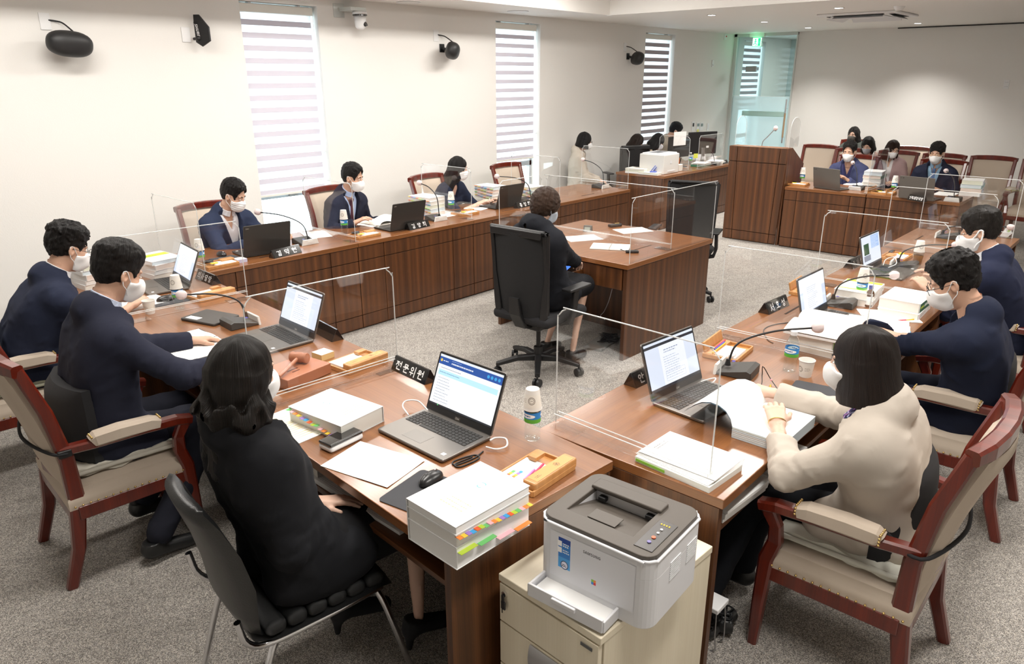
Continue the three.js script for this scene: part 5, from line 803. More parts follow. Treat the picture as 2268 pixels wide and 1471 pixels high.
person('person with wavy shoulder-length hair, black suit and skirt on the leather chair', { near: 1, fem: 1, turn: 84, seat: 0.46, head: [531, 741, 1.315], pos: [1.07, -1.92], pitch: 6, yaw: 12, jacket: BLACKS, shirt: BLACKS, skirt: [0.011, 0.011, 0.012], heels: 1, shoeM: M.blackCloth, buttons: 1, mask: 'cone', hair: ['long', { s: 3, len: 0.34, wave: 0.013, wide: 1.17 }], hairC: [0.017, 0.012, 0.009], l: { p: atX(700, 1112, 1.17), pose: 'flat', dir: [-0.45, -0.12, 1] }, r: { p: atX(706, 1160, 1.13), pose: 'flat', dir: [0.35, -0.05, 1], out: 0.45 }, lf: V(1.3, 0.135, -2.02), rf: V(1.43, 0.135, -1.75), kneeZ: 0.4, knee: 0.095 });
// window-wall row
person('person in a navy blazer with a lapel pin typing beside the open window', { near: 1, turn: 8, head: [523, 398, 1.265], pos: [2.98, -5.9], pitch: 22, yaw: 24, jacket: [0.028, 0.038, 0.075], collar: 1, shirt: [0.74, 0.73, 0.76], v: 0.36, hair: ['short', { s: 4, top: 0.006 }], mask: 'flat', l: { p: V(3.2, 0.79, -5.42), pose: 'type' }, r: { p: V(2.93, 0.79, -5.43), pose: 'type', out: 1 }, extra: (t, k) => { const p = k.sp(0.8).addScaledVector(k.ff, 0.128).add(V(0.085, 0, 0)); obj('lapel_pin', sph(0.009, p.x, p.y, p.z, 1, 1, 0.5, 8), M.brass, t); } });
person('person in a dark suit with a dotted burgundy tie reaching for a bottle', { near: 1, turn: 12, head: [783, 361, 1.30], pos: [4.17, -5.92], pitch: 12, yaw: 16, jacket: [0.018, 0.020, 0.036], collar: 1, tie: [0.10, 0.035, 0.045], shirt: [0.42, 0.52, 0.74], v: 0.36, hair: ['short', { s: 5, top: 0.004 }], l: { p: V(4.42, 0.72, -5.62), pose: 'rest' }, r: { p: V(3.98, 0.79, -5.48), pose: 'rest', out: 0.9 } });
person('person with long dark hair in a navy polo shirt reading papers', { near: 1, fem: 1, turn: 12, head: [1018, 346, 1.27], pos: [5.53, -5.88], pitch: 12, yaw: 20, top: [0.016, 0.022, 0.045], sleeve: -0.35, collar: 1, collarM: cloth([0.018, 0.024, 0.046]), v: 0.12, mask: 'flat', hair: ['long', { s: 6, len: 0.24 }], l: { p: V(5.72, 0.785, -5.42), pose: 'rest' }, r: { p: V(5.48, 0.785, -5.38), pose: 'rest' }, extra: (t, k) => { const p = k.sp(0.78).addScaledVector(k.ff, 0.125).add(V(0.07, 0, 0)); obj('chest_badge', box(0.022, 0.01, 0.004, p.x, p.y, p.z, 0.002), mat([0.3, 0.5, 0.25], 0.7), t); const w = k.arm.l.wr; obj('wristwatch', new THREE.TorusGeometry(0.027, 0.005, 6, 18).applyQuaternion(new THREE.Quaternion().setFromUnitVectors(V(0, 0, 1), k.arm.l.wr.clone().sub(k.arm.l.el).normalize())).translate(w.x, w.y, w.z), M.chrome, t); } });
// stenographer
person('person with short brown hair and a black suit working the stenotype', { near: 1, fem: 1, turn: 96, seat: 0.5, head: [1222, 416, 1.325], pos: [3.9, -3.17], pitch: 26, yaw: -18, jacket: [0.012, 0.013, 0.017], shirt: [0.6, 0.62, 0.66], hair: ['pixie', { s: 7 }], hairC: [0.075, 0.036, 0.019], l: { p: V(4.3, 0.72, -3.42), pose: 'type' }, r: { p: at(1284, 588, 0.70), pose: 'type', out: 0.6 }, skirt: [0.012, 0.0125, 0.015], maskM: mat([0.6, 0.68, 0.78], 0.9), lf: V(4.15, 0.09, -3.35), rf: V(4.12, 0.09, -3.08), shoes: true });
// right row
person('person with a dark bob in a beige jacket leafing through a thick book', { near: 1, fem: 1, turn: 183, head: [1912, 719, 1.275], pos: [2.55, -0.53], pitch: 10, yaw: 6, jacket: [0.50, 0.445, 0.385], shirt: [0.05, 0.05, 0.14], size: 0.97, hair: ['bob', { s: 8, len: 0.135, side: -1 }], hairC: [0.022, 0.012, 0.009], l: { p: at(1722, 940, 0.822), pose: 'rest', out: 1.5 }, r: { p: at(1716, 872, 0.825), pose: 'grip', out: 1.3 }, pants: [0.008, 0.009, 0.012], lf: V(2.25, 0.09, -1.02), rf: V(2.55, 0.09, -1.0), extra: (t, k) => {
  const w = k.arm.l.wr, fd = w.clone().sub(k.arm.l.el).normalize(), q = new THREE.Quaternion().setFromUnitVectors(V(0, 0, 1), fd), rp = w.clone().addScaledVector(fd, 0.1); obj('bracelet', new THREE.TorusGeometry(0.031, 0.0028, 6, 24).scale(1, 0.85, 1).applyQuaternion(q).translate(w.x + fd.x * 0.008, w.y + fd.y * 0.008, w.z + fd.z * 0.008), M.brass, t); obj('ring', new THREE.TorusGeometry(0.0098, 0.0018, 6, 14).applyQuaternion(q).translate(rp.x + 0.009, rp.y - 0.006, rp.z), M.brass, t);
  const a = k.nb.clone().addScaledVector(k.up, 0.03); obj('scarf', tube([[a.x - 0.05, a.y, a.z - 0.02], [a.x - 0.055, a.y - 0.01, a.z + 0.04], [a.x, a.y - 0.05, a.z + 0.085], [a.x + 0.055, a.y - 0.01, a.z + 0.04], [a.x + 0.05, a.y, a.z - 0.02]], 0.018, 24, 8), mat('#fff', 0.8, { map: dataTex(64, 64, (u, v) => per(u, v, 14, 14, 3) > 0.05 ? (per(u, v, 20, 20, 7) > 0.1 ? [200, 120, 190] : [190, 200, 235]) : [32, 28, 80]) }), t);
  const b = k.sp(0.22).addScaledVector(k.ff, 0.135); obj('button', sph(0.012, b.x + 0.02, b.y, b.z, 1, 1, 0.5, 12), M.chrome, t); } });
person('person in a navy suit and glasses reading an open book with orange tabs', { near: 1, turn: 185, head: [2096, 561, 1.29], pos: [3.86, -0.5], pitch: 26, yaw: 4, jacket: [0.013, 0.017, 0.036], collar: 0, glasses: 0.024, hair: ['short', { s: 9, top: 0.014, rough: 1.5 }], l: { p: at(1862, 716, 0.82), pose: 'rest' }, r: { p: at(2060, 752, 0.81), pose: 'rest', out: 0.9, dir: [0.5, 0, 1] }, pants: [0.012, 0.014, 0.026] });
person('person in a navy suit, round glasses and a stretchy wide white mask', { near: 1, turn: 182, head: [2170, 461, 1.315], pos: [5.2, -0.58], pitch: 14, yaw: 8, jacket: [0.017, 0.021, 0.046], collar: 1, shirt: [0.72, 0.74, 0.78], glasses: 0.021, mask: 'wide', hair: ['short', { s: 10, top: 0.01, fringe: 0.03, rough: 0.8 }], hairC: [0.017, 0.012, 0.009], l: { p: V(5.0, 0.79, -1.0), pose: 'rest' }, r: { p: V(5.35, 0.79, -1.0), pose: 'rest' } });
// by the wall and behind the counter
person('person with a black bob, round glasses and a beige jacket waiting by the wall', { fem: 1, turn: 34, head: [1299, 292, 1.325], lean: 0.1, pitch: 14, yaw: 10, jacket: [0.46, 0.41, 0.35], shirt: [0.02, 0.02, 0.024], v: 0.42, glasses: 0.022, hair: ['bob', { s: 11, len: 0.1 }], pants: [0.40, 0.36, 0.31], l: { p: [0.06, 0.66, 0.3] }, r: { p: [-0.06, 0.66, 0.3] } });
person('person with long straight brown hair bending over the counter', { fem: 1, turn: 38, head: [1418, 297, 1.235], pos: [9.85, -6.33], pitch: 24, yaw: 16, jacket: [0.014, 0.014, 0.016], shirt: BLACKS, hair: ['long', { s: 12, len: 0.24 }], hairC: [0.03, 0.017, 0.012] });
person('person in a tan top bending low behind the white printer', { fem: 1, turn: 30, head: [1466, 297, 1.215], pos: [10.35, -6.33], pitch: 34, yaw: 20, roll: -8, jacket: [0.30, 0.25, 0.19], shirt: [0.3, 0.25, 0.2], hair: ['long', { s: 13, len: 0.2 }], hairC: [0.008, 0.007, 0.007] });
person('person with black hair in a tan jacket hidden behind the counter monitor', { turn: 26, head: [1504, 273, 1.33], pos: [10.98, -6.27], pitch: 28, yaw: 10, jacket: [0.33, 0.28, 0.22], shirt: [0.35, 0.3, 0.25], hair: ['short', { s: 14, top: 0.012, fringe: 0.02 }], hairC: [0.009, 0.01, 0.014], mask: 'cone' });
// back desks and the rows behind
person('person in a blue blazer and violet shirt at the back desk', { near: 1, turn: -93, head: [1884, 313, 1.25], lean: 0.16, pitch: 8, yaw: 4, jacket: [0.050, 0.058, 0.125], shirt: [0.055, 0.055, 0.14], v: 0.34, hair: ['short', { s: 15, top: 0.008 }], l: { p: [0.13, 0.79, 0.42], pose: 'rest' }, r: { p: [-0.16, 0.79, 0.42], pose: 'rest' } });
person('person with thin glasses, navy suit and blue tie at the back desk', { near: 1, turn: -90, head: [2079, 315, 1.28], lean: 0.16, pitch: 8, yaw: -2, jacket: [0.018, 0.021, 0.040], shirt: [0.22, 0.34, 0.46], collar: 1, tie: [0.10, 0.16, 0.30], v: 0.34, glasses: 0.02, flatGlasses: 1, glassesM: M.brass, hair: ['short', { s: 16, top: 0.008, fringe: 0.022 }], l: { p: [0.16, 0.72, 0.3], pose: 'rest' }, r: { p: [-0.16, 0.72, 0.3], pose: 'rest' } });
person('person with long black hair and a charcoal mask against the back wall', { fem: 1, turn: -92, head: [1892, 280, 1.265], lean: 0.06, pitch: 10, yaw: -4, jacket: [0.10, 0.11, 0.10], shirt: [0.5, 0.5, 0.48], maskM: mat([0.085, 0.08, 0.072], 0.9), hair: ['long', { s: 17, len: 0.26 }] });
person('person in a pale pink blouse and grey mask looking down in the back row', { fem: 1, turn: -90, head: [1922, 304, 1.21], lean: 0.14, pitch: 30, yaw: 0, top: [0.58, 0.38, 0.33], topName: 'blouse', sleeve: 1, maskM: mat([0.33, 0.34, 0.37], 0.9), hair: ['bob', { s: 18, len: 0.11 }] });
person('person in a pink tweed jacket with brown bob turned away in the back row', { fem: 1, turn: -84, head: [1983, 311, 1.21], lean: 0.14, pitch: 22, yaw: 34, jacket: [0.42, 0.29, 0.29], shirt: [0.72, 0.7, 0.7], hair: ['bob', { s: 19, len: 0.16 }], hairC: [0.042, 0.018, 0.012] });
// ---------------------------------------------------------------- paper, books, bottles, trays
const RL = -94.3, RR = 0, RW = 180, RB = 90;
const item = (name, label, cat, px, turn, y = 0.75, group) => thing(name, label, cat, at(px[0], px[1], y), turn * D2R, group);
const textTex = canvasTex(256, 362, (g, w, h) => { g.fillStyle = '#fdfdfb'; g.fillRect(0, 0, w, h); greek(g, 60, 30, 130, 2, 14, '#8b8b8b', 6); greek(g, 24, 76, 205, 20, 13, '#b9b9b9', 3); });
const tableTex = canvasTex(256, 362, (g, w, h) => { g.fillStyle = '#fdfdfb'; g.fillRect(0, 0, w, h); greek(g, 24, 26, 205, 22, 15, '#cfcfcf', 3); g.strokeStyle = '#c9c9c9'; g.strokeRect(24, 120, 205, 120); });
const yelTex = canvasTex(256, 362, (g, w, h) => { g.fillStyle = '#fffef6'; g.fillRect(0, 0, w, h); for (let k = 0; k < 15; k++) { g.fillStyle = '#fbf0b4'; g.fillRect(24 + rnd() * 90, 30 + k * 20, 60 + rnd() * 60, 8); } greek(g, 24, 32, 190, 15, 20, '#d8d2b8', 3); });
const sheetM = { text: mat('#fff', 0.85, { map: textTex }), table: mat('#fff', 0.85, { map: tableTex }), yellow: mat('#fff', 0.85, { map: yelTex }), blank: M.paper };
// a slightly bowed sheet (or thin pad) with its print on top; long side along local z
function paper(label, px, turn, o = {}) {
  const w = o.w ?? 0.21, d = o.d ?? 0.297, n = o.n ?? 0.0015, t = item('paper_sheet', label, 'paper', px, turn, o.y ?? 0.75);
  const g = new THREE.PlaneGeometry(w, d, 6, 8).rotateX(-PI / 2), p = g.attributes.position; for (let i = 0; i < p.count; i++) p.setY(i, n + 0.0006 + (o.bow ?? 0.004) * (Math.abs(p.getX(i)) / w) ** 2 * 2 * (p.getZ(i) > 0 ? 1 : 0.4)); g.computeVertexNormals();
  obj('page', g, sheetM[o.kind ?? 'text'], t); if (n > 0.001) obj('pad', box(w, n, d, 0, n / 2, 0, 0), M.paper, t); if (o.extra) o.extra(t); return t;
}
const TAB = [[0.75, 0.12, 0.03], [0.8, 0.55, 0.05], [0.15, 0.5, 0.15], [0.05, 0.35, 0.7], [0.8, 0.25, 0.05], [0.45, 0.6, 0.05], [0.35, 0.2, 0.55], [0.8, 0.45, 0.5]].map((c) => mat(c, 0.7));
const coverTex = canvasTex(256, 362, (g, w, h) => { g.fillStyle = '#fdfdfc'; g.fillRect(0, 0, w, h); greek(g, 50, 70, 150, 3, 22, '#d9c79a', 7); g.strokeStyle = '#6fc3b4'; g.lineWidth = 5; g.beginPath(); g.arc(128, 250, 13, 0.6, 2.9); g.stroke(); g.beginPath(); g.arc(128, 238, 11, 3.6, 6.2); g.stroke(); });
const coverM = mat('#fff', 0.6, { map: coverTex });
// a paperback lying flat: cover, page block, tabs; spine on local -x
function book(label, p, turn, o = {}) {
  const w = o.w ?? 0.21, d = o.d ?? 0.297, h = o.h ?? 0.04, t = thing('book', label, 'book', p, turn * D2R, o.group), cm = o.cover ?? M.white;
  obj('page_block', box(w - 0.006, h - 0.003, d - 0.006, 0.001, h / 2, 0, 0.001), o.pages ?? M.pages, t);
  obj('cover', [box(w, 0.0015, d, 0, h - 0.0007, 0, 0), box(w, 0.0015, d, 0, 0.0008, 0, 0), box(0.002, h, d, -w / 2, h / 2, 0, 0)], cm, t);
  if (o.title !== false) obj('cover_print', new THREE.PlaneGeometry(w * 0.96, d * 0.96).rotateX(-PI / 2).rotateY(o.titleTurn ?? 0).translate(0, h + 0.0004, 0), o.titleM ?? coverM, t);
  if (o.tabs) for (let k = 0; k < o.tabs; k++) { const f = (k + 0.5) / o.tabs, zz = -d / 2 + f * d, yy = h * (0.15 + 0.75 * (o.tabSlope === -1 ? 1 - f : f)) + (rnd() - 0.5) * h * 0.1; obj('index_tab', box(0.022, 0.0012, d / o.tabs * 0.85, w / 2 + 0.004, yy, zz, 0), TAB[(k * 3 + (o.s ?? 0)) % 8], t); }
  if (o.spine) obj('spine_print', new THREE.PlaneGeometry(d * 0.98, h * 0.94).rotateY(-PI / 2).translate(-w / 2 - 0.0014, h / 2, 0), o.spine, t);
  return t;
}
function stack(px, turn, list, y = 0.75) { const p = at(px[0], px[1], y); let h = y; list.forEach((b) => { book(b.label, V(p.x + (b.dx ?? 0), h, p.z + (b.dz ?? 0)), turn + (b.da ?? 0), b); h += (b.h ?? 0.04) + 0.0005; }); }
const pale = [[0.74, 0.72, 0.66], [0.78, 0.77, 0.74], [0.72, 0.62, 0.55], [0.62, 0.70, 0.74], [0.70, 0.72, 0.60]].map((c) => mat(c, 0.85));
// desk of the wavy-haired person
book('thick white book bristling with coloured index tabs next to the highlighted sheet', V(1.485, 0.75, -2.26), 186, { h: 0.065, tabs: 15, w: 0.217, d: 0.305, pages: pale[0], titleM: mat('#fff', 0.6, { map: turned(0) }) });
function turned(a) { const q = coverTex.clone(); q.center.set(0.5, 0.5); q.rotation = a; q.needsUpdate = true; return q; }
{ let y = 0.75; for (const [l, h, o] of [['bottom white book with orange tabs in the tall stack beside the printer', 0.07, { pages: M.paper, tabs: 4, s: 4, title: false }], ['middle book with a rainbow of tabs in the tall stack beside the printer', 0.04, { pages: pale[1], tabs: 18, s: 1, title: false }], ['top white book with a green emblem in the tall stack beside the printer', 0.026, { pages: M.paper, titleM: mat('#fff', 0.6, { map: turned(PI) }) }]]) { book(l, V(1.305, y, -1.338), -92, { h, w: 0.212, d: 0.297, ...o }); y += h + 0.0006; } }
paper('white sheet with yellow highlighting under the tabbed book', [650, 942], 2, { kind: 'yellow' });
paper('blank white sheet in front of the web-page laptop', [826, 1027], 12, { kind: 'blank', n: 0.0008 });
{
  const t = thing('card_reader', 'small black-topped white pocket device next to the tabbed book', 'device', [1.385, 0.75, -2.09], 94 * D2R);
  obj('case', new RoundedBoxGeometry(0.075, 0.024, 0.155, 2, 0.011).translate(0, 0.013, 0), M.white, t); obj('glass_top', new RoundedBoxGeometry(0.073, 0.013, 0.153, 2, 0.006).translate(0, 0.029, 0), M.blackGloss, t);
}
function mouse(label, px, turn, pad, y = 0.75) {
  if (pad) { const m = item('mouse_pad', label.replace('mouse', 'mouse pad').replace('resting', 'lying'), 'mouse pad', [px[0] + (pad[0] ?? 0), px[1] + (pad[1] ?? 0)], turn, y); obj('pad', slab(roundRect(0.2, 0.23, 0.018), 0.003).rotateX(-PI / 2).translate(0, 0.0016, 0), mat([0.055, 0.056, 0.062], 0.95), m); }
  const t = item('computer_mouse', label, 'mouse', px, turn, y), g = new THREE.SphereGeometry(1, 20, 14), p = g.attributes.position; for (let i = 0; i < p.count; i++) p.setY(i, Math.max(-0.25, p.getY(i))); g.scale(0.031, 0.027, 0.054).translate(0, 0.01, 0); g.computeVertexNormals();
  obj('shell', g, mat([0.012, 0.012, 0.013], 0.3), t); obj('wheel', cyl(0.007, 0.007, 0.006, 0, 0, 0, 12).rotateZ(PI / 2).translate(0, 0.032, -0.025), M.steel, t);
}
mouse('black mouse beside the tall stack of white books', [955, 1068], RL + 14, [-16, 24]);
mouse('black mouse beside the pink memo block', [491, 567], RW, [14, 8]);
mouse('black mouse beside the tabbed files', [367, 667], RL, [0, 0]);
// wooden stationery trays
function tray(label, px, turn, o = {}) {
  const t = item('stationery_tray', label, 'tray', px, turn, o.y ?? 0.75), w = 0.235, d = 0.165, f = o.flip ? -1 : 1;
  obj('tray', uvBox(merge([box(w, 0.008, d, 0, 0.004, 0), box(w, 0.022, 0.008, 0, 0.011, d / 2), box(w, 0.022, 0.008, 0, 0.011, -d / 2), box(0.008, 0.022, d, w / 2, 0.011, 0), box(0.008, 0.022, d, -w / 2, 0.011, 0)])), M.pine, t);
  obj('note_paper', box(0.15, o.notes ?? 0.016, 0.1, -0.03, 0.016, f * -0.022, 0.001), M.paper, t);
  if (o.open) { obj('pen_case', uvBox(box(w, 0.024, 0.05, 0, 0.014, f * 0.052, 0.003)), M.pine, t); obj('case_lid', uvBox(new RoundedBoxGeometry(w, 0.05, 0.012, 2, 0.005).rotateX(f * 0.25).translate(0, 0.05, f * 0.082)), M.pine, t); for (const [x, c, l] of [[-0.03, [0.75, 0.42, 0.03], 0.17], [0.0, [0.05, 0.08, 0.45], 0.13], [0.03, [0.6, 0.06, 0.1], 0.14]]) obj('pen', cyl(0.0042, 0.0042, l, 0, 0, 0, 8).rotateZ(PI / 2).translate(x, 0.03, f * (0.045 + x * 0.3)), mat(c, 0.4), t); obj('eraser', new RoundedBoxGeometry(0.045, 0.018, 0.028, 2, 0.006).translate(-0.085, 0.028, f * -0.05), M.white, t); }
  else if (o.black) { obj('pen_case', uvBox(new RoundedBoxGeometry(0.1, 0.016, 0.055, 2, 0.005).translate(-0.075, 0.03, f * 0.02)), M.pine, t); obj('clip_box', box(0.07, 0.02, 0.028, 0.05, 0.03, f * 0.05, 0.004), M.blackGloss, t); obj('memo_flags', box(0.05, 0.006, 0.03, 0.04, 0.028, f * -0.02, 0.001), mat([0.8, 0.6, 0.05], 0.7), t); }
  else { obj('pen_case', uvBox(new RoundedBoxGeometry(w, 0.04, 0.055, 3, 0.008).translate(0.01, 0.024, f * 0.058)), M.pine, t); obj('pen_case_print', new THREE.PlaneGeometry(0.2, 0.045).rotateX(-PI / 2).translate(0.01, 0.0444, f * 0.058), caseM, t); obj('wood_rest', uvBox(box(0.055, 0.016, 0.034, 0.06, 0.034, f * -0.04, 0.003)), M.pine, t); if (o.pens) { for (const [x, c] of [[-0.05, [0.75, 0.2, 0.5]], [0.0, [0.7, 0.04, 0.12]]]) obj('pen', cyl(0.004, 0.004, 0.075, 0, 0, 0, 8).rotateZ(PI / 2 + 0.0).rotateY(0.2).translate(x, 0.029, f * 0.015), mat(c, 0.35), t); for (let k = 0; k < 8; k++) obj('sticky_flag', box(0.012, 0.0008, 0.011, -0.09 + (k % 4) * 0.014, 0.0246, f * (-0.045 + (k > 3 ? 0.022 : 0)), 0), TAB[(k * 5) % 8], t); } }
  return t;
}
const caseM = mat('#fff', 0.4, { map: canvasTex(256, 58, (g, w, h) => { g.fillStyle = '#cf9a58'; g.fillRect(0, 0, w, h); g.strokeStyle = g.fillStyle = '#5a3a1a'; g.lineWidth = 1.5; g.beginPath(); for (let k = 0; k < 5; k++) { const a = k * 1.2566; g.moveTo(178 + Math.cos(a) * 8, 29 + Math.sin(a) * 8); g.arc(170 + Math.cos(a) * 8, 29 + Math.sin(a) * 8, 7, 0, 6.3); } g.stroke(); greek(g, 20, 26, 40, 2, 8, '#5a3a1a', 3); }), clearcoat: 0.4 });
tray('wooden stationery tray with a pink pen and colour flags beside the tall white books', [1185, 1052], 2, { pens: 1 });
tray('wooden stationery tray with clean note paper beside the gavel block', [790, 806], 3);
tray('wooden stationery tray with a green flag by the acrylic screen of the file desk', [466, 656], 4);
tray('wooden stationery tray with a black clip box under the corner screen', [484, 588], RW, { black: 1 });
tray('wooden stationery tray with a black clip box before the person with the dotted tie', [806, 523], RW, { black: 1 });
tray('wooden stationery tray with a black clip box before the person in the navy polo shirt', [1030, 474], RW, { black: 1 });
tray('wooden stationery tray with its pen case open beside the water bottle', [1612, 783], RR + 6, { open: 1, flip: 1 });
tray('wooden stationery tray behind the stacked white books on the right row', [1790, 648], RR + 4, { open: 1, flip: 1 });
tray('wooden stationery tray with blue memo pads behind the cup of tea', [1985, 571], RR, { black: 1, flip: 1 });
tray('wooden stationery tray next to the lectern', [1767, 410], RB, { black: 1 });
tray('wooden stationery tray between the two back laptops', [1957, 429], RB, { black: 1 });
function memo(label, px, turn, c, h = 0.03) { const t = item('memo_block', label, 'memo pad', px, turn); obj('block', box(0.076, h, 0.076, 0, h / 2, 0, 0.001), mat(c, 0.8), t); obj('top_sheet', box(0.074, 0.0012, 0.074, 0.001, h + 0.0008, 0.001, 0), mat([0.85, 0.8, 0.8], 0.85), t); }
memo('yellow and pink memo block at the wooden gavel block', [716, 792], RL + 8, [0.75, 0.55, 0.25]);
memo('pink and blue memo block on the desk below the open window', [532, 580], RW, [0.55, 0.55, 0.72], 0.025);
memo('pale blue memo block at the foot of a microphone on the right row', [1886, 655], RR + 8, [0.45, 0.62, 0.78], 0.02);
// bottles of water, most with a paper cup turned over the cap
const petM = mat([0.93, 0.97, 0.98], 0.04, { transmission: 1, thickness: 0, ior: 1.35 }), cupM = mat([0.80, 0.775, 0.73], 0.75);
const labM = mat('#fff', 0.5, { map: canvasTex(256, 64, (g, w, h) => { g.fillStyle = '#2c86d0'; g.fillRect(0, 0, w, 40); g.fillStyle = '#5fae3c'; g.fillRect(0, 40, w, 24); for (const x of [10, 138]) { g.fillStyle = '#fff'; g.beginPath(); g.ellipse(x + 50, 22, 46, 13, 0, 0, 7); g.fill(); greek(g, x + 22, 18, 60, 1, 8, '#1d5ba5', 8); } }) });
const cupPrint = mat('#fff', 0.75, { map: canvasTex(256, 64, (g, w, h) => { g.fillStyle = '#e9e5dc'; g.fillRect(0, 0, w, h); g.strokeStyle = '#4b4038'; for (const x of [40, 168]) { g.lineWidth = 2; g.beginPath(); g.arc(x, 36, 17, 0, 7); g.stroke(); g.lineWidth = 1.5; g.beginPath(); g.arc(x, 36, 12, 0, 7); g.moveTo(x - 7, 36); g.lineTo(x + 7, 36); g.stroke(); greek(g, x + 30, 24, 40, 3, 8, '#8b8178', 2); } }) });
function cupGeo() { return [lathe([[0, 0.002], [0.024, 0.002], [0.0252, 0], [0.0345, 0.076], [0.0365, 0.077], [0.0365, 0.0795], [0.0335, 0.079], [0.0235, 0.004], [0, 0.004]], 28)]; }
function cup(label, p, flip) { const t = thing('paper_cup', label, 'paper cup', p); const g = merge(cupGeo()), b = new THREE.CylinderGeometry(0.0335, 0.0275, 0.05, 28, 1, true).translate(0, 0.042, 0).scale(1.012, 1, 1.012); if (flip) for (const q of [g, b]) q.rotateX(PI).translate(0, 0.08, 0); obj('cup', g, cupM, t); obj('print', b, cupPrint, t); return t; }
function bottle(label, px, withCup, y = 0.75) {
  const p = at(px[0], px[1], y), t = thing('water_bottle', label, 'bottle', p);
  const prof = [[0, 0.004], [0.022, 0.0], [0.03, 0.006], [0.031, 0.03], [0.0295, 0.038], [0.031, 0.046], [0.0295, 0.056], [0.031, 0.066], [0.0305, 0.075], [0.0305, 0.12], [0.031, 0.125], [0.028, 0.145], [0.02, 0.163], [0.013, 0.172], [0.0125, 0.184], [0, 0.184]];
  obj('bottle', lathe(prof, 26), petM, t); obj('label', new THREE.CylinderGeometry(0.0312, 0.0312, 0.042, 26, 1, true).translate(0, 0.098, 0), labM, t);
  obj('cap', cyl(0.015, 0.015, 0.018, 0, 0.186, 0, 18), M.white, t);
  if (withCup) cup('paper cup upturned over the ' + label, V(p.x, y + 0.126, p.z), true);
}
bottle('water bottle beside the web-page laptop', [1179, 972], 1);
bottle('water bottle by the screen of the file desk', [398, 684], 1);
bottle('water bottle under the corner screen', [447, 592], 1);
bottle('water bottle in reach of the person with the dotted tie', [764, 517], 1);
bottle('water bottle at the navy-shirted person\'s tray', [1000, 470], 1);
bottle('water bottle next to the brown drink bottle', [1904, 668], 1);
bottle('water bottle next to the lectern', [1775, 408], 1);
bottle('water bottle behind the pale back laptop', [1978, 429], 1);
bottle('open-standing water bottle with white cap before the beige-jacketed person', [1748, 822]);
bottle('water bottle standing on the office counter', [1528, 366]);
cup('upright paper cup beside the white-capped water bottle', at(1783, 833, 0.75));
cup('upright paper cup behind the chairman\'s screen', at(333, 694, 0.75));
{ const p = at(2030, 588, 0.75), t = thing('iced_tea_cup', 'clear plastic cup of brown tea under an upturned paper cup', 'cup', p); obj('cup', lathe([[0, 0.002], [0.028, 0], [0.037, 0.1], [0.0355, 0.1], [0.027, 0.004], [0, 0.004]], 24), petM, t); obj('tea', lathe([[0, 0.005], [0.0265, 0.005], [0.0335, 0.075], [0, 0.075]], 24), mat([0.55, 0.26, 0.08], 0.1, { transmission: 0.6, thickness: 0 }), t); cup('paper cup upturned on the cup of brown tea', V(p.x, 0.851, p.z), true); }
{ const t = item('drink_bottle', 'small brown glass drink bottle with blue cap and label', 'bottle', [1923, 679], 0); obj('bottle', lathe([[0, 0], [0.022, 0], [0.0235, 0.006], [0.0235, 0.075], [0.02, 0.09], [0.0115, 0.102], [0.011, 0.115], [0, 0.115]], 22), mat([0.12, 0.04, 0.006], 0.06, { transmission: 0.35, thickness: 0 }), t); obj('cap', cyl(0.0135, 0.0135, 0.018, 0, 0.118, 0, 16), mat([0.02, 0.03, 0.22], 0.35), t); obj('label', new THREE.CylinderGeometry(0.0238, 0.0238, 0.05, 22, 1, true).translate(0, 0.04, 0), mat('#fff', 0.5, { map: canvasTex(128, 64, (g, w, h) => { g.fillStyle = '#f3f1ee'; g.fillRect(0, 0, w, h); g.fillStyle = '#24357f'; g.fillRect(20, 0, 44, h); g.fillStyle = '#fff'; g.beginPath(); g.ellipse(42, 22, 18, 14, 0, 0, 7); g.fill(); g.fillStyle = '#c02030'; g.fillRect(28, 20, 28, 5); }) }), t); }
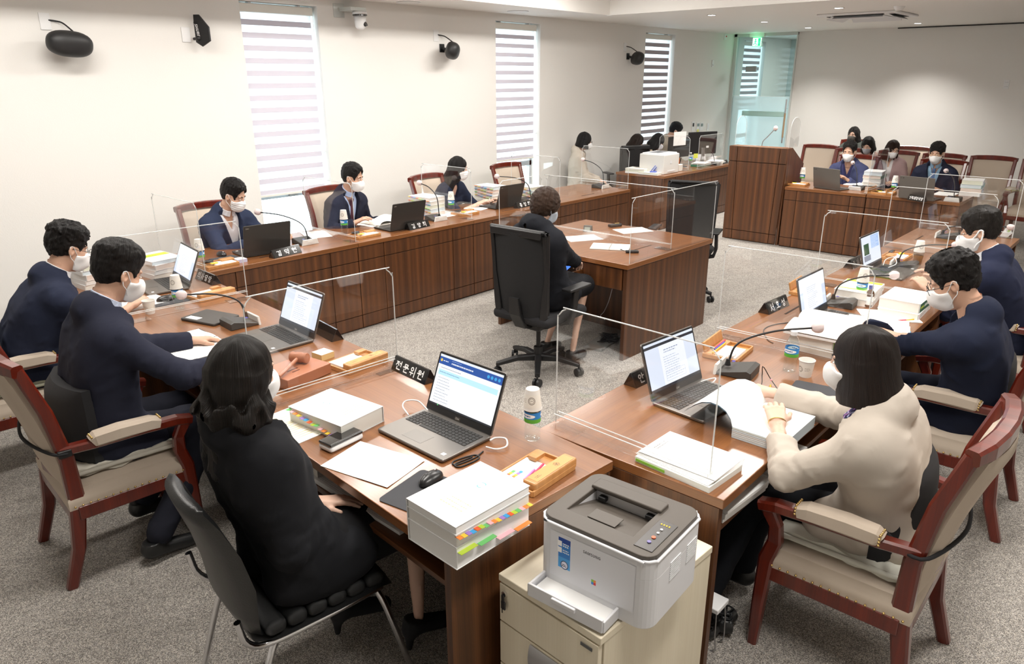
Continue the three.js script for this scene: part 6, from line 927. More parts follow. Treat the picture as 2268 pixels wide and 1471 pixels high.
// chairman's desk
{
  const t = item('document_folder', 'open black folder of white papers before the chairman', 'folder', [418, 768], RL + 2);
  obj('folder', box(0.46, 0.004, 0.32, 0, 0.002, 0, 0.001), M.black, t); for (const s of [-1, 1]) { const g = new THREE.PlaneGeometry(0.21, 0.297, 8, 4).rotateX(-PI / 2), p = g.attributes.position; for (let i = 0; i < p.count; i++) p.setY(i, 0.0135 - 0.006 * (s * p.getX(i) / 0.105) + 0.0025 * Math.sin(p.getX(i) * 30)); obj('papers', [g.translate(s * 0.11, 0, 0), box(0.205, 0.006, 0.29, s * 0.11, 0.0065, 0, 0)], sheetM.table, t); } obj('clip', box(0.02, 0.008, 0.12, 0, 0.008, 0, 0.002), M.steel, t);
  const b = item('gavel_block', 'reddish wooden gavel block with an engraved top', 'gavel block', [655, 836], 8), redWood = mat([0.40, 0.15, 0.075], 0.4, { clearcoat: 0.3, bumpMap: rep(T.wall, 8), bumpScale: 0.0004 });
  obj('block', uvBox(box(0.25, 0.05, 0.2, 0, 0.027, 0, 0.004)), redWood, b); obj('engraving', [box(0.06, 0.0012, 0.008, -0.03, 0.0526, 0.02, 0), box(0.04, 0.0012, 0.006, -0.03, 0.0526, 0.045, 0)], mat([0.10, 0.025, 0.012], 0.6), b);
  const p = at(664, 803, 0.803), g = thing('gavel', 'turned reddish wooden gavel lying on its block', 'gavel', p, (RL + 30) * D2R);
  obj('gavel_head', lathe([[0, -0.042], [0.022, -0.042], [0.025, -0.036], [0.022, -0.022], [0.025, -0.012], [0.025, 0.012], [0.022, 0.022], [0.025, 0.036], [0.022, 0.042], [0, 0.042]], 22).rotateZ(PI / 2).translate(0, 0.025, 0), redWood, g); obj('handle', rod([0, 0.025, 0.01], [0.02, 0.012, 0.2], 0.009, 10), redWood, g);
  const k = item('tablet', 'dark tablet in a case beside the chairman\'s microphone', 'tablet', [466, 706], RL + 20); obj('case', slab(roundRect(0.26, 0.19, 0.012), 0.014, 0.003).rotateX(-PI / 2).translate(0, 0.0075, 0), mat([0.06, 0.055, 0.05], 0.5), k); obj('sticker', box(0.09, 0.0008, 0.04, -0.06, 0.015, 0.06, 0), M.white, k);
}
// corner desk: two stacks of tabbed files behind the hunched person's arms
for (const [px, k, y0] of [[[205, 628], 5, 'nearest the wall'], [[352, 606], 4, 'behind the pale laptop']]) { const L_ = []; for (let i = 0; i < k; i++) L_.push({ label: ['lowest', 'second', 'middle', 'upper', 'topmost'][i === k - 1 ? 4 : i] + ' file in the stack of tabbed files ' + y0, h: [0.032, 0.028, 0.036, 0.026, 0.03][i], pages: pale[i % 5], title: i === k - 1, tabs: 9, s: i, da: (i % 3 - 1) * 3, titleM: px[0] > 300 ? mat('#fff', 0.7, { map: canvasTex(128, 180, (g, w, h) => { g.fillStyle = '#f8f8f6'; g.fillRect(0, 0, w, h); g.fillStyle = '#b4d83e'; g.fillRect(0, 36, w, 50); greek(g, 20, 56, 60, 2, 12, '#5a6a2a', 5); }) }) : undefined, w: 0.22, d: 0.3 }); stack(px, RL + 90 + 12, L_); }
paper('white sheets at the hunched person\'s elbow', [312, 672], RL + 10, { n: 0.004 });
// window-wall row
paper('white sheet beside the person typing beside the open window', [700, 520], RW - 20, { kind: 'blank' });
paper('papers under the open book before the person with the dotted tie', [815, 496], RW + 8, { n: 0.003 });
{ const t = item('open_book', 'open white book before the person with the dotted tie', 'book', [852, 492], RW + 6); for (const s of [-1, 1]) { const g = new THREE.PlaneGeometry(0.2, 0.28, 10, 2).rotateX(-PI / 2), p = g.attributes.position; for (let i = 0; i < p.count; i++) { const u = (p.getX(i) / 0.2 + 0.5); p.setY(i, 0.03 * Math.sin(Math.pow(clamp(s > 0 ? 1 - u : u, 0, 1), 0.6) * PI * 0.95) + 0.012); } g.computeVertexNormals(); obj('page', g.translate(s * 0.1, 0, 0), M.pages, t); obj('page_block', box(0.19, 0.012, 0.28, s * 0.1, 0.006, 0, 0.001), M.pages, t); } }
stack([946, 474], RW + 4, [0, 1, 2, 3, 4].map((i) => ({ label: ['lowest', 'second', 'third', 'fourth', 'topmost'][i] + ' tabbed file in the pile beside the person with the dotted tie', h: 0.036, pages: pale[(i + 2) % 5], tabs: 8, s: i, da: (i % 2) * 4 - 2, title: i === 4 })));
stack([1086, 437], RW - 6, [0, 1, 2, 3].map((i) => ({ label: ['lowest', 'second', 'third', 'topmost'][i] + ' file in the pile at the navy-shirted person\'s arm', h: 0.034, pages: pale[i], tabs: 6, s: i + 2, da: i * 2, title: i === 3 })));
stack([1170, 440], RW + 2, [0, 1, 2, 3].map((i) => ({ label: ['lowest', 'second', 'third', 'topmost'][i] + ' file bristling with small flags behind the navy-shirted person\'s laptop', h: 0.036, pages: pale[(i + 1) % 5], tabs: 10, s: i, da: i * -2, title: i === 3 })));
paper('white papers under the hands of the person in the navy polo shirt', [1062, 460], RW + 14, { w: 0.297, d: 0.21, n: 0.003 });
paper('white sheet between the two acrylic screens by the tabbed pile', [985, 474], RW, {});
// stenographers' desk
paper('white sheet in front of the stenographer', [1290, 528], 60, { kind: 'text' });
paper('white sheet on the far seat of the stenographers\' desk', [1402, 511], 62, { kind: 'blank' });
{ const t = item('open_notebook', 'open spiral notebook on the stenographers\' desk', 'notebook', [1352, 548], -62); for (const s of [-1, 1]) { obj('page_block', box(0.15, 0.008, 0.21, s * 0.077, 0.005, 0, 0.001), M.pages, t); obj('cover', box(0.152, 0.001, 0.214, s * 0.077, 0.0006, 0, 0), M.black, t); } obj('spiral', Array.from({ length: 14 }, (_, i) => new THREE.TorusGeometry(0.006, 0.0008, 4, 10).translate(0, 0.008, -0.095 + i * 0.0146)), M.steel, t);
  const r = item('voice_recorder', 'black voice recorder with a lead beside the open notebook', 'recorder', [1400, 560], 40); obj('body', new RoundedBoxGeometry(0.04, 0.02, 0.1, 2, 0.006).translate(0, 0.01, 0), M.black, r); obj('lead', tube([[0, 0.012, -0.05], [0.03, 0.02, -0.09], [0.07, 0.01, -0.07], [0.12, 0.004, -0.1]], 0.002, 18, 5), M.black, r);
  const c = item('desk_clock', 'small grey desk clock behind the screen on the stenographers\' desk', 'clock', [1302, 513], -70); obj('body', slab([[-0.03, 0], [0.03, 0], [0.012, 0.055], [-0.012, 0.055]], 0.075, 0.004).rotateY(PI / 2), mat([0.12, 0.12, 0.11], 0.4), c); obj('display', box(0.05, 0.03, 0.001, 0, 0, 0, 0).rotateX(-0.32).translate(0, 0.028, 0.0225), mat([0.35, 0.4, 0.36], 0.2), c);
  const d = item('handheld_recorder', 'black hand-held recorder at the far corner of the stenographers\' desk', 'recorder', [1362, 502], 70); obj('body', new RoundedBoxGeometry(0.05, 0.025, 0.13, 2, 0.008).translate(0, 0.0125, 0), M.black, d); obj('clip', box(0.01, 0.006, 0.05, 0, 0.028, 0.02, 0.002), M.brass, d);
  const s = thing('stenotype', 'stenotype with pale green keys and a blue screen in the open drawer', 'stenotype', [4.26, 0.568, -3.38], -90 * D2R); obj('case', slab([[-0.12, 0], [0.12, 0], [0.12, 0.03], [-0.12, 0.075]], 0.3, 0.006).rotateY(PI / 2), M.black, s); for (let r = 0; r < 3; r++) for (let k = 0; k < 10; k++) obj('key', box(0.023, 0.01, 0.035, -0.12 + k * 0.0265, 0, 0, 0.002).rotateX(0.19).translate(0, 0.052 - r * 0.008, 0.01 + r * 0.038), mat([0.42, 0.50, 0.42], 0.5), s); obj('screen', box(0.12, 0.003, 0.06, 0.02, 0, 0, 0.001).rotateX(0.35).translate(0, 0.088, -0.085), mat([0.02, 0.05, 0.2], 0.15, { emissive: col([0.03, 0.16, 0.7]), emissiveIntensity: 1 }), s); obj('side_label', box(0.003, 0.03, 0.1, 0.152, 0.03, 0.02, 0), M.white, s);
}
// ---------------------------------------------------------------- right row: books being read
function curl(w, d, pts, m, t, name = 'page') { // a bent leaf: profile pts in local x-y, depth d along z
  const n = pts.length, g = new THREE.PlaneGeometry(1, d, n - 1, 2), p = g.attributes.position; g.rotateX(-PI / 2); for (let i = 0; i < p.count; i++) { const k = Math.round((p.getX(i) + 0.5) * (n - 1)); p.setXYZ(i, pts[k][0], pts[k][1], p.getZ(i)); } g.computeVertexNormals(); return obj(name, [g, g.clone().translate(0, -0.0012, 0)], m, t);
}
{
  const t = thing('open_book', 'thick open book with orange and blue tabs under the beige-jacketed person\'s hand', 'book', [2.535, 0.75, -1.035], -90 * D2R); // local x -> +z (towards her), local z -> -x
  obj('page_block', box(0.2, 0.045, 0.297, 0.105, 0.0225, 0, 0.002), pale[3], t); obj('page', new THREE.PlaneGeometry(0.2, 0.295, 4, 2).rotateX(-PI / 2).translate(0.105, 0.0456, 0), sheetM.blank, t);
  const leaf = [[0.005, 0.046], [-0.005, 0.075], [-0.025, 0.1], [-0.055, 0.115], [-0.09, 0.118], [-0.125, 0.108], [-0.155, 0.088], [-0.18, 0.066], [-0.2, 0.045]]; curl(0, 0.297, leaf, sheetM.blank, t); curl(0, 0.297, leaf.map(([x, y]) => [x, y - 0.004]), mat([0.25, 0.45, 0.62], 0.7), t, 'cover');
  for (let k = 0; k < 9; k++) obj('index_tab', box(0.03, 0.0012, 0.014, 0.19 - k * 0.021, 0.006 + k * 0.0042, -0.152, 0), TAB[(k * 2 + 4) % 8], t);
  for (let k = 0; k < 5; k++) obj('page_edge', box(0.2, 0.0015, 0.298, 0.105, 0.012 + k * 0.007, 0, 0), pale[k], t);
  const s = thing('document_pile', 'pile of printed sheets on a green-edged book at the acrylic screen behind the printer', 'papers', [2.1, 0.75, -1.05], -4 * D2R);
  obj('green_book', box(0.212, 0.022, 0.297, -0.012, 0.011, 0.004, 0.001), mat([0.78, 0.80, 0.76], 0.7), s); obj('green_edge', box(0.002, 0.01, 0.12, -0.119, 0.01, -0.08, 0), mat([0.25, 0.52, 0.06], 0.6), s);
  for (let k = 0; k < 5; k++) obj('sheet', rot(box(0.21, 0.002, 0.297, 0, 0, 0, 0), 0, (k - 2) * 0.02).translate(0.004 * k - 0.004, 0.0235 + k * 0.0021, 0), M.paper, s);
  obj('top_sheet', rot(new THREE.PlaneGeometry(0.21, 0.297).rotateX(-PI / 2), 0, PI / 2 * 0 + 0.05).translate(0.01, 0.0355, 0), mat('#fff', 0.85, { map: textTex }), s);
  const pc = thing('pencil', 'yellow pencil with pink eraser in the beige-jacketed person\'s hand', 'pencil', at(1705, 862, 0.815), 20 * D2R); obj('shaft', cyl(0.0036, 0.0036, 0.14, 0, 0, 0, 6).rotateZ(PI / 2 - 0.15), mat([0.78, 0.42, 0.03], 0.4), pc); obj('eraser', cyl(0.0038, 0.0038, 0.012, 0, 0, 0, 8).rotateZ(PI / 2 - 0.15).translate(0.075, 0.0113, 0), mat([0.75, 0.35, 0.4], 0.6), pc);
  mouseless();
}
function mouseless() { const m = item('mouse_pad', 'grey mouse pad behind the beige-jacketed person\'s forearm', 'mouse pad', [1812, 872], 8); obj('pad', slab(roundRect(0.2, 0.23, 0.018), 0.003).rotateX(-PI / 2).translate(0, 0.0016, 0), mat([0.055, 0.056, 0.062], 0.95), m); }
const spineTex = (bg, w1, w2, txt, fg = '#555') => canvasTex(512, 64, (g, w, h) => { g.fillStyle = bg; g.fillRect(0, 0, w, h); g.fillStyle = w1; g.fillRect(0, 0, w2, h); g.strokeStyle = g.fillStyle = fg; hangul(g, txt, w2 + 30, 10, 40, 0.1, 1.15); g.strokeStyle = '#4a9a6a'; g.lineWidth = 4; g.beginPath(); g.arc(w - 110, 32, 10, 0.5, 5.5); g.stroke(); greek(g, w - 90, 28, 80, 1, 8, '#8a8a8a', 7); });
const spG = mat('#fff', 0.6, { map: spineTex('#cfcfcf', '#6fae3a', 90, '결산서 II') }), spW = mat('#fff', 0.6, { map: spineTex('#e6e4e2', '#d9d6d4', 8, '결산서 I') }), spB = mat('#fff', 0.6, { map: spineTex('#e4e4e4', '#e9c8c8', 30, '사업예산서') });
const spD = mat('#fff', 0.5, { map: canvasTex(512, 64, (g, w, h) => { g.fillStyle = '#2c5b48'; g.fillRect(0, 0, w, h); greek(g, 20, 24, 130, 1, 8, '#c9d94a', 16); greek(g, 160, 22, 260, 1, 8, '#f2f4f0', 20); }) });
const limeM = mat('#fff', 0.6, { map: canvasTex(128, 180, (g, w, h) => { g.fillStyle = '#fbfbf8'; g.fillRect(0, 0, w, h); g.fillStyle = '#a6d62e'; g.fillRect(0, 30, w, 12); g.fillRect(0, 150, w, 30); greek(g, 30, 70, 70, 2, 14, '#c9c9b9', 4); }) });
{ // spines face the near edge (+x of the row seen from the user's left: local -x turned to +z)
  const B = (label, x, y, z, turn, h, o) => book(label, V(x, y, z), turn, { h, w: 0.215, d: 0.3, ...o });
  B('lower of two white account books with grey spines behind the drink bottles', 4.60, 0.75, -1.28, 96, 0.038, { spine: spW, title: false }); B('upper of two white account books, with a lime band on its cover', 4.60, 0.789, -1.28, 94, 0.042, { spine: spW, titleM: limeM });
  B('white budget book with a pink spine end under the green-spined book', 4.52, 0.75, -1.0, 92, 0.036, { spine: spB, title: false }); B('thick book with a dark green spine and white lettering', 4.54, 0.787, -1.0, 90, 0.055, { spine: spD });
  B('lower grey-spined account book under the open white book', 3.62, 0.75, -1.14, 88, 0.04, { spine: mat('#fff', 0.6, { map: spineTex('#c8c8c8', '#c8c8c8', 6, '스트') }), title: false }); B('grey-spined account book with a green end under the open white book', 3.62, 0.791, -1.15, 90, 0.045, { spine: spG, title: false });
  const t = thing('open_book', 'large open white book lying on two grey-spined account books', 'book', [3.66, 0.8365, -1.14], 4 * D2R); for (const s of [-1, 1]) { curl(0, 0.3, Array.from({ length: 9 }, (_, i) => { const u = i / 8; return [s * 0.215 * u, 0.012 + 0.03 * Math.sin(Math.pow(u, 0.6) * PI * 0.92)]; }).sort((a, b) => a[0] - b[0]), M.pages, t); obj('page_block', box(0.21, 0.012, 0.3, s * 0.107, 0.006, 0, 0.001), M.paper, t); }
  const r = thing('open_book', 'open book with orange and lime tabs held by the person in glasses', 'book', [3.98, 0.75, -0.99], 14 * D2R); for (const s of [-1, 1]) { curl(0, 0.297, Array.from({ length: 9 }, (_, i) => { const u = i / 8; return [s * 0.205 * u, 0.03 + (s < 0 ? 0.055 : 0.012) * Math.sin(Math.pow(u, 0.55) * PI * 0.9)]; }).sort((a, b) => a[0] - b[0]), M.pages, r); obj('page_block', box(0.2, 0.03, 0.295, s * 0.102, 0.0155, 0, 0.001), M.pages, r); } for (let k = 0; k < 6; k++) obj('index_tab', box(0.035, 0.0012, 0.014, 0.14 - k * 0.02, 0.006 + k * 0.004, 0.152, 0), TAB[(k * 3 + 4) % 8], r);
  paper('printed sheet under the patterned pencil pouch', [1968, 700], 30, { w: 0.21, d: 0.297 }); paper('printed sheet by the green-spined book', [2062, 668], 25, {});
  const pp = item('pencil_pouch', 'black-and-white patterned pencil pouch with red trim', 'pouch', [1992, 688], 12), pt = dataTex(128, 64, (u, v, x, y) => ((x >> 2) + (y >> 2)) % 3 === 0 ? [230, 226, 220] : y < 10 ? [150, 20, 30] : [28, 26, 28]); const pg = new THREE.SphereGeometry(1, 20, 12); pg.scale(0.105, 0.02, 0.036).translate(0, 0.02, 0); obj('pouch', uvBox(pg, false, 8), mat('#fff', 0.85, { map: pt }), pp); obj('zip', box(0.2, 0.004, 0.006, 0, 0.038, 0.004, 0.001), mat([0.35, 0.02, 0.03], 0.6), pp);
  const pn = item('marker_pen', 'red and yellow pen beside the open tabbed book', 'pen', [1988, 712], -38); obj('barrel', cyl(0.0045, 0.0045, 0.1, 0, 0, 0, 8).rotateZ(PI / 2).translate(0, 0.0046, 0), mat([0.55, 0.02, 0.04], 0.35), pn); obj('tip', cyl(0.0035, 0.0045, 0.05, 0, 0, 0, 8).rotateZ(PI / 2).translate(0.075, 0.0046, 0), mat([0.75, 0.42, 0.03], 0.35), pn);
  paper('crumpled white tissue papers before the young person in round glasses', [2105, 612], 10, { bow: 0.03, w: 0.15, d: 0.2, kind: 'blank' });
  const e = item('card_stand', 'white card stand on the unoccupied right-row desk', 'card stand', [2228, 520], 0); obj('card', slab([[-0.03, 0], [0.03, 0], [0.0, 0.07]], 0.2).rotateY(PI / 2), M.white, e); obj('print', box(0.12, 0.02, 0.0006, 0, 0, 0, 0).rotateX(-0.4).translate(0, 0.035, 0.0155), mat([0.4, 0.55, 0.2], 0.7), e);
}
// back desks
[[[1934, 409], 4, 'beside the person in the blue blazer'], [[2150, 431], 4, 'at the end of the back desks']].forEach(([px, n, w], q) => stack(px, RB + 4, Array.from({ length: n }, (_, i) => ({ label: ['lowest', 'second', 'third', 'topmost'][i] + ' volume of the white stack ' + w, h: 0.04 + 0.006 * (i % 2), pages: pale[(i + q) % 5], title: i === n - 1, da: (i % 2) * 3, cover: i === 2 ? mat([0.35, 0.5, 0.4], 0.6) : undefined }))));
paper('white papers between microphone and book stack at the blue blazer', [1895, 408], RB, { n: 0.004 }); paper('white papers by the last back microphone', [2095, 430], RB, { n: 0.004 });
{ const t = item('file_tray', 'wooden file tray lined up between the two back desks', 'tray', [1950, 427], RB); obj('side', uvBox(box(0.012, 0.06, 0.3, -0.1, 0.03, 0, 0.001)), M.pine, t); obj('side', uvBox(box(0.012, 0.06, 0.3, 0.1, 0.03, 0, 0.001)), M.pine, t); obj('tray_floor', uvBox(box(0.2, 0.008, 0.3, 0, 0.004, 0, 0.001)), M.pine, t); obj('front', box(0.19, 0.05, 0.006, 0, 0.03, -0.14, 0.001), M.acrylic, t); }
{ const b = V(9.32, 1.18, -4.03), t = thing('gooseneck_microphone', 'gooseneck microphone rising from the lectern', 'microphone', b); const h = atX(1718, 284, 9.3).sub(b); obj('gooseneck', tube([[0, 0, 0], [0, 0.08, 0.01], [h.x * 0.5, h.y * 0.55, h.z * 0.4], h], 0.005, 24, 8), M.steel, t); obj('mount', cyl(0.02, 0.03, 0.02, 0, 0.0, 0), M.black, t); obj('head_cover', sph(0.028, h.x, h.y, h.z, 1, 1.1, 1, 14), cover, t); obj('head', cyl(0.011, 0.011, 0.03, h.x, h.y - 0.02, h.z), M.black, t); }
// ---------------------------------------------------------------- shelves under the desks
{
  const p = onL(0.72, -0.62); const b = thing('shelf_book', 'thick blue-covered book with a ribbon on the shelf under the wavy-haired person\'s desk', 'book', [p.x, 0.611, p.z - 0.2], (RL) * D2R); obj('page_block', box(0.21, 0.05, 0.16, 0, 0.028, 0, 0.001), M.pages, b); obj('cover', [box(0.222, 0.003, 0.166, 0, 0.0015, 0, 0), box(0.222, 0.003, 0.166, 0, 0.055, 0, 0), box(0.004, 0.056, 0.166, -0.11, 0.028, 0, 0)], mat([0.01, 0.04, 0.11], 0.5), b); obj('ribbon', tube([[-0.105, 0.03, 0.083], [-0.115, 0.02, 0.1], [-0.11, 0.0, 0.105]], 0.003, 10, 5), mat([0.02, 0.09, 0.06], 0.6), b);
  for (const [s, l, h] of [[0.02, 'white papers on the shelf under the wavy-haired person\'s desk', 0.02], [-0.25, 'printed table sheets at the end of the shelf under the wavy-haired person\'s desk', 0.012]]) { const t = thing('shelf_papers', l, 'papers', [p.x, 0.611, p.z - s], (RL + 3) * D2R); obj('papers', box(0.27, h, 0.2, 0, h / 2, 0, 0.001), M.paper, t); obj('top_sheet', new THREE.PlaneGeometry(0.27, 0.2).rotateX(-PI / 2).translate(0, h + 0.0006, 0), sheetM.table, t); }
  for (const [x, l, h] of [[2.2, 'lower pile of white papers on the shelf under the beige-jacketed person\'s desk', 0.05], [2.55, 'white bound papers further along the shelf under the beige-jacketed person\'s desk', 0.04]]) { const t = thing('shelf_papers', l, 'papers', [x, 0.611, -0.97], -4 * D2R); for (let k = 0; k < 4; k++) obj('papers', box(0.297, h / 4, 0.2, 0.006 * (k % 2), h / 8 + k * h / 4, 0.004 * k, 0.001), M.paper, t); }
}
// ---------------------------------------------------------------- drawer cabinet and colour printer
{
  const t = thing('drawer_cabinet', 'cream three-drawer pedestal cabinet under the grey-topped printer', 'cabinet', [1.62, 0, -1.05], -93 * D2R), w = 0.385, d = 0.57, h = 0.62; // local +z -> -x (drawer fronts)
  obj('body', uvBox(box(w, h - 0.025, d - 0.02, 0, (h - 0.025) / 2, -0.01, 0.002)), M.cream, t); obj('top', uvBox(box(w + 0.006, 0.025, d + 0.004, 0, h - 0.0125, 0, 0.003)), M.cream, t);
  for (const [y0, y1] of [[0.035, 0.29], [0.295, 0.45], [0.455, 0.59]]) { const f = obj('drawer', uvBox(box(w - 0.006, y1 - y0, 0.018, 0, (y0 + y1) / 2, d / 2 - 0.006, 0.002)), M.cream, t); if (y0 < 0.4) { obj('handle', [box(0.13, 0.045, 0.004, 0, y1 - 0.055, d / 2 + 0.004, 0.001), new THREE.CylinderGeometry(0.06, 0.06, 0.12, 18, 1, true, -0.9, 1.8).scale(1, 1, 0.45).rotateZ(PI / 2).translate(0, y1 - 0.055, d / 2 - 0.012)], M.steel, f); } }
  const k = obj('lock', cyl(0.009, 0.009, 0.01, 0, 0, 0, 14).rotateX(PI / 2).translate(-0.165, 0.565, d / 2 + 0.006), M.chrome, t); obj('key', [box(0.012, 0.03, 0.004, -0.165, 0.55, d / 2 + 0.014, 0.002), box(0.018, 0.03, 0.006, -0.163, 0.528, d / 2 + 0.014, 0.004), box(0.003, 0.02, 0.002, -0.168, 0.508, d / 2 + 0.014, 0)], M.black, k);
  obj('name_badge', box(0.04, 0.01, 0.002, 0.15, 0.568, d / 2 + 0.005, 0), mat([0.1, 0.1, 0.1], 0.5), t);
  for (const [x, z] of [[-0.15, 0.22], [0.15, 0.22], [-0.15, -0.22], [0.15, -0.22]]) obj('caster', cyl(0.016, 0.016, 0.02, x, 0.016, z, 12).rotateZ(0), M.black, t);
}
{
  const t = thing('laser_printer', 'white colour laser printer with a brown-grey top beside the desks', 'printer', [1.56, 0.62, -0.975], -87 * D2R), w = 0.37, d = 0.31, h = 0.245; // local +z -> front, facing -x
  const wp = mat([0.74, 0.745, 0.77], 0.38), gp = mat([0.085, 0.072, 0.06], 0.5);
  obj('body', slab(roundRect(w, d, 0.045, 6), h - 0.085, 0.004, 2).rotateX(-PI / 2).translate(0, 0.006 + (h - 0.085) / 2, 0), wp, t);
  { const s2 = shape(roundRect(w, d, 0.045, 6)), h2 = new THREE.Path(); [[-0.131, 0.076], [0.086, 0.076], [0.086, -0.086], [-0.131, -0.086]].forEach(([x, y], i) => i ? h2.lineTo(x, y) : h2.moveTo(x, y)); h2.closePath(); s2.holes.push(h2); obj('upper_body', new THREE.ExtrudeGeometry(s2, { depth: 0.056, bevelEnabled: false }).rotateX(-PI / 2).translate(0, h - 0.081, 0), wp, t); }
  obj('rim', tube(roundRect(w - 0.004, d - 0.004, 0.044, 6).map(([x, y]) => V(x, h - 0.026, y)), 0.005, 80, 6, true), wp, t);
  const out = roundRect(w - 0.012, d - 0.012, 0.04, 6), s = shape(out), hole = new THREE.Path(); [[-0.13, 0.075], [0.085, 0.075], [0.085, -0.085], [-0.13, -0.085]].forEach(([x, y], i) => i ? hole.lineTo(x, y) : hole.moveTo(x, y)); hole.closePath(); s.holes.push(hole);
  obj('top_cover', new THREE.ExtrudeGeometry(s, { depth: 0.012, bevelEnabled: true, bevelThickness: 0.003, bevelSize: 0.003, bevelOffset: -0.003, bevelSegments: 2 }).rotateX(-PI / 2).translate(0, h - 0.026, 0), gp, t);
  // sunken output tray, sloping down to the rear slot
  const tr = new THREE.PlaneGeometry(0.215, 0.16, 2, 10).rotateX(-PI / 2), q = tr.attributes.position; for (let i = 0; i < q.count; i++) { const v = (q.getZ(i) + 0.08) / 0.16; q.setY(i, -0.042 * Math.pow(1 - v, 1.3)); } tr.computeVertexNormals(); obj('output_tray', tr.translate(-0.0225, h - 0.016, 0.005), gp, t);
  obj('exit_wall', box(0.215, 0.036, 0.004, -0.0225, h - 0.036, -0.079, 0), gp, t); obj('exit_hood', box(0.235, 0.014, 0.052, -0.0225, h - 0.008, -0.082, 0.005), gp, t); for (const x of [-0.1, 0.06]) obj('roller', box(0.026, 0.016, 0.02, x, h - 0.038, -0.062, 0.004), M.black, t);
  obj('paper_stop', [box(0.09, 0.003, 0.05, -0.02, h - 0.0135, 0.055, 0.001)], gp, t);
  const pn = obj('control_panel', box(0.055, 0.003, 0.15, 0.135, h - 0.0105, 0.045, 0.001), mat([0.035, 0.03, 0.028], 0.35), t); obj('button', cyl(0.006, 0.006, 0.003, 0.135, h - 0.008, 0.06, 14), mat([0.75, 0.1, 0.02], 0.35), pn); obj('button', cyl(0.006, 0.006, 0.003, 0.135, h - 0.008, 0.085, 14), mat([0.12, 0.1, 0.3], 0.35), pn); obj('button', cyl(0.004, 0.004, 0.003, 0.135, h - 0.008, 0.035, 12), M.plastic, pn); obj('button', cyl(0.004, 0.004, 0.003, 0.135, h - 0.008, 0.015, 12), M.plastic, pn);
  obj('toner_lights', [0, 1, 2, 3].map((k) => box(0.004, 0.001, 0.006, 0.122 + k * 0.008, h - 0.0085, -0.01, 0)), TAB[1], pn);
  const fr = canvasTex(512, 256, (g, W_, H_) => { g.fillStyle = '#e3e4e9'; g.fillRect(0, 0, W_, H_); g.fillStyle = '#3a3a40'; g.font = 'bold 22px sans-serif'; g.fillText('SAMSUNG', 206, 52); const gd = [['#17479e', 0, 30], ['#2f7fd0', 30, 80], ['#4aa3e6', 110, 60]]; for (const [c, y, hh] of gd) { g.fillStyle = c; g.fillRect(52, 22 + y, 76, hh); } g.fillStyle = '#fff'; g.fillRect(46, 42, 28, 30); g.fillRect(46, 78, 28, 30); greek(g, 80, 50, 42, 2, 12, '#fff', 7); greek(g, 80, 86, 42, 2, 12, '#fff', 6); g.beginPath(); g.arc(92, 172, 22, 0, 7); g.fillStyle = '#eef'; g.fill(); g.lineWidth = 5; g.strokeStyle = '#39507a'; g.stroke(); greek(g, 76, 168, 32, 2, 8, '#222', 5); for (const [x, y, c] of [[262, 176, '#7cc242'], [276, 176, '#f28a1e'], [262, 190, '#2a8fe0'], [276, 190, '#d92b3a']]) { g.fillStyle = c; g.fillRect(x, y, 14, 14); } });
  obj('front_print', new THREE.PlaneGeometry(w - 0.095, 0.15).translate(0, h - 0.12, d / 2 + 0.0012), mat('#fff', 0.4, { map: fr }), t);
  const vent = (x) => Array.from({ length: 9 }, (_, i) => box(0.002, 0.004, 0.06, w / 2 + 0.0008, h - 0.075 - i * 0.007, x, 0)); obj('vent', vent(-0.08), M.plastic, t); obj('vent', vent(0.02), M.plastic, t);
  const pt = obj('paper_tray', [box(0.25, 0.006, 0.08, -0.035, 0.012, d / 2 + 0.035, 0.001), box(0.25, 0.042, 0.008, -0.035, 0.03, d / 2 + 0.075, 0.002), box(0.008, 0.036, 0.08, 0.09, 0.027, d / 2 + 0.035, 0.002), box(0.008, 0.036, 0.08, -0.16, 0.027, d / 2 + 0.035, 0.002)], wp, t); obj('paper_load', box(0.23, 0.012, 0.07, -0.035, 0.024, d / 2 + 0.033, 0.001), M.paper, pt); obj('tray_grip', box(0.08, 0.014, 0.01, -0.035, 0.04, d / 2 + 0.081, 0.003), wp, pt);
}
// shoes and a wire stool half hidden beside the cabinet
{
  for (const [dx, dz, l] of [[0, 0, 'black high-heeled sandal lying beside the cabinet'], [0.1, 0.06, 'black strapped sandal fallen next to its twin by the cabinet']]) { const b = at(1592 + dx * 90, 1402 - dz * 200, 0), t = thing('sandal', l, 'shoe', b, (30 + dx * 500) * D2R), f = caps([[0, 0.03, -0.09, 0, 0.05, 0.02, 0.028, 0.026], [0, 0.05, 0.02, 0, 0.035, 0.1, 0.028, 0.034], [0, 0.05, 0.02, 0, 0.01, 0.02, 0.012, 0.008]], 0.03); obj('upper', nets((x, y, z) => Math.max(f(x, y, z), -f(x, y - 0.012, z) - 0.014 + (z > 0.05 ? 1 : 0), 0.003 - y), [-0.06, -0.01, -0.14], [0.06, 0.12, 0.16], 0.006), M.leather, t); obj('heel', cyl(0.014, 0.008, 0.05, 0, 0.026, 0.0, 10), M.black, t); }
  const w = thing('wire_footrest', 'small white wire footrest beside the cabinet', 'footrest', at(1560, 1420, 0), 0); obj('bracket', box(0.09, 0.02, 0.12, 0, 0.19, 0, 0.004), M.white, w); for (const s of [-1, 1]) obj('leg', tube([[s * 0.035, 0.18, 0.05], [s * 0.04, 0.09, 0.055], [s * 0.03, 0.004, 0.05], [s * 0.03, 0.004, -0.05], [s * 0.035, 0.18, -0.05]], 0.003, 20, 6), M.steel, w);
}
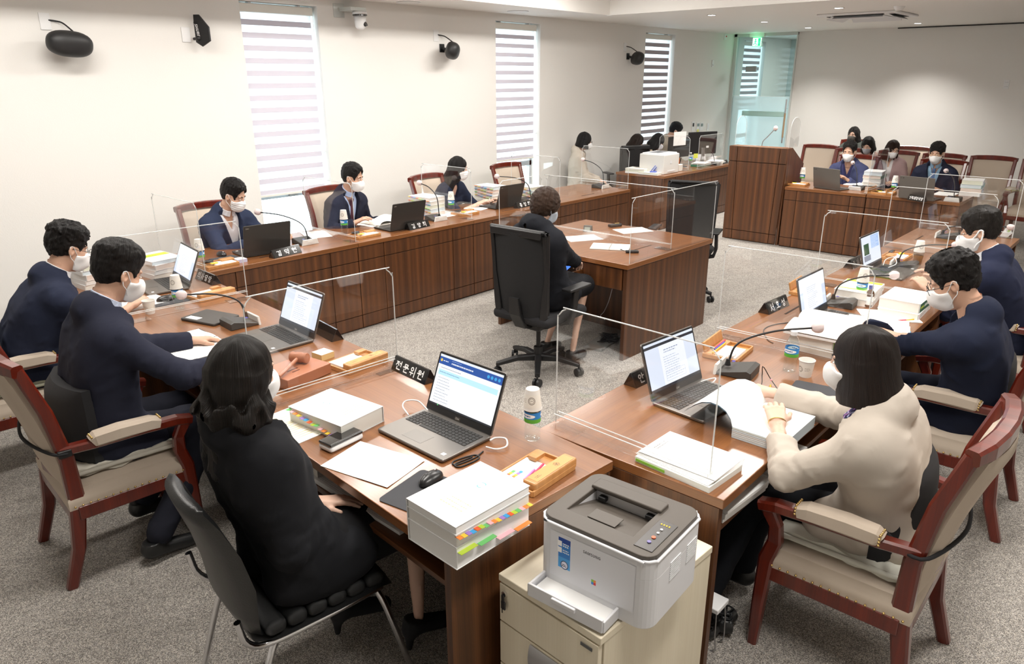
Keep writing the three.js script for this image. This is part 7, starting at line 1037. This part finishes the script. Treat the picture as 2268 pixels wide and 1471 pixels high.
// cushions strapped to the chairs, a seat pad, a hanging tag
function lumbar(label, x, z, turn, c = M.leather) {
  const t = thing('lumbar_cushion', label, 'cushion', [x, 0, z], turn * D2R), g = new THREE.BoxGeometry(0.4, 0.34, 0.11, 14, 12, 6), p = g.attributes.position; for (let i = 0; i < p.count; i++) { let X = p.getX(i), Y = p.getY(i), Z = p.getZ(i); const e = Math.max(0, 1 - Math.abs(X / 0.2) ** 3) * Math.max(0, 1 - Math.abs(Y / 0.17) ** 3); Z = Z * (0.3 + 0.8 * Math.sqrt(e)) + 0.05 * (X / 0.2) ** 2; p.setXYZ(i, X, Y + 0.66, Z - 0.145); } g.computeVertexNormals();
  obj('pad', g, M.blackCloth, t); obj('mesh_face', box(0.3, 0.03, 0.012, 0, 0.82, -0.1, 0.006), mat([0.16, 0.2, 0.22], 0.7), t); const y = 0.62; obj('strap', tube([[-0.19, y, -0.12], [-0.265, y, -0.2], [-0.25, y + 0.005, -0.265], [0, y + 0.005, -0.315], [0.25, y + 0.005, -0.265], [0.265, y, -0.2], [0.19, y, -0.12]], 0.007, 40, 6), M.blackCloth, t); obj('buckle', box(0.02, 0.03, 0.05, -0.268, y, -0.225, 0.004), M.black, t);
}
lumbar('black lumbar cushion strapped to the chairman\'s armchair', 0.985, -3.31, 86); lumbar('black lumbar cushion strapped to the hunched person\'s armchair', 0.96, -4.5, 86); lumbar('black lumbar cushion strapped to the beige-jacketed person\'s armchair', 2.53, -0.57, 180); lumbar('black lumbar cushion strapped to the armchair with the green tag', 3.87, -0.55, 180);
function seatPad(label, x, z, turn, c) { const t = thing('seat_cushion', label, 'cushion', [x, 0.474, z], turn * D2R), g = new THREE.BoxGeometry(0.44, 0.03, 0.42, 16, 2, 16), p = g.attributes.position; for (let i = 0; i < p.count; i++) { const X = p.getX(i), Z = p.getZ(i); p.setY(i, p.getY(i) + 0.015 + 0.006 * Math.sin(X * 60 + Z * 20) + 0.006 * Math.sin(Z * 50)); } g.computeVertexNormals(); obj('pad', g, mat(c, 0.95), t); obj('frill', tube(roundRect(0.45, 0.43, 0.03, 4).map(([x_, y_], i) => V(x_, 0.012 + 0.008 * Math.sin(i * 2.1), y_)), 0.01, 70, 6, true), mat(c, 0.95), t); }
seatPad('cream quilted seat pad under the chairman', 0.99, -3.31, 86, [0.52, 0.49, 0.42]); seatPad('patterned greenish seat pad under the hunched person', 0.97, -4.5, 86, [0.42, 0.42, 0.32]); seatPad('white lace-edged seat pad under the beige-jacketed person', 2.53, -0.57, 180, [0.62, 0.62, 0.55]);
{ const p = at(2172, 1020, 0.42), t = thing('care_tag', 'green and white paper tag hanging from an armchair\'s rear leg', 'tag', [p.x, 0.33, p.z], 205 * D2R), tx = canvasTex(96, 128, (g, w, h) => { g.fillStyle = '#f4f6f6'; g.fillRect(0, 0, w, 50); g.fillStyle = '#23397e'; g.fillRect(14, 12, 66, 12); g.fillStyle = '#4fc3a1'; g.fillRect(0, 46, w, h); g.fillStyle = '#e9f6f4'; for (const [x, y] of [[60, 70], [40, 100]]) { g.beginPath(); g.ellipse(x, y, 22, 13, 0, 0, 7); g.fill(); } greek(g, 10, 58, 40, 1, 8, '#166', 4); greek(g, 40, 116, 40, 2, 6, '#166', 3); }); obj('card', [new THREE.PlaneGeometry(0.075, 0.1), new THREE.PlaneGeometry(0.075, 0.1).rotateY(PI)], mat('#fff', 0.7, { map: tx }), t); }
// cables on desks and floor
const cable = (label, pts, m = M.black, r = 0.0025, y = 0.753) => { const t = thing('cable', label, 'cable', [0, 0, 0]); obj('cord', tube(pts.map(([a, b, h]) => at(a, b, y + (h ?? 0))), r, 60, 6), m, t); return t; };
cable('white laptop lead looping behind the web-page laptop', [[905, 920, 0.006], [892, 900, 0.02], [900, 888, 0.03], [925, 888, 0.03], [942, 903, 0.015], [948, 910, 0.01]], M.white, 0.003);
cable('white lead curling from the web-page laptop\'s side', [[1076, 990, 0.01], [1100, 995, 0.006], [1122, 988, 0.01], [1120, 972, 0.014], [1098, 970, 0.014], [1085, 976, 0.01]], M.white, 0.0035);
cable('coiled black lead beside the web-page laptop', [[1070, 1000], [1050, 1015], [1010, 1030], [1005, 1022], [1050, 1008], [1060, 1016], [1020, 1034], [1008, 1028], [1046, 1012]], M.black, 0.003);
cable('thin black lead standing up on the beige-jacketed person\'s desk', [[1725, 866], [1706, 838, 0.02], [1690, 812, 0.08], [1688, 830, 0.03], [1684, 856], [1650, 866], [1620, 872]], M.black, 0.002);
cable('white lead behind the beige-jacketed person\'s laptop', [[1552, 846, 0.012], [1570, 840, 0.02], [1585, 838, 0.015], [1578, 848, 0.01], [1562, 852, 0.01]], M.white, 0.003);
cable('black lead trailing to the name plate on the right row', [[1800, 715], [1770, 714], [1720, 718], [1692, 730], [1700, 752], [1712, 760]], M.black, 0.0025);
cable('white lead by the laptop with a green picture', [[1955, 590, 0.01], [1962, 575, 0.03], [1980, 570, 0.05], [1985, 584, 0.03], [1965, 594, 0.01]], M.white, 0.003);
cable('tangle of black cables on the carpet under the stenographers\' desk', Array.from({ length: 26 }, (_, i) => [1345 + 26 * Math.sin(i * 2.4) + rnd() * 6, 745 + 10 * Math.cos(i * 1.9) + rnd() * 4, 0.01 + rnd() * 0.03]), M.black, 0.004, 0.01);
cable('white cord hanging under the stenographers\' desk', [[1356, 640, 0.45], [1348, 668, 0.3], [1338, 690, 0.14], [1330, 700, 0.08], [1340, 708, 0.06]], M.plastic, 0.003, 0.02);
{ const t = thing('floor_box', 'flat grey floor box on the carpet under the stenographers\' desk', 'floor box', at(1335, 760, 0), 10 * D2R); obj('plate', box(0.4, 0.02, 0.16, 0, 0.01, 0, 0.003), mat([0.2, 0.2, 0.19], 0.6), t); obj('lid', box(0.12, 0.004, 0.1, 0.1, 0.022, 0, 0.001), mat([0.12, 0.12, 0.12], 0.6), t); }
// ---------------------------------------------------------------- the office counter
{
  const Y = 0.75, on = (name, label, cat, x, z, turn = 0) => thing(name, label, cat, [x, Y, z], turn * D2R);
  const p = on('counter_printer', 'boxy white laser printer on the near end of the office counter', 'printer', 9.33, -5.52, 180), wp = mat([0.70, 0.69, 0.66], 0.45); obj('body', box(0.42, 0.27, 0.4, 0, 0.135, 0, 0.012), wp, p); obj('top', box(0.38, 0.02, 0.34, 0, 0.275, 0, 0.006), M.plastic, p); obj('exit_tray', box(0.26, 0.012, 0.16, 0, 0.282, 0.02, 0.002), mat([0.12, 0.12, 0.125], 0.5), p); obj('control_panel', box(0.003, 0.08, 0.22, -0.2115, 0.13, 0.02, 0.002), M.plastic, p); obj('rear_flap', box(0.2, 0.02, 0.004, 0.0, 0.04, -0.2015, 0), M.plastic, p); obj('badge', box(0.04, 0.04, 0.002, 0.02, 0.16, -0.201, 0), M.plastic, p);
  for (const [x, z, l, h] of [[9.1, -5.5, 'lower file of white papers beside the boxy counter printer', 0.03], [9.1, -5.72, 'file of pale papers behind the blue hole punches', 0.07]]) { const t = on('paper_stack', l, 'papers', x, z, 4); for (let k = 0; k < 3; k++) obj('papers', box(0.21, h / 3, 0.3, 0.004 * (k % 2), h / 6 + k * h / 3, 0, 0.001), [M.paper, pale[4], pale[0]][k], t); }
  for (let k = 0; k < 3; k++) { const t = thing('hole_punch', ['blue hole punch at the counter\'s end corner', 'blue hole punch in the middle of three on the paper file', 'blue hole punch next to the boxy counter printer'][k], 'hole punch', [9.06 + k * 0.07, Y + 0.0315, -5.45], 25 * D2R); const b = mat([0.13, 0.18, 0.55], 0.4); obj('base', box(0.04, 0.015, 0.09, 0, 0.0075, 0, 0.004), b, t); obj('lever', box(0.035, 0.012, 0.1, 0, 0, 0, 0.004).rotateX(-0.9).translate(0, 0.055, 0), b, t); }
  const m = on('monitor', 'black monitor turned away on the far end of the counter', 'monitor', 10.72, -5.6, 158); obj('panel', box(0.56, 0.34, 0.025, 0, 0.32, 0, 0.008), M.black, m); obj('stand', sweep([[0, 0.01, -0.02], [0, 0.12, -0.04], [0, 0.25, -0.03]], [[0.07, 0.02], [0.06, 0.02], [0.06, 0.02]]), M.steel, m); obj('foot', slab(roundRect(0.24, 0.18, 0.03), 0.012, 0.003).rotateX(-PI / 2).translate(0, 0.006, -0.02), M.black, m); obj('label', box(0.05, 0.03, 0.001, -0.1, 0.26, -0.0135, 0), M.white, m); obj('sticky_note', box(0.08, 0.07, 0.001, 0.12, 0.13, -0.014, 0), mat([0.6, 0.62, 0.08], 0.8), m); obj('screen', box(0.53, 0.31, 0.001, 0, 0.325, 0.0132, 0), mat([0.05, 0.06, 0.08], 0.15, { emissive: col([0.5, 0.6, 0.8]), emissiveIntensity: 0.4 }), m);
  const m2 = on('monitor', 'dark monitor with a sheet of paper taped over it on the counter', 'monitor', 10.1, -5.66, 172); obj('panel', box(0.5, 0.31, 0.025, 0, 0.3, 0, 0.008), M.black, m2); obj('stand', box(0.06, 0.16, 0.02, 0, 0.09, -0.02, 0.004), M.black, m2); obj('foot', box(0.22, 0.012, 0.16, 0, 0.006, -0.02, 0.004), M.black, m2); obj('taped_sheet', box(0.297, 0.2, 0.001, 0.0, 0.42, -0.0135, 0), M.paper, m2); obj('screen', box(0.47, 0.28, 0.001, 0, 0.305, 0.0132, 0), mat([0.05, 0.06, 0.08], 0.15, { emissive: col([0.5, 0.6, 0.8]), emissiveIntensity: 0.4 }), m2);
  const c = on('pen_holder', 'cream pen holder full of orange pens on the counter', 'pen holder', 9.66, -5.4, 0); obj('holder', box(0.1, 0.1, 0.1, 0, 0.05, 0, 0.008), pale[0], c); for (let k = 0; k < 6; k++) obj('pen', rod([-0.03 + k * 0.012, 0.08, 0], [-0.04 + k * 0.017, 0.17 + 0.01 * (k % 3), 0.02 * ((k % 3) - 1)], 0.005, 6), [mat([0.7, 0.18, 0.03], 0.4), M.black][k % 2], c);
  for (const [x, z, l, m_] of [[10.45, -5.45, 'green-edged ledger under papers on the counter', mat([0.04, 0.16, 0.09], 0.6)], [10.85, -5.42, 'pale ledger at the counter\'s lectern end', pale[0]]]) { const t = on('ledger', l, 'ledger', x, z, 8); obj('cover', box(0.3, 0.03, 0.22, 0, 0.015, 0, 0.002), m_, t); obj('papers', box(0.28, 0.02, 0.21, 0.01, 0.041, 0, 0.001), M.paper, t); obj('top_sheet', rot(box(0.297, 0.002, 0.21, 0, 0, 0, 0), 0, 0.15).translate(0, 0.053, 0), M.paper, t); }
  const k = on('wall_calendar', 'white printed notice sheet standing behind the far monitor', 'notice', 11.0, -5.75, -8); obj('sheet', [box(0.26, 0.37, 0.004, 0, 0.2, 0, 0).rotateX(-0.1)], M.paper, k); obj('print', [new THREE.PlaneGeometry(0.24, 0.34).translate(0, 0.2, 0.003).rotateX(-0.1)], mat('#fff', 0.8, { map: canvasTex(128, 180, (g, w, h) => { g.fillStyle = '#fbfbfd'; g.fillRect(0, 0, w, h); greek(g, 24, 20, 80, 2, 9, '#5a6a8a', 5); g.fillStyle = '#c7d4ea'; g.fillRect(14, 44, 100, 16); greek(g, 14, 74, 100, 8, 12, '#d3d6dd', 3); }) }), k);
  const b = on('tissue_box', 'white tissue box by the notice sheet on the counter', 'tissue box', 10.98, -5.55, 10); obj('box', box(0.13, 0.1, 0.13, 0, 0.05, 0, 0.004), M.white, b); obj('tissue', sph(0.03, 0, 0.1, 0, 1, 1.2, 0.5, 8), M.paper, b);
  const n = on('counter_sign', 'small black lettered sign at the lectern end of the counter', 'sign', 11.0, -5.34, 0); obj('prism', slab([[-0.03, 0], [0.03, 0], [0.0, 0.055]], 0.18).rotateY(PI / 2), M.blackGloss, n); obj('lettering', new THREE.PlaneGeometry(0.16, 0.04).rotateX(-0.5).translate(0, 0.03, 0.0155), mat('#fff', 0.3, { map: canvasTex(128, 32, (g, w, h) => { g.fillStyle = '#0a0a0b'; g.fillRect(0, 0, w, h); greek(g, 10, 10, 105, 1, 8, '#eee', 12); }) }), n);
  const g = on('gooseneck_microphone', 'gooseneck microphone on the office counter behind the ledgers', 'microphone', 10.75, -5.38, 180); obj('station', box(0.12, 0.03, 0.12, 0, 0.015, 0, 0.006), M.black, g); obj('gooseneck', tube([[0, 0.03, 0], [0, 0.12, 0.02], [-0.05, 0.2, 0.1], [-0.08, 0.22, 0.2]], 0.005, 24, 6), M.black, g); obj('head', sph(0.014, -0.08, 0.22, 0.205), M.black, g);
}
renderer.render(scene, camera);
